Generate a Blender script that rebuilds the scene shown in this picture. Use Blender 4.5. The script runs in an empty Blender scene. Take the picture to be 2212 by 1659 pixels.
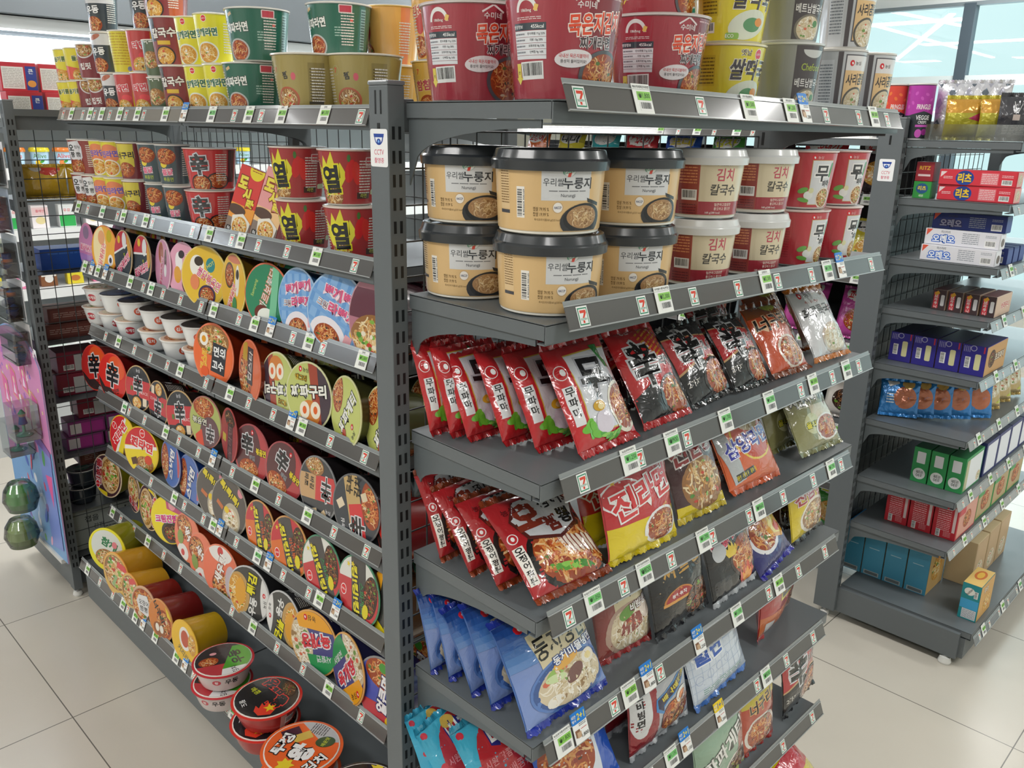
import bpy, bmesh, math, random
import numpy as np
from mathutils import Matrix, Vector, noise
SC = bpy.context.scene
COL = SC.collection
# ------------------------------------------------------------------ camera
F, YAW, PITCH, ROLL = 1814.0, 0.7943, 0.2940, 0.0201
CAM = Vector((-0.681, -0.899, 1.604))
fwd = Vector((math.sin(YAW)*math.cos(PITCH), math.cos(YAW)*math.cos(PITCH), -math.sin(PITCH)))
rgt0 = Vector((math.cos(YAW), -math.sin(YAW), 0)); up0 = rgt0.cross(fwd)
RGT = math.cos(ROLL)*rgt0 + math.sin(ROLL)*up0
UP = -math.sin(ROLL)*rgt0 + math.cos(ROLL)*up0
cd = bpy.data.cameras.new('camera'); cam = bpy.data.objects.new('camera', cd); COL.objects.link(cam)
m = Matrix((RGT, UP, -fwd)).transposed().to_4x4(); m.translation = CAM; cam.matrix_world = m
cd.sensor_fit = 'HORIZONTAL'; cd.sensor_width = 36; cd.lens = 36*F/2212; cd.clip_start = 0.02
SC.camera = cam
SC.view_settings.view_transform = 'Standard'; SC.view_settings.look = 'None'
SC.view_settings.gamma = 1; SC.view_settings.use_curve_mapping = False
SC.view_settings.exposure = 0.45
SC.cycles.max_bounces = 6; SC.cycles.diffuse_bounces = 3; SC.cycles.glossy_bounces = 3
SC.cycles.transmission_bounces = 4; SC.cycles.transparent_max_bounces = 12
SC.cycles.use_denoising = True; SC.cycles.sample_clamp_indirect = 6
SC.cycles.caustics_reflective = False; SC.cycles.caustics_refractive = False
# ------------------------------------------------------------------ world + lights
w = bpy.data.worlds.new('world'); SC.world = w; w.use_nodes = True
bg = w.node_tree.nodes['Background']; bg.inputs[0].default_value = (0.76, 0.91, 0.92, 1); bg.inputs[1].default_value = 0.9
def area(name, loc, sx, sy, power, col=(1, 0.985, 0.96), rot=(0, 0, 0)):
    l = bpy.data.lights.new(name, 'AREA'); l.shape = 'RECTANGLE'; l.size = sx; l.size_y = sy; l.energy = power; l.color = col
    o = bpy.data.objects.new(name, l); o.location = loc; o.rotation_euler = rot; COL.objects.link(o); return o
LAMPS = [(-1.6, -1.9), (-1.6, 0.3), (-1.6, 2.5), (0.9, -1.9), (0.9, 0.6), (0.9, 2.9), (3.2, -1.9), (3.2, 0.6), (3.2, 2.9), (5.5, -1.9), (5.5, 0.6), (-3.9, 0.3), (-3.9, 2.5), (-1.6, 4.8), (0.9, 5.0)]
for lx, ly in LAMPS:
    area('ceiling_panel_light', (lx, ly, 2.74), 0.30, 1.25, 17)
area('window_daylight', (7.6, 1.5, 1.7), 5.0, 1.9, 70, (0.86, 0.95, 1.0), (0, math.radians(90), 0))

def ray(px, py):
    return (fwd + RGT*((px-1106)/F) - UP*((py-829.5)/F)).normalized()
def hit(px, py, ax, val):
    d = ray(px, py); t = (val-CAM[ax])/d[ax]; return CAM + d*t
def proj(P):
    d = Vector(P)-CAM; z = d.dot(fwd); return (1106+F*d.dot(RGT)/z, 829.5-F*d.dot(UP)/z)
def depth(P): return (Vector(P)-CAM).dot(fwd)
# ------------------------------------------------------------------ colours / materials
def lin(h):
    h = h.lstrip('#'); o = []
    for i in (0, 2, 4):
        c = int(h[i:i+2], 16)/255; o.append(c/12.92 if c <= .04045 else ((c+.055)/1.055)**2.4)
    return (o[0], o[1], o[2], 1.0)
def mat(name, col=None, rough=.5, metal=0, spec=.5, coat=0, bump=None, attr=False, noise_mix=0, scale=40, alpha=None, emit=0, dist=.001):
    M = bpy.data.materials.new(name); M.use_nodes = True; nt = M.node_tree; b = nt.nodes['Principled BSDF']
    b.inputs['Roughness'].default_value = rough; b.inputs['Metallic'].default_value = metal
    b.inputs['Specular IOR Level'].default_value = spec; b.inputs['Coat Weight'].default_value = coat
    b.inputs['Coat Roughness'].default_value = .06
    src = None
    if attr:
        a = nt.nodes.new('ShaderNodeAttribute'); a.attribute_name = 'Col'; src = a.outputs['Color']
        nt.links.new(src, b.inputs['Base Color'])
    elif col: b.inputs['Base Color'].default_value = lin(col)
    tc = nt.nodes.new('ShaderNodeTexCoord')
    if noise_mix:
        n = nt.nodes.new('ShaderNodeTexNoise'); n.inputs['Scale'].default_value = scale; n.inputs['Detail'].default_value = 4
        nt.links.new(tc.outputs['Object'], n.inputs['Vector'])
        mx = nt.nodes.new('ShaderNodeMixRGB'); mx.blend_type = 'MULTIPLY'; mx.inputs[0].default_value = noise_mix
        if src: nt.links.new(src, mx.inputs[1])
        else: mx.inputs[1].default_value = lin(col)
        nt.links.new(n.outputs['Fac'], mx.inputs[2]); nt.links.new(mx.outputs[0], b.inputs['Base Color'])
    if bump:
        sc, st, stretch = bump
        mp = nt.nodes.new('ShaderNodeMapping'); mp.inputs['Scale'].default_value = stretch
        n2 = nt.nodes.new('ShaderNodeTexNoise'); n2.inputs['Scale'].default_value = sc; n2.inputs['Detail'].default_value = 2; n2.inputs['Distortion'].default_value = 1.2
        bp = nt.nodes.new('ShaderNodeBump'); bp.inputs['Strength'].default_value = st; bp.inputs['Distance'].default_value = dist
        nt.links.new(tc.outputs['Object'], mp.inputs[0]); nt.links.new(mp.outputs[0], n2.inputs['Vector'])
        nt.links.new(n2.outputs['Fac'], bp.inputs['Height']); nt.links.new(bp.outputs[0], b.inputs['Normal']); nt.links.new(bp.outputs[0], b.inputs['Coat Normal'])
    if emit:
        b.inputs['Emission Color'].default_value = lin(col); b.inputs['Emission Strength'].default_value = emit
    return M
def clear_mat(name, tint='ffffff', fac=.12, rough=.08):
    M = bpy.data.materials.new(name); M.use_nodes = True; nt = M.node_tree; nt.nodes.clear()
    o = nt.nodes.new('ShaderNodeOutputMaterial'); t = nt.nodes.new('ShaderNodeBsdfTransparent'); t.inputs[0].default_value = lin(tint)
    g = nt.nodes.new('ShaderNodeBsdfGlossy'); g.inputs['Roughness'].default_value = rough
    fr = nt.nodes.new('ShaderNodeFresnel'); fr.inputs[0].default_value = 1.4
    ad = nt.nodes.new('ShaderNodeMath'); ad.operation = 'ADD'; ad.inputs[1].default_value = fac; nt.links.new(fr.outputs[0], ad.inputs[0])
    mx = nt.nodes.new('ShaderNodeMixShader'); nt.links.new(ad.outputs[0], mx.inputs[0]); nt.links.new(t.outputs[0], mx.inputs[1]); nt.links.new(g.outputs[0], mx.inputs[2]); nt.links.new(mx.outputs[0], o.inputs[0])
    return M
MT = {}
MT['steel'] = mat('dark_powder_coat', '5f6669', .42, spec=.4, bump=(900, .12, (1, 1, 1)))
MT['wire'] = mat('dark_wire', '3a3e40', .45)
MT['paper'] = mat('printed_card', rough=.42, attr=True, spec=.4)
MT['gloss'] = mat('printed_gloss', rough=.25, attr=True, coat=.35, bump=(26, .25, (1, 1, .35)))
MT['wrap'] = mat('printed_wrapped', rough=.22, attr=True, coat=.8, bump=(34, .5, (1.6, 1.6, .22)), dist=.0015)
MT['film'] = mat('printed_film', rough=.2, attr=True, coat=1.0, bump=(42, .55, (1, 1, 1)), dist=.003)
MT['foil'] = mat('printed_foil', rough=.2, metal=.35, attr=True, coat=.8, bump=(30, .7, (1, 1, 1)), dist=.004)
MT['plastic'] = mat('moulded_plastic', rough=.22, attr=True, spec=.6, coat=.2)
MT['rail'] = mat('rail_plastic', rough=.17, attr=True, spec=.6, coat=.3)
MT['matte'] = mat('matte_print', rough=.6, attr=True, spec=.3)
MT['clear'] = clear_mat('clear_acrylic', 'f4f8f8', .06)
MT['clear2'] = clear_mat('clear_blister', 'e6ecee', .16, .12)
# ------------------------------------------------------------------ geometry accumulator
class Geo:
    def __init__(s): s.v = []; s.f = []; s.c = []; s.sm = []
    def add(s, vs, fs, col, smooth=False):
        k = len(s.v); s.v += [tuple(p) for p in vs]
        c = lin(col) if isinstance(col, str) else col
        for f in fs: s.f.append(tuple(i+k for i in f)); s.c.append(c); s.sm.append(smooth)
        return s
    def box(s, x0, x1, y0, y1, z0, z1, col, M=None, b=0):
        if b:
            bm = bmesh.new(); bmesh.ops.create_cube(bm, size=1)
            for v in bm.verts: v.co = Vector(((x0+x1)/2+v.co.x*(x1-x0), (y0+y1)/2+v.co.y*(y1-y0), (z0+z1)/2+v.co.z*(z1-z0)))
            bmesh.ops.bevel(bm, geom=bm.edges[:], offset=b, segments=2, affect='EDGES', profile=.6)
            bm.verts.index_update(); vs = [v.co.copy() for v in bm.verts]; fs = [[v.index for v in f.verts] for f in bm.faces]; bm.free()
        else:
            vs = [Vector((x, y, z)) for z in (z0, z1) for y in (y0, y1) for x in (x0, x1)]
            fs = [(0, 2, 3, 1), (4, 5, 7, 6), (0, 1, 5, 4), (2, 6, 7, 3), (0, 4, 6, 2), (1, 3, 7, 5)]
        if M: vs = [M @ p for p in vs]
        return s.add(vs, fs, col)
    def lathe(s, prof, n=40, smooth=True, cap0=None, cap1=None, M=None):
        # prof: [(r, z, colour)], face colour from the lower ring's entry
        for i in range(len(prof)-1):
            r0, z0, c = prof[i]; r1, z1, _ = prof[i+1]
            vs = []
            for k in range(n):
                a = 2*math.pi*k/n; ca, sa = math.cos(a), math.sin(a)
                vs.append(Vector((r0*ca, r0*sa, z0))); vs.append(Vector((r1*ca, r1*sa, z1)))
            if M: vs = [M @ p for p in vs]
            s.add(vs, [(2*k, 2*((k+1) % n), 2*((k+1) % n)+1, 2*k+1) for k in range(n)], c, smooth)
        for (r, z, _), c, fl in ((prof[0], cap0, 1), (prof[-1], cap1, 0)):
            if c:
                vs = [Vector((r*math.cos(2*math.pi*k/n), r*math.sin(2*math.pi*k/n), z)) for k in range(n)]
                if M: vs = [M @ p for p in vs]
                idx = list(range(n)); s.add(vs, [tuple(idx[::-1] if fl else idx)], c)
        return s
    def tube(s, p0, p1, r, col, n=6):
        p0, p1 = Vector(p0), Vector(p1); d = (p1-p0); L = d.length; q = d.to_track_quat('Z', 'Y').to_matrix().to_4x4(); q.translation = p0
        return s.lathe([(r, 0, col), (r, L, col)], n, True, col, col, q)
    def prism(s, pts, a, b, axis, col):
        # pts: polygon in the plane normal to axis, extruded from a to b
        n = len(pts); mk = {0: lambda p, t: (t, p[0], p[1]), 1: lambda p, t: (p[0], t, p[1]), 2: lambda p, t: (p[0], p[1], t)}[axis]
        vs = [mk(p, a) for p in pts]+[mk(p, b) for p in pts]
        return s.add(vs, [tuple(range(n))[::-1], tuple(range(n, 2*n))]+[(i, (i+1) % n, (i+1) % n+n, i+n) for i in range(n)], col)
    def mesh(s, name, m):
        me = bpy.data.meshes.new(name); me.from_pydata(s.v, [], s.f)
        me.polygons.foreach_set('use_smooth', s.sm)
        at = me.color_attributes.new('Col', 'FLOAT_COLOR', 'CORNER')
        nl = [len(f) for f in s.f]
        at.data.foreach_set('color', np.repeat(np.array(s.c, dtype=np.float32), nl, axis=0).ravel())
        me.materials.append(MT[m]); me.update(); return me
# ------------------------------------------------------------------ flat artwork
_gl = {}
def glyphs(t, bold):
    k = (t, bold)
    if k not in _gl:
        c = bpy.data.curves.new('t', 'FONT'); c.body = t; c.size = 1; c.offset = bold; c.resolution_u = 2; c.dimensions = '2D'; c.fill_mode = 'BOTH'
        o = bpy.data.objects.new('t', c); me = o.to_mesh()
        V = [(v.co.x, v.co.y) for v in me.vertices]; Fs = [tuple(p.vertices) for p in me.polygons]
        o.to_mesh_clear(); bpy.data.objects.remove(o); bpy.data.curves.remove(c)
        _gl[k] = (V, Fs)
    return _gl[k]
class Art:
    def __init__(s): s.p = []
    def put(s, V, Fs, col, span=1):
        xs = [p[0] for p in V]; ys = [p[1] for p in V]; bb = (min(xs), max(xs), min(ys), max(ys)); L = 0
        for (b2, top, *_r) in s.p:
            if bb[0] < b2[1] and bb[1] > b2[0] and bb[2] < b2[3] and bb[3] > b2[2]: L = max(L, top)
        s.p.append((bb, L+span, L, V, Fs, col)); return s
    def poly(s, pts, col): return s.put(list(pts), [tuple(range(len(pts)))], col)
    def rect(s, cx, cy, w, h, col, rot=0, r=0):
        if r:
            r = min(r, w/2, h/2); pts = []
            for (sx, sy, a0) in ((1, 1, 0), (-1, 1, 90), (-1, -1, 180), (1, -1, 270)):
                for k in range(4):
                    a = math.radians(a0+30*k); pts.append((sx*(w/2-r)+r*math.cos(a), sy*(h/2-r)+r*math.sin(a)))
        else: pts = [(-w/2, -h/2), (w/2, -h/2), (w/2, h/2), (-w/2, h/2)]
        a = math.radians(rot); ca, sa = math.cos(a), math.sin(a)
        return s.poly([(cx+x*ca-y*sa, cy+x*sa+y*ca) for x, y in pts], col)
    def ell(s, cx, cy, rx, ry, col, rot=0, n=26, a0=0, a1=360):
        a = math.radians(rot); ca, sa = math.cos(a), math.sin(a); pts = []
        full = (a1-a0) >= 360
        for k in range(n if full else n+1):
            t = math.radians(a0+(a1-a0)*k/n); x, y = rx*math.cos(t), ry*math.sin(t); pts.append((cx+x*ca-y*sa, cy+x*sa+y*ca))
        return s.poly(pts, col)
    def ring(s, cx, cy, rx, ry, col, wd=.12, n=26):
        V = []
        for k in range(n):
            t = 2*math.pi*k/n; V += [(cx+rx*math.cos(t), cy+ry*math.sin(t)), (cx+(rx-wd)*math.cos(t), cy+(ry-wd)*math.sin(t))]
        return s.put(V, [(2*k, 2*((k+1) % n), 2*((k+1) % n)+1, 2*k+1) for k in range(n)], col)
    def txt(s, t, cx, cy, h, col, rot=0, ol=None, ow=.07, bold=.02, w=None, sk=0, ol2=None):
        # h: letter height, w: total width (scaled to fit)
        bold = round(bold*(.55 if len(t) > 1 or t in '무열' else .8), 3); V0, _ = glyphs(t, bold); xs = [p[0] for p in V0]; ys = [p[1] for p in V0]
        mx, my = (min(xs)+max(xs))/2, (min(ys)+max(ys))/2; sc = h/(max(ys)-min(ys)); sx = sc if w is None else w/(max(xs)-min(xs))
        a = math.radians(rot); ca, sa = math.cos(a), math.sin(a)
        lays = []
        if ol2: lays.append((bold+ow*2, ol2))
        if ol: lays.append((bold+ow, ol))
        lays.append((bold, col))
        for bd, cc in lays:
            V, Fs = glyphs(t, round(bd, 3)); out = []
            for x, y in V:
                x = (x-mx)*sx+sk*(y-my)*sc; y = (y-my)*sc; out.append((cx+x*ca-y*sa, cy+x*sa+y*ca))
            s.put(out, Fs, cc)
        return s
    def vtxt(s, t, cx, cy, h, col, step=1.05, **k):
        n = len(t)
        for i, c in enumerate(t): s.txt(c, cx, cy+(n-1)/2*h*step-i*h*step, h*.92, col, **k)
        return s
    def lines(s, cx, cy, w, h, n, col, rot=0, seed=1):
        rnd = random.Random(seed); a = math.radians(rot); ca, sa = math.cos(a), math.sin(a); V = []; Fs = []
        for i in range(n):
            y = h/2-(i+.5)*h/n; t = h/n*.42; x = -w/2
            while x < w/2:
                l = min(w*rnd.uniform(.08, .3), w/2-x); k = len(V)
                for (px, py) in ((x, y-t/2), (x+l, y-t/2), (x+l, y+t/2), (x, y+t/2)): V.append((cx+px*ca-py*sa, cy+px*sa+py*ca))
                Fs.append((k, k+1, k+2, k+3)); x += l+w*.03
        return s.put(V, Fs, col)
    def bar(s, cx, cy, w, h, rot=0, seed=3, bg='f4f4f2', fg='25282a'):
        s.rect(cx, cy, w, h, bg, rot); rnd = random.Random(seed); a = math.radians(rot); ca, sa = math.cos(a), math.sin(a); V = []; Fs = []; x = -w*.42
        while x < w*.42:
            l = w*rnd.choice((.012, .012, .024, .036)); k = len(V)
            for (px, py) in ((x, -h*.28), (x+l, -h*.28), (x+l, h*.42), (x, h*.42)): V.append((cx+px*ca-py*sa, cy+px*sa+py*ca))
            Fs.append((k, k+1, k+2, k+3)); x += l+w*rnd.choice((.014, .02, .03))
        return s.put(V, Fs, fg)
    def food(s, cx, cy, rx, ry, kind='red', seed=1, n=34, bowl=None, rot=0, egg=False):
        P = {'red': ('a0441f', ['dc8c48', 'e8ac68', 'cc6a34', 'ecc690', 'b8532a', 'e0a058'], ['5c7a34', 'dcc8a4', '94301c', '4f3a28', 'c8843c']),
             'yel': ('d89a3c', ['f4cf7a', 'f7dc9a', 'e8b050', 'fbe8b8'], ['5c8a2e', 'd8482c', 'f2ead8', '8a4a22']),
             'dark': ('3c2418', ['6b4228', '8a5a36', '54301e', 'a06c40'], ['6a9a34', 'c23a24', 'c8a070', '2a1a12']),
             'wht': ('d8c8a8', ['f1e8d4', 'e6d8b8', 'faf4e6', 'cdb68c'], ['6f9a4a', 'd8694a', 'f6f0e2', '9a7a50']),
             'veg': ('9a6a3a', ['e8c890', 'd8a860', 'c88a48', 'f0dcb0'], ['4f8a30', '86b548', 'c8402c', 'efe6d0']),
             'rice': ('a8825a', ['d8b888', 'c8a070', 'e4cca4', 'b08a5c'], ['9a7448', 'e8d4ac', '8a6238', 'dcc094'])}[kind]
        rnd = random.Random(seed); a = math.radians(rot); ca, sa = math.cos(a), math.sin(a)
        if bowl: s.ell(cx, cy, rx*1.16, ry*1.16, bowl, rot)
        s.ell(cx, cy, rx, ry, P[0], rot)
        bb = (cx-max(rx, ry), cx+max(rx, ry), cy-max(rx, ry), cy+max(rx, ry)); L0 = s.p[-1][1]
        n = int(n*1.6); tot = n+max(4, n//5)
        for i in range(tot):
            th = rnd.uniform(0, 6.28); q = math.sqrt(rnd.random())*.82; x0, y0 = rx*q*math.cos(th), ry*q*math.sin(th)
            V = []
            if i < n:
                R = rnd.uniform(.15, .5)*min(rx, ry); t0 = rnd.uniform(0, 6.28); sp = rnd.uniform(1.2, 3); wd = min(rx, ry)*rnd.uniform(.05, .085); k = 5
                for j in range(k):
                    t = t0+sp*j/(k-1)
                    for rr in (R, R-wd): V.append([x0+rr*math.cos(t)-R*math.cos(t0+sp/2)*.8, y0+rr*math.sin(t)-R*math.sin(t0+sp/2)*.8])
                Fs = [(2*j, 2*j+2, 2*j+3, 2*j+1) for j in range(k-1)]; c = rnd.choice(P[1])
            else:
                R = rnd.uniform(.07, .17)*min(rx, ry); e = rnd.uniform(.3, .9); k = 7
                for j in range(k): V.append([x0+R*(1+.2*rnd.random())*math.cos(j*6.28/k), y0+e*R*(1+.2*rnd.random())*math.sin(j*6.28/k)])
                Fs = [tuple(range(k))]; c = rnd.choice(P[2])
            for p in V:
                d = math.hypot(p[0]/rx, p[1]/ry)
                if d > .97: p[0] *= .97/d; p[1] *= .97/d
            s.p.append((bb, L0+1, L0+i/tot, [(cx+x*ca-y*sa, cy+x*sa+y*ca) for x, y in V], Fs, c))
        if egg:
            s.ell(cx+rx*.2, cy+ry*.3, rx*.3, ry*.3, 'fbf7ea'); s.ell(cx+rx*.2, cy+ry*.3, rx*.15, ry*.15, 'f09a28')
        return s
    def star(s, cx, cy, r, col, n=5, q=.42, rot=90):
        return s.poly([(cx+(r if k % 2 == 0 else r*q)*math.cos(math.radians(rot+180*k/n)), cy+(r if k % 2 == 0 else r*q)*math.sin(math.radians(rot+180*k/n))) for k in range(2*n)], col)
    def flame(s, cx, cy, r, col, rot=0):
        pts = [(-.5, -.8), (.5, -.8), (.9, -.1), (.6, .5), (.4, .1), (.2, 1), (-.1, .4), (-.3, .8), (-.5, .1), (-.8, .5), (-.9, -.2)]
        a = math.radians(rot); ca, sa = math.cos(a), math.sin(a)
        return s.poly([(cx+r*(x*ca-y*sa), cy+r*(x*sa+y*ca)) for x, y in pts], col)
    def dot(s, cx, cy, r): # red round maker's mark with a white seed
        return s.ell(cx, cy, r*.8, r, 'd81e2c', n=14).ell(cx+r*.12, cy-r*.05, r*.28, r*.45, 'ffffff', 20, n=10)
    def oval(s, cx, cy, r, col='e0242c', rot=0): # oval face-like ring mark used by one maker
        return s.ell(cx, cy, r, r*1.2, 'ffffff', rot, n=16).ell(cx, cy, r*.86, r*1.04, col, rot, n=16).txt('오뚜기', cx, cy, r*.5, 'ffffff', rot=rot)
    def seven(s, cx, cy, h, rot=0):
        w = h*.8
        return s.rect(cx, cy, w, h, 'f4f6f3', rot).poly([(cx-w*.42, cy-h*.42), (cx+w*.42, cy-h*.42), (cx+w*.42, cy+h*.42), (cx-w*.42, cy+h*.42)], '2f8f6a').rect(cx, cy, w*.7, h*.72, 'f4f6f3').poly([(cx-w*.26, cy+h*.3), (cx+w*.28, cy+h*.3), (cx+w*.3, cy+h*.16), (cx+w*.06, cy-h*.08), (cx-w*.1, cy-h*.08), (cx+w*.1, cy+h*.16), (cx-w*.26, cy+h*.16)], 'e0442c').poly([(cx-w*.12, cy-h*.2), (cx+w*.06, cy-h*.2), (cx+w*.05, cy-h*.33), (cx-w*.1, cy-h*.33)], 'e0442c').txt('ELEVEN', cx, cy-h*.135, h*.1, '2f8f6a', w=w*.55)
    # ---- turn to 3D
    def build(s, geo, fn, cu=(), cv=(), clip=None, sc=1.0, smooth=True):
        bm = bmesh.new(); lay = bm.faces.layers.int.new('c'); cols = {}
        for (bb, top, L, V, Fs, col) in s.p:
            ci = cols.setdefault(col, len(cols)); vs = [bm.verts.new((x*sc, y*sc, L)) for x, y in V]
            for f in Fs:
                try: ff = bm.faces.new([vs[i] for i in f]); ff[lay] = ci
                except ValueError: pass
        def cut(co, no, outer=False):
            bmesh.ops.bisect_plane(bm, geom=bm.verts[:]+bm.edges[:]+bm.faces[:], plane_co=co, plane_no=no, clear_outer=outer, dist=1e-6)
        if clip:
            if clip[0] == 'disc':
                R = clip[1]; n = 28
                for k in range(n):
                    a = 2*math.pi*k/n; no = Vector((math.cos(a), math.sin(a), 0)); cut(no*R*.998, no, True)
            else:
                _, x0, x1, y0, y1 = clip
                cut(Vector((x1, 0, 0)), Vector((1, 0, 0)), True); cut(Vector((x0, 0, 0)), Vector((-1, 0, 0)), True)
                cut(Vector((0, y1, 0)), Vector((0, 1, 0)), True); cut(Vector((0, y0, 0)), Vector((0, -1, 0)), True)
        for u in cu: cut(Vector((u, 0, 0)), Vector((1, 0, 0)))
        for v in cv: cut(Vector((0, v, 0)), Vector((0, 1, 0)))
        bmesh.ops.delete(bm, geom=[v for v in bm.verts if not v.link_faces], context='VERTS')
        bm.verts.index_update(); bm.normal_update()
        vs = [fn(v.co.x, v.co.y, .00022+.00011*v.co.z) for v in bm.verts]
        inv = {i: lin(c) for c, i in cols.items()}; k = len(geo.v); geo.v += [tuple(p) for p in vs]
        for f in bm.faces:
            idx = [v.index for v in f.verts]
            if f.normal.z < 0: idx.reverse()
            geo.f.append(tuple(i+k for i in idx)); geo.c.append(inv[f[lay]]); geo.sm.append(smooth)
        bm.free(); return geo
def ysc(a, s, s2=1):
    a.p = [((b[0], b[1], b[2]*s, b[3]*s), t, L, [(x, y*s) for x, y in V], Fs, c) for (b, t, L, V, Fs, c) in a.p]; return a
def frange(a, b, st):
    n = max(1, int(round((b-a)/st))); return [a+(b-a)*k/n for k in range(1, n)]
# ------------------------------------------------------------------ objects
def setp(o, label=None, cat=None, group=None, kind=None):
    if label: o['label'] = label
    if cat: o['category'] = cat
    if group: o['group'] = group
    if kind: o['kind'] = kind
    return o
def ob(name, me, parent=None, label=None):
    o = bpy.data.objects.new(name, me); COL.objects.link(o)
    if parent:
        o.parent = parent
        if parent.get('wp') is not None: o.matrix_parent_inverse = Matrix.Translation(-Vector(parent.location))
    if label: o['label'] = label
    return o
def empty(name, M, label, cat, group=None):
    o = bpy.data.objects.new(name, None); COL.objects.link(o); o.matrix_world = M if isinstance(M, Matrix) else Matrix.Translation(M)
    o.empty_display_size = .02
    return setp(o, label, cat, group)
class Kind:
    """a product: name, category, parts [(name, mesh, label, [subparts])]"""
    def __init__(s, name, cat, parts): s.name = name; s.cat = cat; s.parts = parts
    def put(s, M, label, group=None):
        words = label.split()
        if len(words) > 16: label = ' '.join(words[:16])
        if len(s.parts) == 1 and not s.parts[0][3]:
            o = ob(s.name, s.parts[0][1]); o.matrix_world = M; return setp(o, label, s.cat, group)
        e = empty(s.name, M, label, s.cat, group)
        for (n, me, lb, sub) in s.parts:
            p = ob(n, me, e, lb)
            for (n2, me2, lb2, _s) in sub: ob(n2, me2, p, lb2)
        return e
def TR(x, y, z, rz=0, rx=0, ry=0):
    return Matrix.Translation((x, y, z)) @ Matrix.Rotation(rz, 4, 'Z') @ Matrix.Rotation(ry, 4, 'Y') @ Matrix.Rotation(rx, 4, 'X')
R_ = math.radians
# ------------------------------------------------------------------ product builders
def cup(name, cat, rt, rb, h, base, art=None, bands=(), lid=None, lidbase='f2eeea', rim='f4f2ee', m='wrap', bottom='ecebe6', lidname='lid'):
    g = Geo(); n = 44; rf = lambda z: rb+(rt-rb)*z/h
    prof = [(rb*.93, 0, bottom), (rb*.97, .004, base)]
    zs = sorted(set([.004]+[b[0]*h for b in bands]+[h*.97]+[h*k/6 for k in range(1, 6)]))
    def cz(z):
        c = base
        for (z0, cc) in bands:
            if z+1e-6 >= z0*h: c = cc
        return c
    prof = [(rb*.93, .001, bottom), (rf(.004), .004, cz(.004))]+[(rf(z), z, cz(z)) for z in zs if z > .004]
    prof += [(rt*.985, h*.972, rim), (rt*1.03, h*.98, rim), (rt*1.03, h*.995, rim), (rt*1.0, h, rim), (rt*.97, h*.996, rim)]
    g.lathe(prof, n, True, bottom)
    if art:
        rm = (rt+rb)/2
        def fn(u, v, o):
            a = u/rm/1000; z = v/1000; r = rf(z)+o; return (r*math.sin(a), -r*math.cos(a), z)
        W = math.pi*rm*1000*.999
        art.build(g, fn, cu=frange(-W, W, 6.5), clip=('rect', -W, W, 4.5, h*965))
    parts = [('cup_body', g.mesh('cup_body', m), None, [])]
    l = Geo(); l.lathe([(rt*1.035, h*.992, lidbase), (rt*1.035, h+.0006, lidbase), (rt*.98, h+.0012, lidbase)], n, True, None, lidbase)
    if lid: lid.build(l, lambda x, y, o: (x, y, h+.0012+o), clip=('disc', 98), sc=1.0, smooth=False) if 0 else lid.build(l, lambda x, y, o: (x*rt/100, y*rt/100, h+.0012+o), clip=('disc', 98), smooth=False)
    if lid is not None or lidbase: parts.append((lidname, l.mesh(lidname, m if m != 'wrap' else 'gloss'), None, []))
    return Kind(name, cat, parts)
def tub(name, cat, rt, rb, h, base, art, lidc, lidh=.02, bands=(), m='gloss', clearlid=False):
    g = Geo(); rf = lambda z: rb+(rt-rb)*(z/h)
    zs = sorted(set([.005]+[b[0]*h for b in bands]+[h*.5, h*.8]))
    def cz(z):
        c = base
        for (z0, cc) in bands:
            if z+1e-6 >= z0*h: c = cc
        return c
    g.lathe([(rb*.95, .0005, 'e8e4da'), (rb*.985, .002, 'efebe0'), (rb*.985, .005, cz(.005))]+[(rf(z), z, cz(z)) for z in zs]+[(rt, h-lidh*.7, base)], 48, True, 'e8e4da')
    rm = (rt+rb)/2
    def fn(u, v, o):
        a = u/rm/1000; z = v/1000; r = rf(z)+o; return (r*math.sin(a), -r*math.cos(a), z)
    W = math.pi*rm*999
    art.build(g, fn, cu=frange(-W, W, 6.5), clip=('rect', -W, W, 6, (h-lidh*.75)*1000))
    l = Geo(); R = rt*1.06
    l.lathe([(rt*.99, h-lidh, lidc), (R, h-lidh*.98, lidc), (R*1.012, h-lidh*.55, lidc), (R, h-lidh*.5, lidc), (R*.975, h-lidh*.42, lidc), (R*.93, h-.001, lidc), (R*.90, h, lidc), (R*.84, h-.0005, lidc), (R*.82, h-.003, lidc)], 48, True, None, lidc)
    return Kind(name, cat, [('tub_body', g.mesh('tub_body', m), None, []), ('lid', l.mesh('lid', 'plastic'), None, [])])
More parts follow.
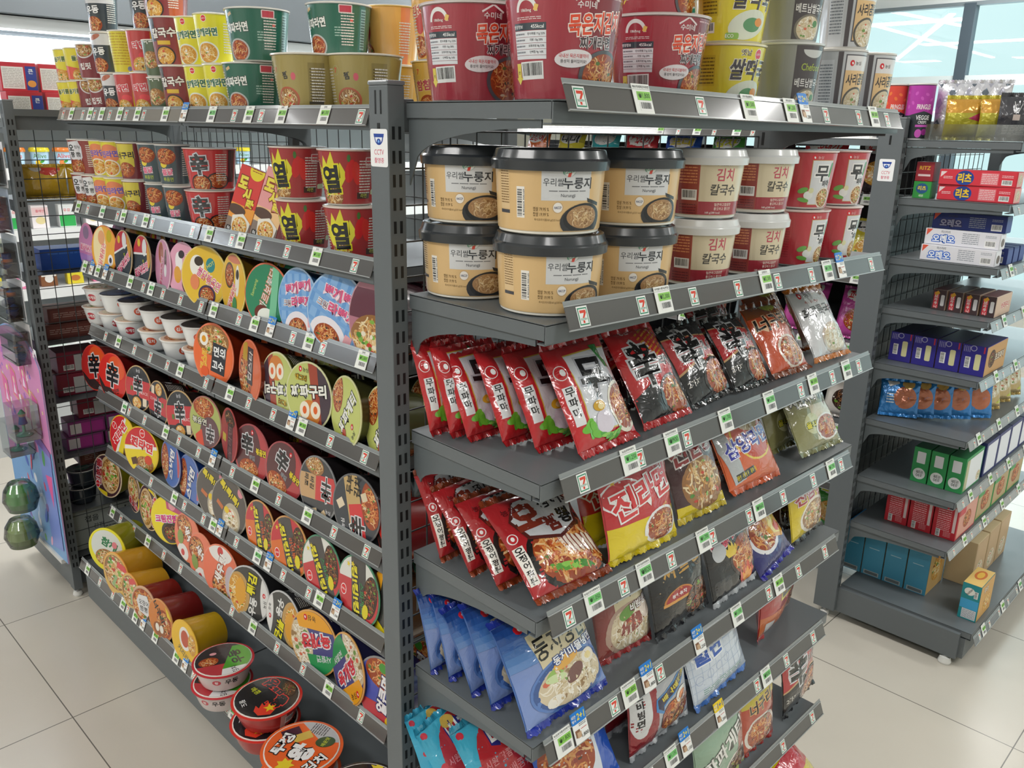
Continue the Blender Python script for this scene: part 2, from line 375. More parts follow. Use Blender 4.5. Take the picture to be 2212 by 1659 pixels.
def bowl(name, cat, rt, rb, h, base, art=None, lid=None, lidbase='e8e4dc', rim='f6f5f2', m='plastic', rimr=1.06):
    g = Geo(); rf = lambda z: rb+(rt-rb)*(max(0, z)/h)**.62
    prof = [(rb*.9, .0006, base), (rb, .003, base)]+[(rf(h*k/8), h*k/8, base) for k in range(1, 8)]
    prof += [(rt*.99, h*.93, rim), (rt*rimr, h*.95, rim), (rt*rimr*1.01, h*.985, rim), (rt*1.0, h, rim), (rt*.96, h*.99, rim)]
    g.lathe(prof, 48, True, base)
    if art:
        rm = (rt+rb)/2
        def fn(u, v, o):
            a = u/rm/1000; z = v/1000; r = rf(z)+o*1.6; return (r*math.sin(a), -r*math.cos(a), z)
        W = math.pi*rm*999
        art.build(g, fn, cu=frange(-W, W, 6.5), cv=frange(4, h*900, 5), clip=('rect', -W, W, 6, h*900))
    l = Geo(); l.lathe([(rt*.99, h*.985, lidbase), (rt*.985, h+.001, lidbase), (rt*.95, h+.0016, lidbase)], 48, True, None, lidbase)
    if lid: lid.build(l, lambda x, y, o: (x*rt/100, y*rt/100, h+.0016+o), clip=('disc', 95), smooth=False)
    return Kind(name, cat, [('bowl_body', g.mesh('bowl_body', m), None, []), ('lid', l.mesh('lid', 'gloss'), None, [])])
def bag(name, cat, W, H, T, base, art, seal=None, side=None, seed=1, m='film', ends='tb', back=None):
    """pillow bag, bottom centre at origin, front faces -y; art u in -50..50, v in 0..100*H/W"""
    sm = .011; hh = H-2*sm
    def surf(x, z, o, fr=-1):
        u = max(-1, min(1, x/(W/2))); s = max(0, min(1, z/hh))
        e = (1-abs(u)**2.6)**.75 if abs(u) < 1 else 0
        q = max(0, math.sin(math.pi*s))**.42
        t = T/2*e*q
        wr = noise.noise(Vector((x*26+seed*7.3, z*26, seed*1.7)))*.0042+noise.noise(Vector((x*60, z*60+seed*3, seed)))*.0016
        ed = math.exp(-min(s, 1-s)*hh/.022)
        wr += math.sin(x*420+2.5*noise.noise(Vector((x*30, seed, 0))))*.0016*ed
        wr *= min(1, 3*e)*(.4+.6*q)
        cx = x*(1-.05*q+.03*noise.noise(Vector((z*18, seed, 2)))*(1 if abs(u) > .5 else 0))
        return Vector((cx, fr*(t+wr*1.0)+(-o if fr < 0 else o), sm+z))
    g = Geo(); nx, nz = 20, 26
    front = side or base; bk = back or side or base
    for fr, c in ((-1, base), (1, bk)):
        vs = [surf(-W/2+W*i/nx, hh*j/nz, 0, fr) for j in range(nz+1) for i in range(nx+1)]
        fs = []
        for j in range(nz):
            for i in range(nx):
                a = j*(nx+1)+i; f = (a, a+1, a+nx+2, a+nx+1); fs.append(f if fr < 0 else f[::-1])
        g.add(vs, fs, c, True)
    if art:
        k = W*10
        art.build(g, lambda x, y, o: surf(x*W/100, y*W/100-sm*0, o+.0003), cu=[-50+100*i/nx for i in range(1, nx)], cv=[hh/W*100*j/nz for j in range(1, nz)], clip=('rect', -49, 49, .5, hh/W*100-.5))
    parts = [('pouch', g.mesh('pouch', m), None, [])]
    if 0: pass
    for top in (1, 0):
        s2 = Geo(); n = 48; vs = []
        for i in range(n+1):
            x = (-W/2+W*i/n); zz = (sm+hh) if top else sm; ze = zz+(sm if top else -sm)*(1 if i % 2 else .82)
            y = math.sin(x*260+seed)*.0018+noise.noise(Vector((x*25, seed, 5+top)))*.004
            vs += [Vector((x*.985, 0, zz)), Vector((x*.985, y, (zz+ze)/2)), Vector((x*.99, y*1.8, ze))]
        fs = []
        for i in range(n):
            a = 3*i; fs += [(a, a+3, a+4, a+1), (a+1, a+4, a+5, a+2)]
        k = len(vs); vs2 = [p+Vector((0, .0008, 0)) for p in vs]
        s2.add(vs, fs if not top else [f[::-1] for f in fs], seal or base); s2.add(vs2, fs if top else [f[::-1] for f in fs], seal or base)
        parts.append(('seal', s2.mesh('seal', m), None, []))
    K = Kind(name, cat, parts); K.W = W; return K
def carton(name, cat, w, d, h, base, front=None, left=None, top=None, right=None, cols={}, m='paper', b=.0012):
    """w along x, d along y, h; bottom centre of the front face at origin, front = -y; art in percent of width from centre, v from 0"""
    g = Geo(); g.box(-w/2, w/2, 0, d, 0, h, base, b=b)
    e = .0002
    def full(c, W, H): return Art().rect(0, H/2, W*.995, H*.99, c)
    def face(a, W, H, fn, c):
        if a is None and c is None: return
        q = Art()
        if c: q.rect(0, H*50/W, 98.5, 100*H/W-1.5*1, c)
        if a: q.p += [(bb, t+1, L+1, V, Fs, cc) for (bb, t, L, V, Fs, cc) in a.p]
        q.build(g, lambda x, y, o: fn(x*W/100, y*W/100, o+e), clip=('rect', -49.3, 49.3, .6, 100*H/W-.6), smooth=False)
    face(front, w, h, lambda u, v, o: (u, -o, v), cols.get('front'))
    face(left, d, h, lambda u, v, o: (-w/2-o, d/2-u, v), cols.get('left'))
    face(right, d, h, lambda u, v, o: (w/2+o, d/2+u, v), cols.get('right'))
    face(top, w, d, lambda u, v, o: (u, v, h+o), cols.get('top'))
    return Kind(name, cat, [('carton_body', g.mesh('carton_body', m), None, [])])
# ------------------------------------------------------------------ shelving
SH = [0]
def shelf_part(parent, x0, x1, yb, yf, z, zb=None, tilt_dir=-1, brackets=(0, 1), label=None, t=.016, axis='x', arm=.085, nm='shelf'):
    """metal shelf plate from yb (back) to yf (front) with a lip, brackets as children. axis x: runs along x, depth along y"""
    zb = z if zb is None else zb
    def T(x, y, zz): return (x, y, zz) if axis == 'x' else (y, x, zz)
    g = Geo(); C = '666c6f'
    dy = 1 if yf > yb else -1
    def slab(xa, xb, ya, yb_, za_lo, za_hi, zb_lo, zb_hi):
        vs = [T(xa, ya, za_lo), T(xb, ya, za_lo), T(xa, ya, za_hi), T(xb, ya, za_hi), T(xa, yb_, zb_lo), T(xb, yb_, zb_lo), T(xa, yb_, zb_hi), T(xb, yb_, zb_hi)]
        g.add(vs, [(0, 1, 3, 2), (4, 6, 7, 5), (0, 2, 6, 4), (1, 5, 7, 3), (2, 3, 7, 6), (0, 4, 5, 1)], C)
    slab(x0, x1, yb, yf, zb-.002, zb, z-.002, z)
    slab(x0, x1, yf-dy*.002, yf, z-.024, z-.001, z-.024, z-.001)            # front lip
    slab(x0, x1, yf-dy*.014, yf-dy*.002, z-.026, z-.024, z-.026, z-.024)
    for xx in (x0, x1-.002): slab(xx, xx+.002, yb, yf-dy*.003, zb-.020, zb-.001, z-.020, z-.001)
    s = ob(nm, g.mesh(nm, 'plastic'), parent, label)
    s.data.materials[0] = MT['steel2']
    for k in brackets:
        xx = x0+.0035 if k == 0 else x1-.0055
        b = Geo(); L = abs(yf-yb); N = 10; pts = [(yb, zb-.0215), (yf-dy*.02, z-.0215), (yf-dy*.02, z-.028)]
        for i in range(N+1):
            a = math.pi/2*i/N; yy = yf-dy*(.02+(L-.02-.016)*math.sin(a)**1.0); zz = z-.028-(arm-.028)*(1-math.cos(a))
            pts.append((yy, zz))
        pts += [(yb+dy*.012, zb-arm-.03), (yb, zb-arm-.03)]
        vs = [T(xx, p[0], p[1]) for p in pts]+[T(xx+.002, p[0], p[1]) for p in pts]; n = len(pts)
        top = [0, 1]; fs = []
        # split concave bracket outline into quads between the top edge and the arc
        m_ = Geo(); V = []; Fs = []
        for i in range(N+1):
            a = math.pi/2*i/N; yy = yf-dy*(.02+(L-.02-.014)*math.sin(a)); zz = z-.030-(arm-.030)*(1-math.cos(a)); zt = z+(zb-z)*abs(yy-yf)/L-.0205
            for dx in (0, .002): V += [T(xx+dx, yy, zt), T(xx+dx, yy, zz)]
        V2 = len(V); yy = yb
        for dx in (0, .002): V += [T(xx+dx, yb, zb-.0205), T(xx+dx, yb, zb-arm-.03)]
        # adjust the last arc column to drop to the foot of the arm
        for i in range(N+1):
            a = 4*i; c = 4*(i+1)
            Fs += [(a, a+1, c+1, c), (a+2, c+2, c+3, a+3), (a+1, a+3, c+3, c+1), (a, c, c+2, a+2)]
        m_.add(V, Fs, C)
        ob('bracket', m_.mesh('bracket', 'steel'), s)
    return s
def rail_part(shelf, P0, P1, out, up=.030, stickers=(), tint='5c5a58', z_in=.0):
    """ticket rail from P0 to P1 (bottom-front line); out = outward unit vector; stickers at distances along it"""
    P0, P1 = Vector(P0), Vector(P1); d = (P1-P0).normalized(); out = Vector(out); L = (P1-P0).length
    inn = -out; tz = Vector((0, 0, 1)); fc = (tz*.93+inn*.36).normalized()   # face direction upwards, leaning inwards
    nrm = d.cross(fc).normalized()
    if nrm.dot(out) < 0: nrm = -nrm
    g = Geo()
    def strip(a0, a1, off, th, c, e0=0, e1=0, thick=None):
        A0 = P0+d*e0+fc*a0+nrm*off; B0 = P1-d*e1+fc*a0+nrm*off; A1 = P0+d*e0+fc*a1+nrm*off; B1 = P1-d*e1+fc*a1+nrm*off
        vs = [A0, B0, B1, A1]+[p+nrm*th for p in (A0, B0, B1, A1)]
        g.add(vs, [(0, 1, 2, 3), (4, 7, 6, 5), (0, 4, 5, 1), (1, 5, 6, 2), (2, 6, 7, 3), (3, 7, 4, 0)], c)
    strip(0, up*.80, 0, .0012, tint)
    strip(-.0008, .0010, -.0005, .0032, 'a4a8a8'); strip(up*.80, up*.84, 0, .0026, 'a8acac')
    strip(up*.84, up, -.0002, .0009, '8f9494')
    a = Art(); sgn = 1 if d.cross(fc).dot(nrm) > 0 else -1
    dirx = d if sgn > 0 else -d; org = P0 if sgn > 0 else P1
    for s_ in stickers:
        s_ = s_ if sgn > 0 else L-s_
        a.seven(s_*1000, up*410, up*700)
    if stickers: a.build(g, lambda x, y, o: org+dirx*(x/1000)+fc*(y/1000)+nrm*(.0014+o), smooth=False)
    r = ob('price_rail', g.mesh('price_rail', 'rail'), shelf)
    return (P0, d, fc, nrm, L, dirx)
TAGS = {}
def tag_kind(price, name, promo=None, w=.035, h=.036):
    k = (price, name, promo)
    if k in TAGS: return TAGS[k]
    if promo:
        g = Geo(); c = '1f7fd6' if promo == '2+1' else 'f2d21e'
        a = Art().rect(0, 16, 24, 24, 'f4f5f2', r=1).rect(0, 35, 25, 15, c, r=4).txt('세븐', -8, 37, 4.2, 'f4f5f2', ol=c).txt('행사', -8, 32, 3.6, 'f4f5f2').txt(promo, 4, 35, 8, 'f6e23a' if promo == '2+1' else '2456b8', sk=.15, bold=.03, w=13)
        a.lines(4, 25, 12, 4, 2, '55585a', seed=2).lines(5, 19.5, 10, 2.2, 1, 'c84a48', seed=4).rect(-6, 16, 8, 9, '8a6248').rect(-4, 14, 7, 7, 'c8a888').txt(price, 5, 11, 5, '2a2c2e', w=12)
        a.build(g, lambda x, y, o: (x/1000*1.25, -o, y/1000*1.18-.004), smooth=False)
        g.box(-.0152, .0152, .0, .0006, .001, .029, 'f0f0ee'); g.box(-.0155, .0155, 0, .0006, .029, .0455, c, b=0)
        K = Kind('promotion_card', 'promotion card', [('card', g.mesh('promotion_card', 'paper'), None, [])])
    else:
        g = Geo(); g.box(-w/2, w/2, 0, .0006, 0, h, 'f2f4ef')
        a = Art().txt(name, 0, 32.4, 3.6, '303336', w=min(32, 3.2*len(name))).rect(0, 29.4, 34, .4, '9aa09c').rect(3, 21.5, 27, 10.5, '8fd05a' if '00' in price[-2:] and price not in ('900', '1,700') else '7fcf7c').txt('₩'+price, 3, 21.5, 7.4, '2f4a2a', w=22, bold=.01)
        a.bar(3, 9, 23, 11, seed=len(price)+len(name)).build(g, lambda x, y, o: (x/1000, -o, y/1000), smooth=False)
        K = Kind('price_tag', 'price tag', [('card', g.mesh('price_tag', 'paper'), None, [])])
    TAGS[k] = K; return K
def put_tag(rail, s, kind, label, group=None, lift=0.0, off=.0032):
    P0, d, fc, nrm, L, dirx = rail; s = max(.014, min(L-.014, s))
    org = P0+d*s+fc*(.0+lift)+nrm*off
    M = Matrix((dirx, -nrm, fc)).transposed().to_4x4(); M.translation = org
    return kind.put(M, label, group)
def mesh_panel(parent, x0, x1, y, z0, z1, sx=.05, sz=.075, r=.0014, axis='x', name='wire_mesh'):
    g = Geo()
    def T(x, z): return (x, y, z) if axis == 'x' else (y, x, z)
    n = int((x1-x0)/sx); k = int((z1-z0)/sz)
    for i in range(n+1): x = x0+(x1-x0)*i/n; g.tube(T(x, z0), T(x, z1), r, '3a3e40', 5)
    for j in range(k+1): z = z0+(z1-z0)*j/k; g.tube(T(x0, z), T(x1, z), r, '3a3e40', 5)
    return ob(name, g.mesh(name, 'wirem'), parent)
def post_part(parent, x, y, w, d, h, slotface='-y', z0=.03, cap=True, label=None, faces=('-y', '-x')):
    """hollow upright with two columns of slots on the -y face"""
    g = Geo(); C = '666c6f'; g.box(x, x+w, y, y+d, z0, h, C, b=.0015)
    a = '15181a'
    if '-y' in faces:
        z = h-.05
        while z > z0+.08:
            for k in (.3, .68):
                g.box(x+w*k-.0022, x+w*k+.0022, y-.0003, y+.0002, z-.016, z, a)
            z -= .030
    if '-x' in faces:
        for k in (.36, .64): g.box(x-.0003, x, y+d*k-.0016, y+d*k+.0016, h-.035, h-.006, a)
        g.box(x-.0003, x, y+d*.5-.003, y+d*.5+.003, h-.072, h-.046, a)
    p = ob('post', g.mesh('post', 'plastic'), parent, label); p.data.materials[0] = MT['steelcol']
    c = Geo(); c.box(x-.001, x+w+.001, y-.001, y+d+.001, h, h+.006, '777c80', b=.002); ob('post_cap', c.mesh('post_cap', 'plastic'), p)
    if z0 > 0:
        f = Geo(); f.lathe([(.014, 0, 'dcdcd8'), (.016, .006, 'dcdcd8'), (.013, .018, 'dcdcd8'), (.006, .02, 'aaaaaa'), (.006, z0+.01, 'aaaaaa')], 18, True, 'dcdcd8', None, Matrix.Translation((x+w/2, y+d/2, 0))); ob('levelling_foot', f.mesh('levelling_foot', 'plastic'), p)
    return p
MT['steel2'] = mat('dark_shelf_coat', rough=.36, attr=True, spec=.45, bump=(900, .1, (1, 1, 1)))
MT['steelcol'] = mat('dark_post_coat', rough=.42, attr=True, spec=.4, bump=(900, .12, (1, 1, 1)))
MT['wirem'] = mat('dark_wire_coat', rough=.42, attr=True)
def cctv_sticker(parent, fn, w=.04):
    g = Geo(); a = Art().rect(0, 0, 40, 64, 'f4f5f6', r=4).poly([(-12, 24), (12, 24), (11, 18), (-11, 18)], '2a4aa0').ell(0, 18, 10, 13, '2a4aa0', a0=180, a1=360).ell(0, 18, 8, 10.5, 'eef2fa', a0=180, a1=360).ell(0, 11, 4.6, 4.8, '2a4aa0').ell(0, 11, 2.2, 2.4, '7fb4f0')
    a.txt('CCTV', 0, -7, 9, 'd0405a', w=22, bold=0).txt('촬영중', 0, -21, 9, 'd0305a', w=22, bold=.01)
    a.build(g, fn, smooth=False); return ob('camera_notice_sticker', g.mesh('camera_notice_sticker', 'paper'), parent, 'white camera notice sticker with blue camera drawing')
# ------------------------------------------------------------------ room
def struct(name, geo, m):
    o = ob(name, geo.mesh(name, m)); o['kind'] = 'structure'; return o
# floor tiles
M = bpy.data.materials.new('floor_tile'); M.use_nodes = True; nt = M.node_tree; b = nt.nodes['Principled BSDF']; MT['floor'] = M
tc = nt.nodes.new('ShaderNodeTexCoord'); mp = nt.nodes.new('ShaderNodeMapping'); nt.links.new(tc.outputs['Object'], mp.inputs[0])
mp.inputs['Location'].default_value = (.12, -1.355+.633*6, 0)
bk = nt.nodes.new('ShaderNodeTexBrick'); nt.links.new(mp.outputs[0], bk.inputs['Vector'])
bk.offset = 0; bk.squash = 1; bk.inputs['Color1'].default_value = lin('c9c3b7'); bk.inputs['Color2'].default_value = lin('cdc6b9'); bk.inputs['Mortar'].default_value = lin('6b675f')
bk.inputs['Scale'].default_value = 1; bk.inputs['Brick Width'].default_value = .6; bk.inputs['Row Height'].default_value = .633; bk.inputs['Mortar Size'].default_value = .0016; bk.inputs['Mortar Smooth'].default_value = .1
n = nt.nodes.new('ShaderNodeTexNoise'); n.inputs['Scale'].default_value = 3.5; n.inputs['Detail'].default_value = 5; nt.links.new(tc.outputs['Object'], n.inputs[0])
cr = nt.nodes.new('ShaderNodeMapRange'); cr.inputs[3].default_value = .92; cr.inputs[4].default_value = 1.05; nt.links.new(n.outputs[0], cr.inputs[0])
mx = nt.nodes.new('ShaderNodeVectorMath'); mx.operation = 'SCALE'; nt.links.new(bk.outputs[0], mx.inputs[0]); nt.links.new(cr.outputs[0], mx.inputs['Scale']); nt.links.new(mx.outputs[0], b.inputs['Base Color'])
b.inputs['Roughness'].default_value = .22; b.inputs['Specular IOR Level'].default_value = .45
g = Geo(); g.add([(-5, -4, 0), (6.2, -4, 0), (6.2, 6, 0), (-5, 6, 0)], [(0, 1, 2, 3)], 'c9c6bf'); struct('floor', g, 'floor')
MT['ceil'] = mat('ceiling_paint', 'e6e8e8', .8)
MT['wall'] = mat('wall_paint', 'dcdcd6', .7)
MT['cream'] = mat('cream_panel', 'e6d3b4', .5)
g = Geo(); g.add([(-5, -4, 2.8), (6.2, -4, 2.8), (6.2, 6, 2.8), (-5, 6, 2.8)], [(3, 2, 1, 0)], 'e6e8e8'); struct('ceiling', g, 'ceil')
g = Geo(); g.box(-5, 6.2, 6, 6.1, 0, 2.8, 'dcdcd6'); struct('wall_back', g, 'cream')
g = Geo(); g.box(-5.1, -5, -4, 6, 0, 2.8, 'dcdcd6'); struct('wall_left', g, 'wall')
g = Geo(); g.box(-5, 6.2, -4.1, -4, 0, 2.8, 'dcdcd6'); struct('wall_front', g, 'wall')
# window wall on the right: sill, panes, mullions, head
g = Geo(); g.box(6.06, 6.2, -4, 6, 0, .5, 'dcdcd6'); g.box(6.06, 6.2, -4, 6, 2.5, 2.8, 'f2f4f4'); g.box(6.06, 6.2, 4.6, 6, .5, 2.5, 'dcdcd6'); struct('wall_right', g, 'wall')
g = Geo(); dk = '4a5660'
for y in (-4, -1.3, 1.27, 4.55): g.box(5.99, 6.07, y, y+.075, .5, 2.5, dk)
g.box(6.0, 6.06, -4, 4.6, 1.96, 2.03, 'd8e2e4'); g.box(6.0, 6.06, -4, 4.6, 2.485, 2.51, '7c868c'); g.box(5.98, 6.07, -4, 4.6, .48, .52, 'd8e2e4')
struct('trim_1', g, 'matte')
glass = bpy.data.materials.new('window_glass'); glass.use_nodes = True; nt = glass.node_tree; nt.nodes.clear(); MT['glass'] = glass
o_ = nt.nodes.new('ShaderNodeOutputMaterial'); t_ = nt.nodes.new('ShaderNodeBsdfTransparent'); t_.inputs[0].default_value = (.80, .95, .95, 1)
g_ = nt.nodes.new('ShaderNodeBsdfGlossy'); g_.inputs['Roughness'].default_value = .01; ms = nt.nodes.new('ShaderNodeMixShader'); ms.inputs[0].default_value = .16
nt.links.new(t_.outputs[0], ms.inputs[1]); nt.links.new(g_.outputs[0], ms.inputs[2]); nt.links.new(ms.outputs[0], o_.inputs[0])
g = Geo(); g.add([(6.03, -4, .5), (6.03, 4.6, .5), (6.03, 4.6, 2.5), (6.03, -4, 2.5)], [(0, 3, 2, 1)], 'ffffff'); struct('window_1', g, 'glass')
# sign board strips above the window
g = Geo(); a = Art().rect(0, 0, 8600, 290, 'f6f8f7'); a.rect(0, 60, 8600, 34, 'e46a4a').rect(0, 14, 8600, 34, 'f0a060').rect(0, -34, 8600, 34, '3f9a78')
a.build(g, lambda x, y, o: (6.05-o*10, .3-x/1000, 2.66+y/1000), smooth=False); s_ = ob('striped_sign_board', g.mesh('striped_sign_board', 'matte')); setp(s_, 'white board with orange, red and green stripes above the shop window', 'sign')
# linear ceiling lights (their reflection crosses in the window)
MT['led'] = mat('led_diffuser', 'ffffff', .5, emit=9)
def led(p, q, k):
    p, q = Vector(p), Vector(q); d = q-p; L = d.length; ang = math.atan2(d.y, d.x)
    e = empty('linear_ceiling_light', TR(p.x, p.y, 2.74, ang), LEDL[k], 'ceiling light', None)
    g = Geo(); g.box(0, L, -.035, .035, .012, .055, 'e8eaea'); ob('light_housing', g.mesh('light_housing', 'plastic'), e)
    g = Geo(); g.box(.01, L-.01, -.028, .028, 0, .0115, 'ffffff'); ob('diffuser', g.mesh('diffuser', 'led'), e)
LEDL = ['slim white light bar on the ceiling running away from the window', 'slim white light bar crossing the others near the window top', 'slim white light bar nearest the window corner', 'slim white light bar over the far right aisle']
led((-1.5, 3.38, 0), (3.55, 3.2, 0), 0); led((2.55, 2.5, 0), (4.1, 2.66, 0), 1); led((-1.7, 4.9, 0), (3.6, 2.27, 0), 2)
# rectangular ceiling panels that light the shop
for i, (lx, ly) in enumerate(LAMPS):
    pass
# ------------------------------------------------------------------ near rack (right-hand shelves)
ZR = [1.636, 1.386, 1.184, .990, .792, .590, .352]
def rack(label, loc=(0, 0, 0)):
    WP.append(empty('display_rack', Vector(loc), label, 'shelving rack')); WP[-1].location = loc; WP[-1]['wp'] = 1; return WP[-1]
WP = []
RA = rack('dark grey shelving rack nearest the camera, facing right, with stacked noodle shelves', (.5, -.1, 0))
pA = post_part(RA, 0, 0, .027, .040, 1.655)
post_part(RA, .99, 0, .027, .040, 1.655)
cctv_sticker(pA, lambda x, y, o: (-.0004-o, .0195-x/1000*.92, 1.578+y/1000*.74))
g = Geo(); g.box(.027, .05, .008, .03, 1.60, 1.64, '666c6f', b=.003); g.box(.048, .075, .01, .028, 1.605, 1.63, '666c6f', b=.003); hb = ob('hanging_bar_bracket', g.mesh('bar_bracket', 'plastic'), RA); hb.data.materials[0] = MT['steelcol']
mesh_panel(RA, .03, .99, .030, .12, 1.60, .05, .048)
rails = {}
RST = {1: [1250, 1512, 1782, 1853, 1914], 2: [1257, 1385, 1496, 1592, 1678, 1751, 1880], 3: [1257, 1380, 1482, 1728, 1796, 1853], 4: [1227, 1345, 1448, 1537, 1617, 1690, 1755, 1815], 5: [1325, 1424, 1659, 1723, 1780], 6: [1404, 1634, 1697, 1755], 7: [1690, 1753]}
RB = {1: (.037, 1.625, .965, 1.619), 2: (.053, 1.378, .978, 1.358), 3: (.058, 1.157, .993, 1.158), 4: (.044, .967, .963, .953), 5: (.046, .763, .954, .765), 6: (.04, .565, .951, .559), 7: (.04, .326, 1.007, .324)}
YR = -.265
def along(px, py, r):  # distance along a right-hand rail of the picture column px
    return hit(px, py, 1, YR).x
def railpy(i, px):
    x0, z0, x1, z1 = RB[i]; lo, hi = x0, x1
    for _ in range(30):
        m_ = (lo+hi)/2; P = proj((m_, YR, z0+(z1-z0)*(m_-x0)/(x1-x0)+.015))
        if P[0] < px: lo = m_
        else: hi = m_
    return (lo+hi)/2-x0
for i in range(1, 8):
    z = ZR[i-1]; x0, z0, x1, z1 = RB[i]
    s = shelf_part(RA, .030, .988, .0, -.255, z, zb=z+(.004 if i > 2 else 0), arm=.075)
    rails['R%d' % i] = rail_part(s, (x0, YR-.006, z0), (x1, YR-.006, z1), (0, -1, 0), up=.036, stickers=[railpy(i, p) for p in RST[i]])
s = shelf_part(RA, .030, .988, .0, -.34, .135, brackets=(), arm=.05)
g = Geo(); g.box(.03, .988, -.335, 0, .03, .11, '666c6f'); o = ob('base_plinth', g.mesh('base_plinth', 'plastic'), RA); o.data.materials[0] = MT['steelcol']
rails['R8'] = rail_part(s, (.04, -.352, .10), (1.0, -.352, .10), (0, -1, 0))
# ------------------------------------------------------------------ end rack (left-hand shelves)
RL = rack('long dark grey end rack on the left, eight sloping rows of cup noodles', (.4, 1.1, 0))
ZL = [1.624, 1.350, 1.165, .964, .750, .549, .319, .166]
LB = [(1.936, 1.606), (1.917, 1.338), (1.912, 1.155), (1.908, .955), (1.75, .742), (1.901, .541), (1.949, .309), (1.945, .150)]
XL = .228
LST = [[130, 172, 197, 230, 265, 303, 498, 556, 770], [183, 247, 285, 322, 363, 408, 493, 550, 612, 758], [235, 303, 345, 383, 427, 509, 625, 690], [222, 284, 318, 355, 438, 530, 583, 706, 780], [273, 306, 380, 422, 495, 595, 714, 784], [320, 392, 433, 504, 605, 660], [255, 283, 348, 384, 495, 592, 648, 773], [210, 238, 270, 412, 486, 533]]
def lrailpos(i, px, x=None):
    y0, z0 = LB[i]; X = (XL if i < 7 else .114) if x is None else x; lo, hi = .36, y0   # lo is near (large px)
    for _ in range(30):
        m_ = (lo+hi)/2; P = proj((X-.004, m_, z0+.015))
        if P[0] > px: lo = m_
        else: hi = m_
    return (lo+hi)/2
for yy in (.36, 1.05+.1, 1.915): post_part(RL, .575, yy, .027, .035, 1.655, faces=(), z0=.03)
mesh_panel(RL, .39, 1.92, .60, .12, 1.6, .05, .05, axis='y')
for i in range(8):
    y0, z0 = LB[i]; X = XL if i < 7 else .114; seam = 1.055 if i else 1.10
    for k, (ya, yb) in enumerate(((.36, seam), (seam, y0-.012 if i != 4 else 1.90))):
        s = shelf_part(RL, ya+.003, yb-.003, .575, X+.006, ZL[i], axis='y', brackets=((0, 1) if i < 7 else ()), arm=.07)
        ra, rb_ = (ya+.004, yb-.004); st = []
        for p in LST[i]:
            yy = lrailpos(i, p)
            if ra < yy < rb_: st.append(rb_-yy)
        rails['L%d%s' % (i+1, 'ab'[k])] = rail_part(s, (X, rb_, z0), (X, ra, z0), (-1, 0, 0), up=.038, stickers=st, tint=('8c867c' if i == 0 and k else '5c5a58'))
g = Geo(); g.box(.13, .57, .37, 1.93, .03, .14, '666c6f'); o = ob('base_plinth', g.mesh('base_plinth2', 'plastic'), RL); o.data.materials[0] = MT['steelcol']
# ------------------------------------------------------------------ back-left rack (post B) with wire back
RBk = rack('dark grey rack end behind the left cups, wire back panel and hanging toys', (.6, 2.2, 0))
pB = post_part(RBk, .108, 2.0, .028, .04, 1.655)
post_part(RBk, 1.07, 2.0, .027, .04, 1.655, faces=())
mesh_panel(RBk, .138, 1.07, 2.03, .12, 1.60, .05, .055)
# empty front arms towards the right above the wire back
g = Geo(); g.box(.135, .30, 2.0, 2.02, 1.615, 1.635, '666c6f'); g.box(.135, 1.07, 2.015, 2.03, 1.575, 1.635, '666c6f'); o = ob('top_beam', g.mesh('top_beam', 'plastic'), RBk); o.data.materials[0] = MT['steelcol']
ZB = [1.60, 1.36, 1.13, .90, .70, .50, .30, .13]
for z in ZB: shelf_part(RBk, .135, 1.07, 2.045, 2.36 if z > .2 else 2.46, z, axis='x', brackets=(0,), arm=.06)
g = Geo(); g.box(.112, .13, 2.04, 2.46, .03, .12, '666c6f'); g.box(.13, 1.07, 2.04, 2.45, .03, .11, '666c6f'); o = ob('base_plinth', g.mesh('base_plinth3', 'plastic'), RBk); o.data.materials[0] = MT['steelcol']
# ------------------------------------------------------------------ far right rack (post C)
RC = rack('dark grey snack rack across the aisle on the right, half-empty box shelves', (2.4, -.1, 0))
pC = post_part(RC, 1.935, .090, .030, .074, 1.655)
post_part(RC, 2.9, .090, .027, .040, 1.655, faces=())
cctv_sticker(pC, lambda x, y, o: (1.9346-o, .127-x/1000*1.15, 1.51+y/1000))
mesh_panel(RC, 1.965, 2.9, .150, .12, 1.60, .05, .05)
ZC = [1.598, 1.432, 1.254, 1.100, .921, .733, .533, .366]
YC = -.215
for i, z in enumerate(ZC):
    s = shelf_part(RC, 1.967, 2.90, .090, YC, z, arm=.06)
    if i > 0: rails['C%d' % (i+1)] = rail_part(s, (1.975, YC-.010, z-.03), (2.9, YC-.010, z-.03), (0, -1, 0), stickers=[.05+.085*k for k in range(10)], tint='9a9ea0')
s = shelf_part(RC, 1.967, 2.90, .090, -.33, .125, brackets=())
rails['C9'] = rail_part(s, (1.975, -.342, .085), (2.9, -.342, .085), (0, -1, 0), stickers=[.05+.1*k for k in range(8)], tint='6a6c70')
g = Geo(); g.box(1.95, 1.966, -.30, .09, .028, .118, '666c6f', b=.001); g.box(1.966, 2.9, -.315, .09, .03, .10, '666c6f'); o = ob('base_plinth', g.mesh('base_plinth4', 'plastic'), RC); o.data.materials[0] = MT['steelcol']
for yy in (-.27,):
    f = Geo(); f.lathe([(.018, 0, 'dcdcd8'), (.020, .006, 'dcdcd8'), (.016, .022, 'dcdcd8'), (.007, .024, 'aaaaaa'), (.007, .04, 'aaaaaa')], 18, True, 'dcdcd8', None, Matrix.Translation((1.958, yy, 0))); ob('levelling_foot', f.mesh('levelling_foot2', 'plastic'), RC)
shelf_part(RC, 1.967, 2.17, .168, .44, ZC[0], arm=.06, brackets=())
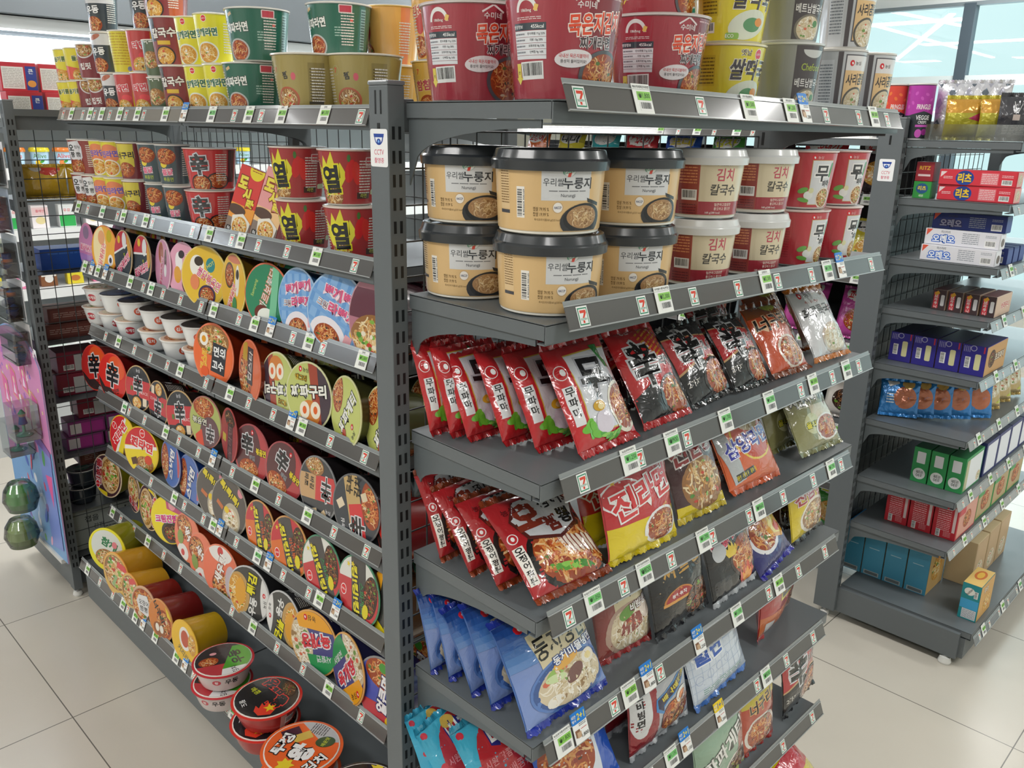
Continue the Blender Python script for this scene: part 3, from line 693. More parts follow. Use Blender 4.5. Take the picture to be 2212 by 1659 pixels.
# end rack of the far row, seen between
RD = rack('dark grey end rack full of snack bags behind the near rack, facing left', (2.4, 1.1, 0))
for yy in (.20, 1.15, 2.1): post_part(RD, 2.53, yy, .027, .035, 1.655, faces=())
mesh_panel(RD, .22, 2.1, 2.52, .12, 1.6, .06, .06, axis='y')
ZD = [1.62, 1.41, 1.145, .90, .60, .38, .15]
for i, z in enumerate(ZD):
    s = shelf_part(RD, .20, 2.1, 2.53, 2.19, z, axis='y', brackets=(0, 1), arm=.06)
    rails['D%d' % (i+1)] = rail_part(s, (2.18, 2.1, z-.024), (2.18, .20, z-.024), (-1, 0, 0), stickers=[.1+.16*k for k in range(12)]+[1.86])
# ------------------------------------------------------------------ open refrigerator along the back
RF = empty('open_refrigerator', (.2, 3.6, 0), 'white lit open refrigerator with grey canopy along the back wall', 'refrigerator'); RF.location = (.2, 3.6, 0); RF['wp'] = 1
def fp(name, g, m, parent=None):
    o = ob(name, g.mesh(name, m), parent or RF); 
    return o
g = Geo(); g.box(-2.5, 3.6, 4.25, 4.35, 0, 2.4, 'dfe3e4'); g.box(-2.5, 3.6, 3.6, 4.25, 0, .42, 'c8ccce'); g.box(-2.56, -2.5, 3.55, 4.35, 0, 2.4, 'c8ccce'); g.box(3.6, 3.66, 3.55, 4.35, 0, 2.4, 'c8ccce'); fp('cabinet', g, 'plastic')
g = Geo(); g.box(-2.5, 3.6, 3.55, 4.3, 2.06, 2.5, '6e7478'); fp('canopy', g, 'matte')
g = Geo(); g.box(-2.5, 3.6, 3.62, 3.72, 2.0, 2.055, 'f4f8fa'); g.box(-2.5, 3.6, 3.72, 4.25, 2.03, 2.055, 'f4f8fa'); g.box(-2.5, 3.6, 4.0, 4.25, 1.83, 1.99, 'e8eef2'); fp('inner_canopy', g, 'plastic')
MT['flight'] = mat('fridge_light', 'f0f8ff', .5, emit=5)
g = Geo()
for z in (2.015, 1.97): g.box(-2.4, 3.5, 3.78 if z < 2 else 3.74, 3.81 if z < 2 else 3.77, z-.012, z+.012, 'ffffff')
fp('light_tube', g, 'flight')
ZF = [1.66, 1.38, 1.09, .80, .50]
for z in ZF:
    g = Geo(); g.box(-2.48, 3.58, 3.68, 4.25, z-.02, z, 'e6eaec'); g.box(-2.48, 3.58, 3.66, 3.68, z-.05, z+.004, 'f2f4f4'); sh = fp('fridge_shelf', g, 'plastic')

def added_dark_sheet(parent, x0, x1, y0, y1, z0, z1):  # added opaque sheet, stands in for the darkness behind the wire backs
    g = Geo(); g.box(x0, x1, y0, y1, z0, z1, '34383b'); o = ob('added_dark_sheet', g.mesh('added_dark_sheet', 'plastic'), parent); o.data.materials[0] = MT['steelcol']
added_dark_sheet(RC, 1.97, 2.9, .155, .160, .12, 1.37); added_dark_sheet(RL, .606, .611, .40, 1.92, .12, 1.29); added_dark_sheet(RD, 2.535, 2.54, .22, 2.1, .12, 1.56)
# ================================================================== products
def at(px, py, t):
    return CAM+(fwd+RGT*((px-1106)/F)-UP*((py-829.5)/F))*t
ORD = ['first', 'second', 'third', 'fourth', 'fifth', 'sixth', 'seventh', 'eighth', 'ninth', 'tenth', 'eleventh', 'twelfth', 'thirteenth', 'fourteenth']
# ------------------------------------------------------------------ near rack, top shelf
def mug_front():
    a = Art().rect(0, 60, 400, 140, 'ac3d4a'); a.rect(62, 95, 70, 70, '8a2a38', r=20)
    a.ell(-46, 100, 15, 17, 'f0f0ee', a0=0, a1=180).ell(-46, 100, 11, 12, 'ac3d4a', a0=0, a1=180).rect(-33, 104, 5, 7, 'f2c86a', -20).txt('1860mg', -46, 101, 4.5, 'f4f2ee').lines(-44, 93, 34, 4, 2, 'e8d8d8', seed=3)
    a.rect(-44, 84, 46, 8, '3a4650').txt('영양정보', -60, 84, 4, 'ffffff').txt('455kcal', -32, 84, 4, 'ffffff').rect(-44, 64, 46, 31, 'eceef2')
    for k, t in enumerate(('탄수화물 71g 22%', '지방 15g 28%', '포화지방 8g 53%', '단백질 9g 16%')): a.txt(t, -34, 76-k*6.6, 3.4, '3a3e46').lines(-58, 76-k*6.6, 16, 4, 1, '8a8e96', seed=k).rect(-44, 72.6-k*6.6, 46, .4, '8a3a44')
    a.bar(-42, 36, 34, 20, rot=2, seed=5).poly([(-68, 44), (-60, 44), (-60, 28), (-57, 28), (-64, 20), (-71, 28), (-68, 28)], 'f2dc5a').txt('선', -64, 34, 4, '5a4a20')
    a.poly([(10, 112), (24, 121), (38, 112), (37, 110), (24, 118.5), (11, 110)], 'f0e4e4').txt('수미네', 24, 107, 8, 'f6eeee', bold=.03)
    a.txt('묵은지김치', 40, 88, 24, 'f0502e', rot=6, ol='fff4ec', ow=.05, bold=.05, w=72, sk=.1).txt('찌개라면', 40, 67, 14, '4a3a40', rot=3, ol='f4eef0', ow=.05, bold=.04, w=44)
    a.food(56, 30, 32, 26, 'red', 11, 40, bowl='55585e'); a.ell(12, 49, 23, 10, 'f4eef0', 4).txt('국내산 묵은지블럭이', 12, 52, 4.6, 'd84a50', w=36).txt('풍성히 들어있어요!', 12, 46, 4, '4a4448', w=32)
    a.lines(62, 118, 40, 8, 2, 'd8a8ac', seed=9)
    return a
LIDR = Art().rect(0, 0, 200, 200, 'ac3d4a').txt('묵은지', 0, 30, 40, 'f0502e', ol='fff4ec', bold=.05).food(0, -40, 50, 35, 'red', 3)
K_mug = cup('red_stew_noodle_cup', 'cup noodle', .0725, .0575, .124, 'ac3d4a', mug_front(), lid=LIDR, lidbase='d8c8c4', rim='e9e5e2')
MUG = [(1024, 222, 1.165, 0, 'red kimchi stew noodle cup beside the post, left end of the top shelf'),
       (1212, 212, 1.055, -3, 'nearest big red kimchi stew noodle cup, nutrition table and barcode showing'),
       (1412, 214, 1.24, 4, 'red kimchi stew noodle cup third from the post, beside the yellow cups')]
for px, py, t, rz, lb in MUG:
    P = at(px, py, t); P.y = max(P.y, -.188); K_mug.put(TR(P.x, P.y, ZR[0], R_(rz-44)), lb, 'red kimchi stew cups')
P = at(1404, 60, 1.27); K_mug.put(TR(P.x, P.y, ZR[0]+.1255, R_(-38)), 'upper red kimchi stew cup resting on the third one, cut by the top edge', 'red kimchi stew cups')
def rice_art():
    a = Art().rect(0, 60, 400, 140, 'e8da3e'); a.txt('옛날', 18, 86, 9, '5a4a48', ol='fbf6d0').oval(40, 84, 7, 'e0506a').txt('쌀떡국', 30, 62, 30, '46424a', ol='f4f0d8', ow=.04, bold=.05, w=70, sk=.15)
    a.ell(24, 26, 34, 20, 'dfe6d4', 15).ell(30, 26, 16, 10, '5f9a6a').ell(42, 30, 8, 6, 'e89a4a').rect(-40, 60, 28, 44, 'd8c83a').lines(-40, 60, 25, 40, 8, '7a7024', seed=4).bar(-42, 22, 22, 15, seed=8).rect(-2, 10, 22, 9, '8fbf5a', r=3).txt('ECO', -6, 10, 5, 'ffffff')
    return a
K_rice = cup('yellow_rice_cake_cup', 'cup noodle', .060, .049, .098, 'e8da3e', rice_art(), lidbase='f4ecc0', rim='f4f0dc')
P = at(1560, 214, 1.335)
for k, lb in enumerate(('lower yellow rice cake soup cup between red and grey cups on top shelf', 'upper yellow rice cake soup cup stacked on another, top shelf')):
    K_rice.put(TR(P.x+.004*k, P.y, ZR[0]+.0995*k, R_(-46-6*k)), lb, 'yellow rice cake soup cups')
def viet_art():
    a = Art().rect(0, 60, 400, 160, '9a9c98').rect(34, 60, 62, 160, '4a4448'); a.ell(34, 100, 20, 12, 'c8cac8', a0=180, a1=360).txt('Chefood', 34, 74, 11, 'a8b848', w=40, bold=.02).txt('베트남쌀국수', 34, 50, 14, 'f2f0ee', w=56, bold=.02).food(34, 20, 24, 19, 'wht', 4, bowl='7a7468').ell(46, 28, 6, 5, '4f8a50')
    return a
K_viet = cup('rice_noodle_cup', 'cup noodle', .056, .046, .110, '9a9c98', viet_art(), lidbase='dcdedc', rim='e4e6e4')
P = at(1690, 228, 1.42)
for k, lb in enumerate(('lower grey and dark Vietnamese rice noodle cup, right part of top shelf', 'upper grey and dark Vietnamese rice noodle cup, right part of top shelf')):
    K_viet.put(TR(P.x-.002*k, P.y+.004*k, ZR[0]+.1115*k, R_(-52-6*k)), lb, 'grey Vietnamese rice noodle cups')
def sari_art():
    a = Art().rect(0, 60, 400, 160, 'c9cccf').rect(-30, 50, 26, 90, 'dfe2e6').lines(-30, 56, 22, 66, 13, '8a9098', seed=6).rect(-8, 55, 8, 140, '5a5458').rect(26, 58, 52, 92, '55525a').rect(26, 58, 48, 88, 'e9c48e').rect(26, 90, 48, 24, 'e4e2e2').dot(12, 90, 5).txt('농심', 24, 90, 6.5, '4a4648').txt('사리곰탕', 28, 64, 19, '3a363a', w=46, sk=.1, bold=.04, rot=4).food(28, 26, 22, 22, 'wht', 7, bowl='5a5650').rect(62, 52, 12, 20, 'c8404a', r=2).lines(62, 80, 12, 18, 5, '8a9098', seed=2)
    return a
K_sari = cup('beef_soup_noodle_cup', 'cup noodle', .0475, .040, .112, 'c9cccf', sari_art(), lidbase='e6e2dc', rim='ece8e2')
for (px, py, t, k, lb) in ((1800, 238, 1.52, 0, 'lower grey beef soup noodle cup beside the dark Vietnamese cup'), (1826, 60, 1.52, 1, 'upper grey beef soup noodle cup, tallest at the shelf end'), (1862, 245, 1.575, 0, 'last grey beef soup noodle cup at the right end of top shelf')):
    P = at(px if k == 0 else 1800, 238 if k else py, t); K_sari.put(TR(P.x+.012*k, P.y+.002, ZR[0]+.1135*k, R_(-50)), lb, 'grey beef soup cups')
# ------------------------------------------------------------------ near rack, second shelf
def nur_art():
    a = Art().rect(0, 45, 500, 120, 'dcb983')
    a.rect(25, 58, 62, 34, 'd6d8da').ell(26, 76, 7.5, 7, 'f2f4f2').ring(26, 76, 8.5, 7.6, '2f8f6a', .16).poly([(19, 82), (31, 82), (31, 80), (27.5, 68), (24, 68), (26.5, 78.5), (19, 78.5)], 'd84a3c').rect(26, 74.5, 15, 4, '2f8f6a', 14).txt('SELECT', 26, 74.5, 3, 'ffffff', rot=14)
    a.txt('우리쌀', 8, 62, 9, '3c4046', w=24, bold=.005).txt('누룽지', 38, 61, 13, '34383e', w=38, bold=.03).lines(26, 52, 46, 2.6, 1, '7a7c80', seed=5).txt('Nurungji', 26, 46.5, 5, '6a6c72', w=18)
    a.txt('멥쌀 79.95 %', -6, 31, 5, '7a5f38', w=19).txt('찹쌀 19.99 %', -6, 25, 5, '7a5f38', w=19).txt('즉석조리식품/60 g(225 kcal)', 2, 18.5, 3.4, '8f744a', w=32)
    a.ell(14, 33, 5.6, 5.8, 'f0ece6').ring(14, 33, 6.4, 6.5, '3f4a72', .12).txt('HACCP', 14, 33, 3, '3f4a72', w=8.5)
    a.poly([(52, 44), (74, 38), (74, 34), (54, 39)], '303234').ell(48, 18, 31, 20, '34363a', 6).ell(48, 21, 27, 17, '24262a', 6).food(48, 22, 23, 13.5, 'rice', 9, 46)
    a.rect(-32, 38, 11, 36, 'f0ece4'); rnd = random.Random(4); y = 22
    while y < 54:
        l = rnd.choice((.5, .9, 1.4)); a.rect(-33.2, y, 6.5, l, '33363a'); y += l+rnd.choice((.6, .9))
    a.txt('8 802654 900169', -27.6, 38, 1.9, '44474a', rot=90, w=30)
    a.rect(-58, 52, 18, 46, 'e3c595').lines(-58, 56, 16, 42, 14, '8f6f45', seed=12).rect(-58, 26, 18, 4, '44444a').txt('6시', -52, 78, 5, '55504a')
    return a
K_nur = tub('scorched_rice_tub', 'instant rice tub', .068, .0625, .098, 'dcb983', nur_art(), '33373b', lidh=.024)
NUR = [(1019, 640, 1.175, 'back left by the post', 0), (1197, 660, 1.072, 'in the front stack nearest the camera', 0), (1380, 640, 1.165, 'beside the white lidded noodle cups', 0)]
for i, (px, py, t, w_, rz) in enumerate(NUR):
    P = at(px, py, t); P.y = max(P.y, -.186)
    for k in (0, 1):
        K_nur.put(TR(P.x+.004*(k if i != 1 else -k), P.y, ZR[1]+.0005+.0985*k, R_((-64, -51, -53)[i]+(5 if k == 0 and i == 1 else 0)-(8 if k == 1 and i == 0 else 0))), ('upper' if k else 'lower')+' tan scorched rice tub with black lid '+w_, 'tan scorched rice tubs')
def kim_art():
    a = Art().rect(0, 45, 500, 120, 'dccfb0').rect(0, 8, 500, 34, 'a33440'); a.rect(-36, 45, 34, 84, 'a8463c').rect(-36, 45, 31, 80, '963a36').lines(-36, 66, 27, 34, 8, 'd88a60', seed=3).bar(-34, 34, 24, 15, seed=6).lines(-36, 14, 27, 16, 4, '6f2a2c', seed=8)
    a.txt('7-SELECT', 16, 78, 5, '4a4642', w=24).txt('김치', 18, 63, 18, 'c0455a', w=28, bold=.03).txt('칼국수', 18, 42, 16, '4a463e', w=42, bold=.04, sk=.1).txt('얼큰하고깔끔한', 20, 21, 4.5, 'f0dcd0', w=30).txt('풍깃하고 쫄깃한', 20, 15, 4.5, 'f0dcd0', w=30).txt('168 g(280 kcal)', 4, 9, 3.6, 'f0e4e0', w=24)
    return a
K_kim = tub('kimchi_noodle_tub', 'cup noodle', .058, .049, .098, 'dccfb0', kim_art(), 'd9dbda', lidh=.022, m='wrap')
for i, (px, t) in enumerate(((1538, 1.27), (1660, 1.375))):
    P = at(px, 610, t); P.y = max(P.y, -.196)
    for k in (0, 1): K_kim.put(TR(P.x+.006*k, P.y, ZR[1]+.0005+.0985*k, R_(-44+4*i*k-(0 if k else -6*i))), ('upper' if k else 'lower')+(' kimchi noodle tub with white lid, next to the black lidded tubs' if i == 0 else ' kimchi noodle tub with white lid, next to the red cups'), 'white lidded kimchi noodle tubs')
def mu_art():
    a = Art().rect(0, 45, 500, 120, 'bf3a44').rect(38, 45, 40, 74, 'c8a060').rect(38, 45, 38, 72, 'd9dcdf').dot(20, 86, 4.5).txt('농심', 30, 86, 5, 'e8b0b0').txt('무', 38, 60, 26, '3a3c40', ol='f4f4f2', bold=.05).txt('파마', 48, 44, 11, '3f4144', bold=.03, w=15, rot=6).rect(55, 66, 4.5, 24, '4f9a58', -8, r=2).food(48, 20, 14, 15, 'veg', 5, bowl='e8e0d0')
    a.ell(18, 24, 8, 7, 'e8ece8').ell(22, 32, 4.5, 4.5, 'dfe0b0').ell(8, 32, 9, 4.5, '6fae50', 20).ell(10, 16, 10, 3.6, '6fae50', -10).lines(-30, 45, 30, 60, 14, 'a8303a', seed=3)
    return a
K_mu = cup('radish_noodle_cup', 'cup noodle', .0535, .043, .096, 'bf3a44', mu_art(), lidbase='e6dcd6', rim='d8b0a8')
for i, (px, t) in enumerate(((1755, 1.47), (1832, 1.56))):
    P = at(px, 590, t); P.y = max(P.y, -.203)
    for k in (0, 1): K_mu.put(TR(P.x+.004*k, P.y+.0, ZR[1]+.0975*k, R_((-70 if k else -56)+2*i)), ('upper' if k else 'lower')+(' red radish noodle cup beside the white lidded tubs' if i == 0 else ' red radish noodle cup at the right end of second shelf'), 'red radish noodle cups')
# ------------------------------------------------------------------ near rack, bagged noodles
def bagmat(px, py, z, lean, yaw=0, roll=0, lift=0, X=None, Y=None):
    P = hit(px, py, 2, z) if X is None else Vector((X, Y, z))
    return Matrix.Translation((P.x, P.y, z+lift)) @ Matrix.Rotation(R_(yaw), 4, 'Z') @ Matrix.Rotation(R_(-lean), 4, 'X') @ Matrix.Rotation(R_(roll), 4, 'Y')
def colx(px, Y, z):
    lo, hi = -.5, 1.6
    for _ in range(34):
        m_ = (lo+hi)/2
        if proj((m_, Y, z))[0] < px: lo = m_
        else: hi = m_
    return (lo+hi)/2
def rbag(K, row, pL, pR, Y, lean, yaw, roll, lb, grp=None, lift=.004):
    z = ZR[row-1]+lift; Y = max(Y, -.243); xa, xb = colx(pL, Y, z), colx(pR, Y, z); W = (xb-xa)*.94; sc = W/K.W
    M = Matrix.Translation(((xa+xb)/2, Y, z)) @ Matrix.Rotation(R_(yaw), 4, 'Z') @ Matrix.Rotation(R_(-lean), 4, 'X') @ Matrix.Rotation(R_(roll), 4, 'Y') @ Matrix.Diagonal((sc, 1, 1.0 if sc > 1 else max(sc, .85), 1))
    K.put(M, lb, grp)
def a_mupa():
    a = Art().rect(0, 60, 100, 160, 'c4282e').poly([(-30, 108), (48, 108), (48, 8), (-6, 8)][:0] or [(-28, 104), (49, 104), (49, 12), (-28, 12)], 'd8b84a').rect(11, 58, 75, 89, 'd9dbe0')
    a.txt('무', 2, 72, 46, '1f1f22', ol='b9bcc4', ow=.05, bold=.06, w=44, rot=-6).txt('파마', 32, 58, 20, '242427', bold=.04, w=24, rot=-10, ol='c8cad0', ow=.04).poly([(20, 108), (34, 108), (32, 92), (42, 78), (30, 80), (22, 94)], '2f8a3e').txt('진하게', 30, 94, 5, 'ffffff', rot=-60)
    a.rect(-39, 48, 13, 44, 'e4e6e8').vtxt('무파마', -39, 52, 11, '2a2a2c', bold=.03).ell(-40, 86, 7.5, 8.5, 'f0e8e8', n=18).ell(-40, 86, 6.6, 7.6, 'c4282e', n=18).ell(-38, 86, 3, 4, 'f4f4f4', n=10)
    a.food(34, 32, 20, 26, 'red', 21, 40, bowl='f0ead8'); a.ell(-4, 22, 14, 13, 'e0d8e4').ell(-6, 40, 10, 6, 'd8a82c').ell(-5, 39, 5, 3.4, 'f4e0a0')
    for k in range(5): a.ell(-32+3*k, 20-2*k+6*(k % 2), 8, 4.4, '6fbf3a', 40*k)
    for k in range(5): a.ell(-8+5*k, 8-k, 12, 2.4, ['4fa83c', '8fd05a'][k % 2], 14*k-20)
    return a
K_mupa = bag('radish_noodle_pouch', 'instant noodle pouch', .125, .165, .034, 'c4282e', a_mupa(), seal='b8242a', side='b8262c', seed=2)
MUD = .028
for i, (pl, w_, y, ln, yw, rl) in enumerate(((930, 100, -.042, 17, -4, -3), (968, 108, -.064, 21, 4, 2), (1012, 118, -.086, 29, -4, -2), (1082, 124, -.126, 28, 4, 2), (1160, 128, -.168, 30, -4, -2), (1248, 138, -.215, 31, 2, 0))):
    rbag(K_mupa, 3, pl, pl+w_, y-MUD*i/5, ln, yw, rl, ('nearest and most open red and white radish noodle pouch, third shelf' if i == 5 else ORD[4-i]+' red and white radish noodle pouch back from the front one, third shelf'), 'red and white radish noodle pouches')
def a_shin(black=False):
    b0 = '1f2024' if black else 'c22a2e'
    a = Art().rect(0, 60, 100, 160, b0)
    if black: a.poly([(-49, 92), (49, 80), (49, 44), (20, 50), (10, 36), (-2, 52), (-49, 38)], 'c8a070').poly([(-49, 90), (49, 78), (49, 47), (19, 53), (10, 40), (-3, 55), (-49, 41)], 'b82a30')
    else: a.poly([(-49, 30), (-20, 42), (49, 12), (49, 0), (-49, 0)], '1f2024').lines(22, 96, 40, 40, 7, 'd8902c', rot=20, seed=5)
    a.dot(-34, 116, 6).txt('농심', -16, 115, 9, 'f0f0f0', bold=.02)
    a.txt('辛', -14, 70, 62, '151517', ol='d8dadd', ow=.045, bold=.05, w=48).txt('BLACK' if black else '라면', 30, 66, 13, '1c1c1e', ol='e8e8ea', ow=.06, bold=.03, w=32)
    a.food(20 if black else 26, 22, 30, 23, 'red', 31 if black else 32, 44, bowl='3a3432')
    if black: a.txt('2가지', -34, 24, 9, 'e8e4dc', bold=.02)
    return a
K_shin = bag('spicy_noodle_pouch', 'instant noodle pouch', .125, .165, .034, 'c22a2e', a_shin(), seal='b8262a', seed=5)
K_shinb = bag('black_spicy_noodle_pouch', 'instant noodle pouch', .14, .165, .036, '1f2024', a_shin(True), seal='1c1d20', seed=6)
def a_gen(bgc, title, tc, oc, food='red', extra=None, brand=None, th=26, tw=86, ty=66, fx=10, fy=26, fr=30, rot=4, H=130, bowl='e8e2d8', seed=1):
    a = Art().rect(0, 60, 100, 170, bgc)
    if extra: extra(a)
    if brand == 'n': a.dot(-30, H-20, 6).txt('농심', -12, H-21, 9, tc if bgc in ('d8dadc', 'a9c4a8') else 'f0f0f0', bold=.02)
    if brand == 'o': a.oval(0, H-22, 9)
    a.food(fx, fy, fr, fr*.78, food, seed, 46, bowl=bowl)
    a.txt(title, 0, ty, th, tc, rot=rot, ol=oc, ow=.05, bold=.05, w=tw, sk=.12)
    return a
K_neo = bag('seafood_noodle_pouch', 'instant noodle pouch', .118, .150, .034, 'd8602c', a_gen('c8502a', '너구리', '1f1c1a', 'f0c8a0', 'red', lambda a: a.rect(0, 104, 100, 30, '8a4a20').ell(10, 112, 24, 16, 'b8c040'), 'n', ty=78, seed=41, bowl='e8d8c8'), seal='7a3a1a', seed=8)
K_huru = bag('white_noodle_pouch', 'instant noodle pouch', .112, .155, .034, 'd8dadc', a_gen('d8dadc', '후루룩국수', '26262a', None, 'wht', lambda a: a.rect(46, 40, 10, 90, 'd8762c').ell(30, 118, 10, 12, '6a3a1c').txt('건면', 30, 118, 6, 'f0c878').txt('속초홍게육수', -8, 96, 6, 'c85a4a', w=36), 'n', th=22, ty=78, seed=42, bowl='c8b8a8'), seal='c8762c', side='c8702c', seed=9)
rbag(K_shin, 3, 1392, 1500, -0.233, 36, 0, 0, 'bright red spicy noodle pouch beside the white radish pouch')
rbag(K_shinb, 3, 1330, 1450, -0.153, 32, 0, -3, 'black and red spicy noodle pouch behind the bright red one', 'black spicy noodle pouches')
rbag(K_shinb, 3, 1494, 1588, -0.223, 36, 0, -3, 'black spicy noodle pouch with large noodle bowl, mid third shelf', 'black spicy noodle pouches')
rbag(K_shinb, 3, 1590, 1668, -0.228, 38, 0, 2, 'black and red spicy noodle pouch beside the orange seafood pouch', 'black spicy noodle pouches')
rbag(K_shinb, 3, 1520, 1610, -0.128, 30, 0, 2, 'black spicy noodle pouch half hidden at the back of third shelf', 'black spicy noodle pouches')
rbag(K_neo, 3, 1672, 1752, -0.233, 38, 0, 2, 'orange seafood noodle pouch with bowl, right of the black pouches')
rbag(K_neo, 3, 1664, 1734, -0.168, 34, -3, -2, 'orange seafood noodle pouch behind another orange one')
rbag(K_huru, 3, 1762, 1838, -0.233, 34, 0, 2, 'white noodle pouch with orange edge, right end of third shelf', 'white noodle pouches')
rbag(K_huru, 3, 1740, 1812, -0.173, 30, -4, 0, 'white noodle pouch behind the front white one, third shelf', 'white noodle pouches')
# fourth shelf
def a_squid():
    a = Art().rect(0, 60, 110, 160, 'b0262c').ell(12, 34, 52, 44, '1e1c1c').food(12, 34, 46, 38, 'red', 51, 70)
    for k in range(7): a.ell(4+6*k, 40-1.5*k, 2.6, 12, 'f2e4d4', 12).ell(7+6*k, 40-1.5*k, 1.3, 11, '8a3a2a', 12)
    for k in range(3): a.ell(-10+14*k, 18-3*k, 14, 3.6, ['5aa032', '8cc850', '3f8a2c'][k], -24)
    a.poly([(-24, 104), (-38, 84), (-30, 58), (6, 46), (36, 56), (46, 84), (30, 106)], '5a2420').poly([(-23, 104), (-35, 84), (-27, 61), (6, 50), (33, 60), (42, 84), (29, 106)], 'd2d4d8')
    a.txt('오', -16, 84, 32, '8a3222', bold=.09).txt('징어', 18, 92, 15, '1c1c1e', bold=.06, w=32).txt('짬', 6, 66, 20, '7a2c22', bold=.07).txt('뽕', 26, 70, 20, '1c1c1e', bold=.06).lines(10, 104, 40, 6, 1, '3a3a3c', seed=3)
    a.rect(-43, 34, 10, 44, 'f0ece4').vtxt('오징어짬뽕', -43, 34, 8.4, '1c1c1e', bold=.03).ell(-43, 66, 5, 6, 'f4f0f0').ell(-43, 66, 4, 5, 'c42830').ell(-43, 66, 1.8, 2.6, 'f8f4f4').txt('농심', -32, 96, 8, '5a1418')
    return a
K_squid = bag('squid_noodle_pouch', 'instant noodle pouch', .155, .168, .036, 'a8262a', ysc(a_squid(), .84), seal='8a3a1c', side='7a2a20', seed=11)
rbag(K_squid, 4, 945, 1062, -0.060, 26, 6, 2, 'squid noodle pouch at the back of the stack by the post', 'squid noodle pouches', .006)
rbag(K_squid, 4, 1010, 1145, -0.118, 36, 3, -1, 'squid noodle pouch third from the front, leaning on the stack', 'squid noodle pouches', .006)
rbag(K_squid, 4, 1075, 1225, -0.178, 44, 0, 1, 'squid noodle pouch just behind the front one', 'squid noodle pouches', .006)
rbag(K_squid, 4, 1160, 1326, -0.253, 50, -2, 1, 'front squid noodle pouch with white octagon label, fully visible', 'squid noodle pouches', .006)
K_jin = bag('red_yellow_noodle_pouch', 'instant noodle pouch', .125, .160, .036, 'c8262e', a_gen('c4262e', '진라면', 'd8343a', 'f4f2f0', 'red', lambda a: a.rect(0, 10, 100, 52, 'e8d020').ell(-26, 70, 26, 20, 'f0eef0').ell(-26, 70, 24, 18, 'c4262e').star(-36, 88, 4, 'f0c838').star(24, 112, 5, 'f4e8e8').star(-16, 104, 5, '3a6a4a').rect(28, 40, 15, 8, 'c8282e', 20, r=3).txt('매운맛', 28, 40, 5, 'ffe860', rot=20), 'o', th=36, ty=66, rot=12, fx=22, fy=20, fr=24, seed=61, bowl='f0f0f0'), seal='e0c820', side='e0c81c', seed=12)
rbag(K_jin, 4, 1312, 1468, -0.248, 18, 0, 2, 'red and yellow noodle pouch with white lettering, fourth shelf', 'red and yellow noodle pouches')
rbag(K_jin, 4, 1265, 1400, -0.183, 18, -2, -2, 'red and yellow noodle pouch behind the front one', 'red and yellow noodle pouches')
K_jjam = bag('seafood_stew_noodle_pouch', 'instant noodle pouch', .135, .160, .036, '4a2826', a_gen('46262a', '진짬뽕', 'a03034', 'e8e0dc', 'veg', lambda a: a.rect(0, 2, 100, 20, 'e0c81c'), 'o', th=32, ty=80, rot=8, fx=4, fy=32, fr=42, seed=62, bowl=None), seal='c8b01c', seed=13)
rbag(K_jjam, 4, 1464, 1572, -0.233, 25, 0, 2, 'dark brown seafood stew noodle pouch beside the red and yellow pouch')
K_sam = bag('orange_noodle_pouch', 'instant noodle pouch', .128, .155, .034, 'd8602a', a_gen('d8622e', '삼양라면', '3438a8', 'e8e6ee', 'wht', lambda a: a.ell(14, 70, 40, 44, 'e8c83a').ell(14, 70, 37, 41, 'c8442a').rect(-38, 50, 20, 90, 'b8bcbe', 10).rect(-20, 14, 36, 10, '2a2a2c', 8).txt('평범하게 위대하게', -18, 14, 7, 'f0dc3a', w=36, rot=8), None, th=26, ty=56, rot=8, fx=12, fy=86, fr=22, seed=63, bowl=None), seal='c8562a', seed=14)
rbag(K_sam, 4, 1578, 1690, -0.233, 32, 0, 2, 'orange noodle pouch with blue lettering, right half of fourth shelf', 'orange noodle pouches')
rbag(K_sam, 4, 1530, 1640, -0.168, 28, -4, 2, 'orange noodle pouch behind the front orange one', 'orange noodle pouches')
K_saj = bag('olive_noodle_pouch', 'instant noodle pouch', .118, .165, .034, '8a8a5a', a_gen('8e8c5e', '사천짜파게티', 'f0f0ec', '2a2a28', 'red', lambda a: a.rect(20, 40, 60, 60, 'd8ccb0').ell(-14, 40, 16, 18, 'c8c89a').txt('올리브', -12, 38, 11, 'e8dc3a', ol='2a4a2a', bold=.04), 'n', th=24, ty=86, rot=4, fx=20, fy=28, fr=26, seed=64, bowl='e8e4dc'), seal='7a7a4a', seed=15)
rbag(K_saj, 4, 1730, 1820, -0.233, 32, 0, 3, 'olive noodle pouch with white lettering, right end of fourth shelf', 'olive noodle pouches')
rbag(K_saj, 4, 1668, 1745, -0.178, 24, -4, -3, 'olive noodle pouch turned sideways behind the front olive one', 'olive noodle pouches')
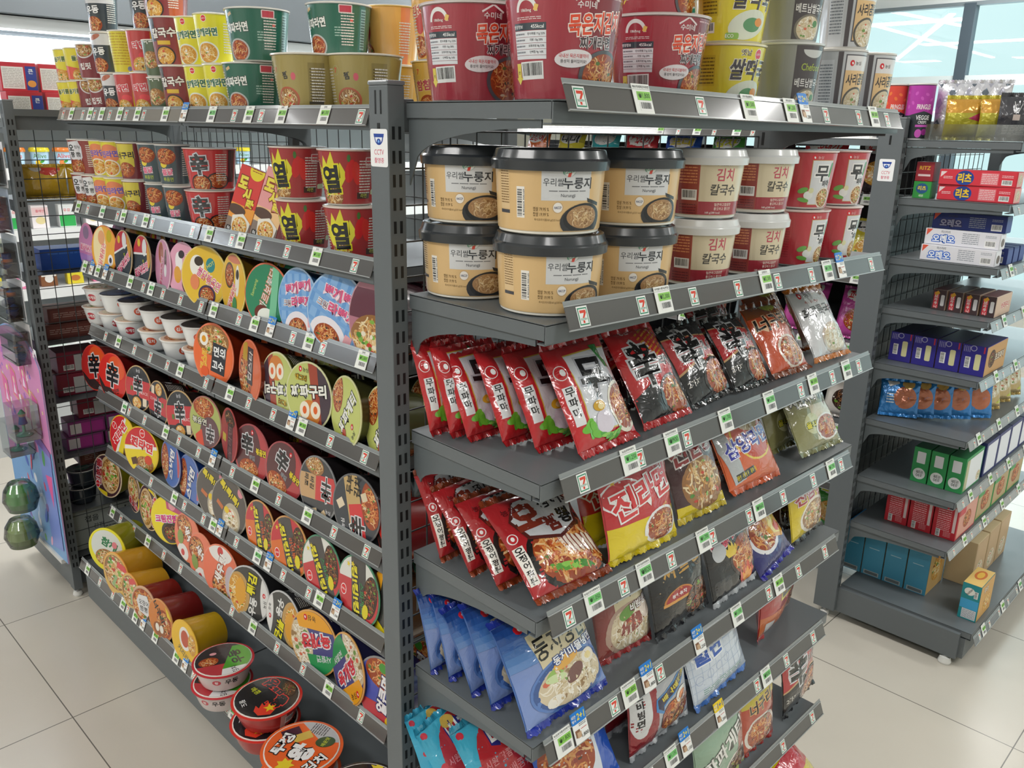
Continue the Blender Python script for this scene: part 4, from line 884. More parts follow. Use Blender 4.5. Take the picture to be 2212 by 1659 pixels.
# fifth shelf
def a_nest(red=False):
    c1, c2 = ('8a3a34', '6a2a28') if red else ('3a6ab0', '2a4a9a')
    a = Art().rect(0, 60, 110, 170, c1)
    if not red:
        for k in range(7): a.rect(0, 128-k*9, 110, 9.2, ['1f3f86', '234a92', '2a569e', '3564ac', '4474b8', '5584c2', '6890ca'][k])
        a.rect(0, 34, 110, 70, '7f96cc')
    a.dot(-28, 116, 6).txt('농심', -10, 115, 9, '20366e' if not red else 'e0c8c8')
    a.poly([(-26, 104), (49, 108), (49, 62), (-20, 56)], 'ddd0aa').txt('둥지냉면', 10, 84, 30, '1e1e1c', bold=.03, w=66, rot=4, sk=.1)
    if red: a.food(8, 28, 42, 30, 'wht', 71, 60, bowl='b89a88').ell(6, 32, 26, 12, '8a2a20', 10).ell(0, 50, 16, 8, '6a9a3c', 20).ell(34, 46, 12, 16, 'e8d8cc', 10).txt('비빔냉면', 26, 56, 12, 'ffffff', ol='5a2420', bold=.04, w=44, rot=6)
    else:
        a.ell(8, 30, 48, 34, '5a7fc0').ell(8, 30, 45, 31, '3a5a98').food(8, 29, 40, 27, 'wht', 72, 70).ell(-8, 46, 13, 6, '9ac060', 20).ell(-10, 40, 12, 5, 'cfe0a8', -10).ell(6, 54, 16, 7, 'e8b050', 10).ell(12, 34, 13, 8, '7a5048', 40).ell(34, 44, 10, 9, 'f0e8d8').ell(34, 44, 5, 4.5, 'f0d890').ell(-16, 14, 10, 7, 'f0ece0').txt('동치미물냉면', 20, 62, 12, 'ffffff', ol='2a4a90', bold=.04, w=56, rot=6)
    return a
K_nest = bag('cold_noodle_pouch', 'instant noodle pouch', .150, .168, .034, '4a72b8', ysc(a_nest(), .75), seal='2438a0', side='5a80c4', seed=21)
K_nestr = bag('red_cold_noodle_pouch', 'instant noodle pouch', .130, .155, .036, '7a3230', ysc(a_nest(True), .92), seal='9a2a2a', seed=22)
for i, (pl, pr, y, ln, yw, rl) in enumerate(((926, 1022, -.036, 12, 4, -2), (968, 1072, -.066, 18, 0, -1), (1010, 1140, -.104, 26, 6, -2), (1062, 1215, -.150, 28, -3, -1), (1135, 1320, -.218, 31, 0, 0))):
    rbag(K_nest, 5, pl, pr, y-.025*i/4, ln, yw, rl, 'front blue cold noodle pouch with cream title panel, fifth shelf' if i == 4 else ORD[3-i]+' blue cold noodle pouch back from the front one, fifth shelf', 'blue cold noodle pouches', .004)
rbag(K_nestr, 5, 1292, 1412, -0.213, 18, 0, 2, 'reddish cold noodle pouch with cream panel beside the blue ones')
def a_jj():
    a = Art().rect(0, 60, 110, 170, '1c1c20').txt('짜슐랭', 4, 86, 30, 'e8b050', w=70, bold=.03, sk=.15, rot=4).ring(34, 76, 9, 9, 'e8a848', .25).ell(-12, 40, 24, 16, 'c8803a', a0=0, a1=180).ell(-12, 40, 21, 14, 'a82a2c', a0=0, a1=180).rect(-12, 38, 50, 4, 'e0a050').txt('볶짝볶작', -12, 46, 6, 'ffffff', w=24).food(24, 24, 26, 26, 'dark', 73, 60)
    for k in range(12): a.star(-40+k*7.3 % 80, 60+k*13 % 60, 1.4, 'c8b08a', 4)
    return a
K_jj = bag('black_gold_noodle_pouch', 'instant noodle pouch', .135, .155, .036, '1c1c20', ysc(a_jj(), .9), seal='26262a', seed=23)
rbag(K_jj, 5, 1412, 1535, -0.228, 14, 0, -3, 'black noodle pouch with gold lettering and red dome badge, fifth shelf')
def a_bul():
    a = Art().rect(0, 60, 110, 170, '1e1e22').txt('불닭볶음면', 0, 92, 26, 'e84a6a', ol='f8e0e4', w=84, bold=.05, rot=16, sk=.1).food(18, 48, 26, 30, 'red', 74, 60, bowl='3a2a28').flame(20, 16, 20, 'd8482a').flame(20, 14, 13, 'f0a040').flame(-8, 66, 14, 'e8c83a').ell(-30, 70, 12, 14, 'c8ccd0').rect(-30, 18, 30, 24, '3a3c40', r=5)
    return a
K_bul = bag('fire_noodle_pouch', 'instant noodle pouch', .120, .150, .034, '1e1e22', a_bul(), seal='b8bcc0', seed=24)
rbag(K_bul, 5, 1538, 1640, -0.238, 18, 0, -3, 'black fire noodle pouch with pink lettering and flames, fifth shelf')
def a_pur():
    a = Art().rect(0, 60, 110, 170, '2a2a70').ell(-8, 52, 36, 34, 'e8e8ec').food(-8, 52, 30, 28, 'red', 75, 50).flame(30, 56, 34, 'e8a030', -20).flame(30, 52, 22, 'f8e080', -20).flame(32, 46, 12, 'd83a2c', -20).ell(6, 112, 26, 12, 'e8a050', -10).ell(6, 112, 23, 9, '5a2a20', -10).txt('불마왕', 28, 84, 12, 'f0c030', bold=.05, rot=30)
    return a
K_pur = bag('purple_noodle_pouch', 'instant noodle pouch', .125, .150, .034, '2c2a78', a_pur(), seal='2c28a0', seed=25)
rbag(K_pur, 5, 1640, 1722, -0.243, 36, 0, -8, 'dark purple noodle pouch with flames and white bowl, fifth shelf')
K_ppa = bag('brown_noodle_pouch', 'instant noodle pouch', .115, .160, .034, '4a2c30', a_gen('4a2a30', '짜뽀', '2a2022', 'd8ccd0', 'dark', lambda a: a.rect(0, 50, 60, 12, '9a2a2c'), None, th=26, ty=80, tw=50, seed=76), seal='3a2226', seed=26)
rbag(K_ppa, 5, 1660, 1730, -0.178, 20, 0, 3, 'dark brown noodle pouch behind the yellow and red one, fifth shelf')
K_jjp = bag('yellow_noodle_pouch', 'instant noodle pouch', .110, .168, .034, 'e0c82c', a_gen('e0c82c', '진짬뽕', 'b02830', 'f0dce0', 'veg', lambda a: a.rect(36, 70, 30, 120, 'c8707a'), 'o', th=26, ty=80, rot=8, tw=84, fx=8, fy=34, fr=36, seed=77, bowl='f0e8d8'), seal='2a2a2c', side='e0c42a', seed=27)
rbag(K_jjp, 5, 1700, 1785, -0.223, 14, 6, 3, 'yellow and red seafood noodle pouch standing at the right end, fifth shelf')
# sixth shelf
def a_bae():
    a = Art().rect(0, 60, 110, 170, '4ab8d8').ell(6, 60, 44, 46, 'c8323a').txt('배홍동', 14, 84, 26, 'ffffff', ol='34348a', ow=.07, bold=.06, w=60, rot=0).txt('시원 달콤한', -12, 60, 9, 'f09aa0', w=44).txt('매콤한', 6, 44, 10, 'f09aa0', w=30).ell(-8, 98, 10, 7, 'f0c860')
    for (x, y) in ((-42, 100), (-40, 60), (-42, 20), (40, 8), (44, 108)): a.ell(x, y, 4, 4, 'd8384a', n=12)
    a.ell(14, 12, 24, 10, 'e8e8f0')
    return a
K_bae = bag('light_blue_noodle_pouch', 'instant noodle pouch', .145, .175, .036, '4ab8d8', a_bae(), seal='3aa8cc', side='48b0d4', seed=31)
for i, (pl, pr, y, ln, yw) in enumerate(((925, 1050, -.085, 30, 10), (985, 1130, -.135, 36, 6), (1060, 1225, -.195, 38, 6))):
    rbag(K_bae, 6, pl, pr, y, ln, yw, (6, -3, 3)[i], ('rearmost', 'middle', 'front')[i]+' light blue noodle pouch with red disc, sixth shelf', 'light blue noodle pouches', .006)
def a_egg():
    a = Art().rect(0, 60, 110, 170, '2a5ac0').rect(-10, 56, 70, 90, 'dfe6ee').food(-14, 44, 34, 40, 'red', 81, 60).ell(8, 76, 12, 18, 'f4f0e6', 10).ell(9, 76, 6.5, 9, 'e8a83a', 10).txt('물', 38, 84, 24, 'e8ecf4', ol='1c3a8a', bold=.06, rot=-10)
    return a
K_egg = bag('blue_egg_noodle_pouch', 'instant noodle pouch', .135, .165, .036, '2a5ac0', a_egg(), seal='2440b8', seed=32)
rbag(K_egg, 6, 1185, 1345, -0.233, 34, 0, 4, 'blue noodle pouch with half an egg picture below the promotion card')
def a_jinb():
    a = Art().rect(0, 60, 110, 170, 'b8bcc4').rect(-32, 60, 40, 170, '9a2430').ell(-36, 60, 15, 40, 'dde0e4').vtxt('진비빔면', -38, 62, 12, '1e1e24', bold=.05).txt('진', -4, 102, 34, 'e8c828', ol='2a2a50', ow=.06, bold=.08).txt('비빔면', 28, 106, 22, '2a2a30', ol='eceef2', ow=.05, bold=.06, w=46, rot=8).poly([(-14, 62), (48, 84), (48, 66), (-2, 44), (-2, 34), (-16, 46), (-14, 60)], '3a8ad0').poly([(-12, 60), (47, 81), (47, 68), (-3, 47), (-3, 39), (-12, 48)], '22244a').txt('배사매무초!', 20, 64, 10, 'f0dc28', bold=.05, w=52, rot=20).food(20, 24, 28, 22, 'red', 82, 50).ell(30, 44, 12, 11, 'f4f2ea').ell(30, 44, 7, 6.5, 'e8863a')
    return a
K_jinb = bag('red_white_noodle_pouch', 'instant noodle pouch', .130, .160, .036, '8f2430', a_jinb(), seal='c8ccd2', side='8f2430', seed=33, m='foil')
rbag(K_jinb, 6, 1355, 1490, -0.233, 8, 0, -2, 'red and white noodle pouch with blue arrow, sixth shelf', 'red and white foil noodle pouches')
rbag(K_jinb, 6, 1310, 1430, -0.173, 14, -3, -3, 'red and white noodle pouch behind the front one, sixth shelf', 'red and white foil noodle pouches')
def a_mil():
    a = Art().rect(0, 60, 110, 170, 'd2dce8')
    for k in range(9): a.rect(-44+11*k, 60, .5, 150, 'a8bcd8')
    for k in range(12): a.rect(0, 6+11*k, 100, .5, 'a8bcd8')
    a.txt('비빔', -20, 92, 26, '2a5ab8', ol='f0f4f8', bold=.07, w=44).txt('밀면', -18, 62, 26, '2a5ab8', ol='f0f4f8', bold=.07, w=46).ell(22, 100, 24, 26, 'e6e8ea').food(22, 100, 19, 21, 'red', 83, 50).ell(26, 106, 8, 8, 'f8f4ec').ell(26, 106, 4.4, 4.4, 'e8953a').rect(42, 112, 14, 30, 'd8502c').lines(20, 66, 20, 10, 4, '5a8ad0', seed=8)
    for k in range(4): a.ring(-38+16*k, 30+2*k, 5, 6, '3a6ac0', .2, 14)
    a.lines(0, 12, 70, 8, 3, '7aa8a0', seed=3)
    return a
K_mil = bag('white_blue_noodle_pouch', 'instant noodle pouch', .138, .165, .034, 'd2dce8', a_mil(), seal='4a7ac8', side='5a88cc', seed=34)
rbag(K_mil, 6, 1497, 1618, -0.238, 20, 0, -3, 'white and blue noodle pouch with grid pattern, sixth shelf', 'white and blue noodle pouches')
rbag(K_mil, 6, 1462, 1570, -0.178, 12, -3, 2, 'white and blue noodle pouch behind the front one, sixth shelf', 'white and blue noodle pouches')
K_yeol = bag('dark_red_noodle_pouch', 'instant noodle pouch', .135, .150, .050, 'b02a2c', a_gen('b02a2c', '열', '1e1c1a', 'e8d838', 'red', lambda a: a.rect(0, 16, 110, 36, 'c8662c').rect(-34, 14, 14, 16, 'd8d8da'), None, th=50, tw=34, ty=74, rot=0, fx=30, fy=26, fr=20, seed=84), seal='a82a2c', seed=35)
rbag(K_yeol, 6, 1612, 1725, -0.193, 4, 10, 0, 'dark red noodle pouch with black and yellow letter, right end sixth shelf', 'dark red noodle pouches')
rbag(K_yeol, 6, 1570, 1660, -0.078, 8, -6, 0, 'dark red noodle pouch deep on sixth shelf behind the empty area', 'dark red noodle pouches')
# seventh shelf
K_jpg = bag('green_noodle_pouch', 'instant noodle pouch', .135, .165, .036, '8fae96', a_gen('94b29a', '짜파게티', 'f0f0ea', '2a2c2a', 'dark', lambda a: a.rect(40, 60, 24, 120, 'a85a48', -10), 'n', th=28, ty=60, rot=24, fx=26, fy=18, fr=24, seed=85), seal='b8c87a', side='86a48c', seed=36)
rbag(K_jpg, 7, 1498, 1612, -0.243, 8, 0, -2, 'pale green noodle pouch with white lettering, seventh shelf')
K_neo2 = bag('orange_red_noodle_pouch', 'instant noodle pouch', .115, .165, .036, 'b03a2a', a_gen('b84a30', '너구리', '2a2422', 'e8c080', 'red', lambda a: a.rect(0, 108, 110, 34, 'c8b83a').txt('얼큰한', 0, 108, 7, '4a3a20'), None, th=24, ty=88, tw=60, rot=8, fx=0, fy=34, fr=36, seed=86), seal='9a2c28', seed=37)
rbag(K_neo2, 7, 1590, 1672, -0.238, 9, 0, 2, 'orange and red noodle pouch between green and black ones, seventh shelf')
rbag(K_shinb, 7, 1682, 1764, -0.228, 8, 4, -3, 'black spicy noodle pouch at the right end of seventh shelf', 'black spicy noodle pouches')
def a_five():
    return Art().rect(0, 60, 110, 170, 'dcc81c').rect(0, 40, 110, 26, 'c8283a').txt('5개입', -20, 66, 16, '8a3a1c', bold=.05).oval(26, 70, 11).star(0, 96, 6, 'e8e0a0')
K_five = bag('yellow_multipack', 'instant noodle multipack', .20, .15, .08, 'dcc81c', a_five(), seal='d8b81c', seed=38)
K_five.put(Matrix.Translation((.93, -.30, ZR[6]-.352+.14)) @ Matrix.Rotation(R_(10), 4, 'Z') @ Matrix.Rotation(R_(-52), 4, 'X'), 'yellow and red multipack of noodles on the lowest shelf')
# ================================================================== end rack, cups on the left
def hx(px, py, X): return hit(px, py, 0, X)
def lid_art(bgc, *ops):
    a = Art().rect(0, 0, 220, 220, bgc)
    for o in ops: getattr(a, o[0])(*o[1:-1] if isinstance(o[-1], dict) else o[1:], **(o[-1] if isinstance(o[-1], dict) else {}))
    return a
SIDE = {}
def side_art(title, c, tc='f0f0f0', x=0):
    return Art().txt(title, x, 46, 22, tc, bold=.05, w=18*len(title), ol='2a2a2a', ow=.04).food(x+30, 22, 18, 16, 'red', 3, 16).bar(-60, 40, 22, 16).lines(-30, 40, 26, 50, 10, 'e8e4dc', seed=3)
LIDK = {}
def lk(name, art, body, rim='f0ece6', R=.066, h=.075, title=None, tc='f0f0f0', sh='cup'):
    LIDK[name] = (cup if sh == 'cup' else cup)('cup_noodle', 'cup noodle', R, R*.78, h, body, side_art(title or '라면', body, tc), lid=art, lidbase=rim, rim=rim, m='gloss')
    LIDK[name].R = R; LIDK[name].h = h
T = 'txt'; FD = 'food'; EL = 'ell'; RC_ = 'rect'; PO = 'poly'
fire = '불닭볶음면'
lk('pinkpurple', lid_art('c87ab0', (EL, 0, 60, 40, 30, '8a6a90'), (T, fire, 0, -10, 30, 'e84a7a', {'ol': 'f8e8f0', 'w': 150}), (RC_, 0, -70, 200, 60, 'a878c0')), '3a2a30', 'e08aa8')
lk('orange', lid_art('f0b040', (EL, -35, 10, 50, 90, 'f6e4b0'), (T, fire, -20, -30, 34, 'e84a6a', 70, {'ol': 'fff0e0', 'w': 120}), (EL, -20, 50, 26, 30, 'e8a878'), (EL, 40, 60, 20, 26, 'c8b020'), (EL, 50, -40, 20, 24, 'f4f0f0'), (EL, 50, -40, 10, 12, '3a3040')), '7a4a20', 'e8823a')
lk('black', lid_art('2a3440', (PO, [(-110, 20), (110, 40), (110, 110), (-110, 110)], 'c83040'), (EL, 30, 56, 24, 34, 'e4e4e6'), (EL, -30, 70, 16, 16, 'e8c030'), (PO, [(-110, 16), (110, 34), (110, 42), (-110, 24)], 'f0f0f0'), (EL, 80, 40, 20, 60, 'd8a040'), (T, fire, 0, -35, 36, 'e84a7a', 20, {'ol': 'f8e0e8', 'w': 150}), (T, '핵', 20, 0, 16, 'b8c030')), '1e1c22', 'c8b088')
lk('pink1', lid_art('d898b8', (EL, -20, 50, 30, 40, 'b8803a'), (EL, -20, 50, 25, 35, 'a85a48'), (T, fire, -10, -20, 30, 'e86a90', 80, {'ol': 'f8e0e8', 'w': 110}), (EL, 40, 30, 14, 40, '6a5050'), (EL, 40, -10, 16, 24, 'f0ecf0')), '5a3848', 'f0d0dc')
lk('pink2', lid_art('e8a8c0', (EL, -20, 36, 24, 34, 'f4f0f0'), (EL, -34, -10, 24, 30, 'e0a030'), (EL, 0, 60, 20, 14, '3a3036'), (T, fire, 34, 0, 32, 'd85a80', 80, {'ol': 'f8e8f0', 'w': 120}), (EL, 30, -46, 38, 34, '6a3a40'), (FD, 30, -46, 30, 26, 'yel', 5)), '4a3038', 'e8a8c0')
lk('yellow1', lid_art('e8c038', (EL, -30, 34, 32, 36, 'f4f2ea'), (EL, -22, 50, 20, 16, '3a3028'), (EL, 30, 40, 20, 24, '2a8a90'), (T, 'HOT', 30, 42, 12, 'e8e060', 30), (T, fire, 22, -6, 34, 'd8488a', -30, {'ol': 'fff4e0', 'w': 110}), (EL, 14, -60, 38, 34, '3a2a50'), (FD, 14, -60, 31, 27, 'red', 6), (EL, -40, -20, 20, 26, 'e88a5a')), '8a6a14', 'e8d078')
lk('yellow2', lid_art('e8b830', (EL, -30, 30, 38, 42, '4a3a20'), (FD, -30, 30, 32, 35, 'red', 7), (EL, 36, 20, 16, 50, 'f0ece0'), (EL, 36, 40, 12, 16, '3a3020'), (T, fire, -10, -44, 32, 'e84a70', 60, {'ol': 'fff4e0', 'w': 110}), (EL, 20, -60, 18, 26, '3a8a4a'), (EL, 10, 86, 60, 14, 'd88060')), '7a5a14', 'e8d070')
lk('green', lid_art('2f8a64', (T, '까르보불닭', 6, 20, 34, 'e8e4e0', 66, {'ol': 'c87a5a', 'w': 140}), (EL, -20, -56, 34, 26, '6a2a22'), (EL, 0, -66, 40, 28, 'eef4ec'), (T, 'Samyang', -56, 20, 16, 'b8d070', 70), (PO, [(30, 110), (60, 110), (40, -110), (10, -110)], '7ac8a0')), '1e4a38', 'e0704a', title='불닭')
lk('sky', lid_art('8ab8e8', *[(RC_, -90+36*k, 0, 12, 220, '6aa0dc') for k in range(6)], *[(RC_, 0, -90+36*k, 220, 10, '78aae2') for k in range(6)], (T, '뽀끼뽀끼', 6, 46, 34, 'e05a88', 8, {'ol': 'ffe4ee', 'ow': .07, 'bold': .08, 'w': 130}), (T, '라뽀끼', 22, 6, 32, 'e05a88', 4, {'ol': 'ffe4ee', 'ow': .07, 'bold': .08, 'w': 100}), (T, '크림', -50, 0, 20, '8a5a6a', {'ol': 'ffffff'}), (EL, 0, -72, 66, 50, 'f0ecf4'), (FD, 0, -76, 48, 36, 'red', 8, 60), (EL, 76, -20, 12, 14, 'f0c850'), (RC_, 66, -50, 26, 30, 'f0b0b8')), '4a88c8', 'a8c8e8', R=.070, title='뽀끼', tc='e05a88')
lk('pinkbrown', lid_art('b87a8a', (RC_, 0, 30, 220, 70, '6a3a48'), (T, '파리라면', 20, 40, 30, 'f0e8ec', 90, {'w': 110}), (FD, 0, -50, 90, 60, 'veg', 9, 90)), '3a2228', 'c89aa4', R=.070)
lk('oran', lid_art('f0703a', (FD, 0, 46, 80, 50, 'veg', 12, 60), (EL, -46, 46, 22, 22, 'f8f4ea'), (EL, -46, 46, 11, 11, 'e8a020'), (RC_, 30, -10, 70, 96, '2a2c34', -8), (T, '면의', 34, 12, 34, 'f4f4f4', -4, {'bold': .06}), (T, '고수', 26, -32, 30, 'f4f4f4', -4, {'bold': .06}), (T, '컵스타', -44, -20, 30, 'f0a020', 80, {'ol': 'f8d060', 'w': 70}), (EL, -40, -60, 20, 18, 'e85a20'), (EL, -4, -84, 20, 10, 'c8b8b0')), 'b03a1c', 'f0805a', title='면의')
lk('oran2', lid_art('e06a38', (FD, -30, -20, 60, 80, 'red', 13, 60), (RC_, 10, 20, 50, 120, '3a2a30'), (T, '컵스타', 10, 20, 34, 'f0e8e0', 84, {'w': 100}), (RC_, -40, 60, 40, 60, 'c8a028')), '8a3218', 'e87a58')
jpg = [(PO, [(-10, 110), (110, 110), (110, -110), (60, -110)], '4a3c48'), (PO, [(-10, 110), (30, 110), (70, -110), (40, -110)], 'a84a38'), (EL, 10, -50, 44, 40, 'd8843a'), (EL, -14, -44, 22, 26, 'f4ecd8'), (EL, -14, -44, 9, 12, 'e8682a'), (EL, 34, -36, 22, 26, 'f4ecd8'), (EL, 34, -36, 9, 12, 'e8682a')]
lk('jpguri', lid_art('c4cc78', *jpg, (T, '짜파구리', 0, 14, 40, 'f4f4ec', 10, {'ol': '26262a', 'ow': .07, 'bold': .08, 'w': 160}), (T, '앵그리', -36, 50, 18, 'e8b828', {'ol': '2a2a20'}), ('dot', -40, 76, 9), (T, '농심', -16, 76, 14, '4a4c30')), '5a5a2a', 'd8d8a8', R=.070, title='짜파')
lk('beksan', lid_art('c8d070', (PO, [(-110, 0), (-20, 110), (-110, 110)], 'e8e4dc'), (FD, -56, 44, 34, 60, 'red', 14, 50), (T, '짜파게티', 14, 0, 42, 'f4f4ec', 58, {'ol': '26262a', 'ow': .07, 'bold': .08, 'w': 140}), (PO, [(-10, -110), (30, -110), (10, -50), (-8, -50)], 'b84a38'), ('dot', 50, -30, 9), (T, '농심', 60, -52, 14, '4a4c30', 60)), '4a4a28', 'd8d8a0', R=.070, title='짜파')
lk('shinr', lid_art('d83028', (EL, 20, 50, 60, 50, 'e85a28'), (PO, [(-110, -20), (-40, -60), (0, -50), (60, -80), (110, -30), (110, -110), (-110, -110)], '3a2c2a'), (T, '辛', 0, 10, 110, '1c1c1e', 10, {'ol': 'e0dede', 'ow': .05, 'bold': .05, 'w': 90}), (T, '라면', 40, -50, 24, '3a2a28', 30)), '8a1c1c', 'e04a38', title='辛')
def shinb_ops(rev): 
    return lid_art('2c2c30', (RC_, 0, 0, 220, 80, 'c83238'), (T, '辛', 0, 12, 90, '1e1e22', {'ol': 'd8d8dc', 'ow': .05, 'bold': .04, 'w': 70}), (EL, -8, -66, 44, 36, '1a1a1c'), (FD, -8, -66, 34, 27, 'yel', 15), (RC_, 52, -56, 30, 36, 'e8d8c0'), (RC_, -50, -6, 18, 20, '5a7a38'), (T, 'BLACK', 50, -14, 14, 'f0c0c0'), (T, '농심', 0, 80, 16, 'c8c8cc'))
lk('shinblk', shinb_ops(0), '3a2a28', 'c8a878', title='辛')
lk('shingrn', lid_art('b0b868', (FD, -10, 56, 66, 40, 'red', 16, 50), (EL, 30, -40, 60, 66, '6a4a50'), (T, '辛', 34, -40, 70, '3a3438', 180, {'ol': 'c8c4c8', 'w': 50}), (T, '볶음면', -34, 0, 26, 'f4f0e0', {'ol': '2a2a28', 'w': 90}), (PO, [(-50, -110), (0, -110), (-20, -30), (-60, -60)], 'd84a30')), '5a4a28', 'a87068', title='辛')
lk('shinbrn', lid_art('a83838', (RC_, 20, 0, 60, 220, '5a3030'), (T, '辛라면', 20, -20, 40, '8a6868', 90, {'w': 120}), (RC_, -50, -20, 40, 30, 'c8b030'), (FD, 10, 66, 60, 30, 'dark', 17)), '5a1e1e', 'b84a48')
lk('shinbok', lid_art('b84448', (EL, -20, 10, 74, 96, '5e3438'), (T, '辛', -22, 30, 76, '26262a', {'ol': 'd8d8dc', 'ow': .05, 'bold': .05, 'w': 66}), (T, '볶음면', 56, 16, 24, 'e8d020', {'ol': '3a2a20', 'bold': .06, 'w': 56}), (FD, -10, -60, 56, 38, 'red', 18, 60), (T, '라면', 8, -14, 16, '3a3a3e', {'ol': 'a8a8ac'}), ('dot', 6, 76, 9)), '4a2022', 'a85054', title='辛')
lk('pajori', lid_art('3a3c40', (PO, [(-110, 30), (110, 60), (110, -20), (-110, -50)], 'c8a070'), (PO, [(-10, 44), (110, 60), (110, -20), (-10, -36)], 'd03a3c'), (FD, -20, 70, 50, 30, 'veg', 19, 40), (T, '辛', 46, 10, 80, '1e1e22', 180, {'ol': 'dadade', 'ow': .05, 'w': 52}), (T, '파조', -60, 14, 22, '2a2a2a', -90, {'bold': .04}), (T, '바김', -30, 12, 22, '2a2a2a', -90, {'bold': .04}), (RC_, -10, -76, 26, 24, 'e0c8a0', 20), (RC_, 40, -70, 20, 26, 'd8c098', 40), (T, '농심', 60, -56, 14, 'd0d0d4')), '2a2628', '8a8a8c', title='辛')
lk('dubu', lid_art('3a4048', (PO, [(-50, 110), (10, 110), (40, -110), (-20, -110)], 'c8a870'), (PO, [(-30, 10), (26, 20), (44, -110), (-16, -110)], 'd8383c'), (FD, 66, 20, 40, 70, 'red', 20, 60), (T, '두부', -20, 70, 28, '1e1e20', 80, {'bold': .05, 'w': 56}), (T, '김치', 12, 64, 28, '1e1e20', 80, {'bold': .05, 'w': 56}), (T, '辛', 4, -50, 66, '1e1e22', 90, {'ol': 'e0e0e4', 'ow': .05, 'bold': .04, 'w': 60}), (RC_, -66, 10, 30, 26, 'e4d4b8', 30), (RC_, 40, 40, 24, 24, 'e0d0b0', 20), (T, '농심', -60, -50, 16, 'e8e8ec', 90), ('dot', -58, -80, 8)), '2c2a2c', '6a6a6c', R=.070, title='辛')
jin = [(PO, [(-110, 10), (110, 30), (110, 110), (-110, 110)], 'd02c34'), (PO, [(-110, -10), (110, 20), (110, 34), (-110, 6)], 'f0ece8'), (FD, 20, -56, 54, 34, 'veg', 22, 40), (EL, 44, -34, 22, 20, 'd8482a'), (RC_, -40, -50, 34, 30, '5a3a28', 20), (EL, 30, -84, 18, 12, '3a8a4a')]
lk('jin', lid_art('ecd428', *jin, (T, '진라면', 6, 26, 44, 'e0303a', -10, {'ol': 'f8f4f2', 'ow': .08, 'bold': .08, 'w': 130}), ('oval', 10, 76, 16)), 'c0b01c', 'e8c030', R=.062, title='진라면', tc='e0303a')
lk('blue', lid_art('3a66b8', (FD, -56, -10, 40, 80, 'red', 23, 50), (T, '스낵면', 14, 0, 46, 'f0f0f4', 80, {'ol': '24408a', 'bold': .08, 'w': 130}), (PO, [(60, 110), (110, 60), (110, -30), (80, -40), (70, 40)], 'c84a58')), '20408a', '8a9ac8', title='스낵')
lk('tok', lid_art('5a5450', (EL, 20, -40, 50, 60, 'b8ae98'), (FD, 20, -46, 42, 48, 'wht', 24, 60), (T, '톡!톡!톡!', -4, 52, 30, 'e0cc28', -22, {'ol': '3a3630', 'bold': .08, 'w': 120}), (EL, 56, 76, 16, 18, 'e0909a'), (EL, -10, -14, 14, 12, 'e8c830'), (RC_, -50, -10, 40, 16, 'c87040', -24)), '3a2e2c', '9a9488', R=.070)
def kkok(c1, c2, w):
    return lid_art(c1, (PO, [(-110, 0), (110, 60), (110, -110), (-110, -110)], c2), (RC_, 4, 0, 70, 220, '4a4644', 14), (FD, 56, 10, 34, 66, 'dark', 25, 60), (T, '킹!킹!킹!', -10, -6, 30, 'e8d828', -72, {'ol': '2a2a28', 'bold': .08, 'w': 150}), (T, w, 24, -10, 20, 'e06a38' if w != '스파게티' else '3a9a58', -72, {'w': 90}), ('oval', -66, -30, 14), ('star', -40, 66, 10, 'e8d030'), ('star', -60, 56, 10, 'e8d030'), (EL, 46, -40, 14, 22, 'e0d020'))
lk('king', kkok('c8303a', 'e0702c', '라면볶이'), '5a2a22', 'd8a060', R=.066)
lk('kinggrn', kkok('e4e4dc', 'c83a40', '스파게티'), '3a2a26', '4a8a6a', R=.070)
lk('kingyel', lid_art('f0a828', (RC_, 0, 10, 90, 160, '3a3a38', -10), (T, '꾸덕꾸덕', 0, 10, 40, 'f0e030', -80, {'ol': '2a2a28', 'bold': .08, 'w': 140}), (PO, [(-110, -40), (110, -90), (110, -110), (-110, -110)], 'e8d020')), '5a3a1c', 'f0b040', R=.070)
lk('cream', lid_art('f0dc28', (PO, [(-20, 110), (110, 110), (110, 30), (-10, 50)], 'c85a80'), (EL, 20, -50, 60, 50, '4a4440'), (FD, 20, -50, 48, 38, 'dark', 26, 60), (T, '크림진짬뽕', 4, 8, 34, 'd82a8a', 10, {'ol': 'f8f0f4', 'bold': .07, 'w': 160}), (EL, 20, 70, 20, 22, 'e8a0a8'), (EL, 50, -80, 12, 12, 'e8702a')), '4a3a20', 'e8d040', R=.066)
lk('jjb', lid_art('4a2c34', (EL, 20, 10, 70, 90, 'd8b888'), (FD, 24, 10, 60, 78, 'veg', 27, 70), (T, '진짬뽕', -56, 10, 40, 'b03038', 84, {'ol': 'f0d8dc', 'bold': .07, 'w': 130}), (PO, [(-110, -60), (0, -80), (0, -110), (-110, -110)], 'ecd428'), ('oval', -66, -50, 16)), 'a0981c', 'e0c8a8', R=.062, title='진짬뽕', tc='a83038')
lk('shrimp', lid_art('f07a5a', (FD, 10, -50, 56, 50, 'red', 28, 60), (EL, 0, 76, 66, 40, 'f0ece8'), (EL, 0, 78, 16, 18, 'd84a4a'), (T, '새우탕', 2, 14, 42, 'f8f4f0', 70, {'ol': '8a4a3a', 'ow': .06, 'bold': .08, 'w': 120}), (EL, 60, -20, 30, 60, 'c8b8c0')), 'c04a24', 'f08a6a', R=.066, title='큰사발')
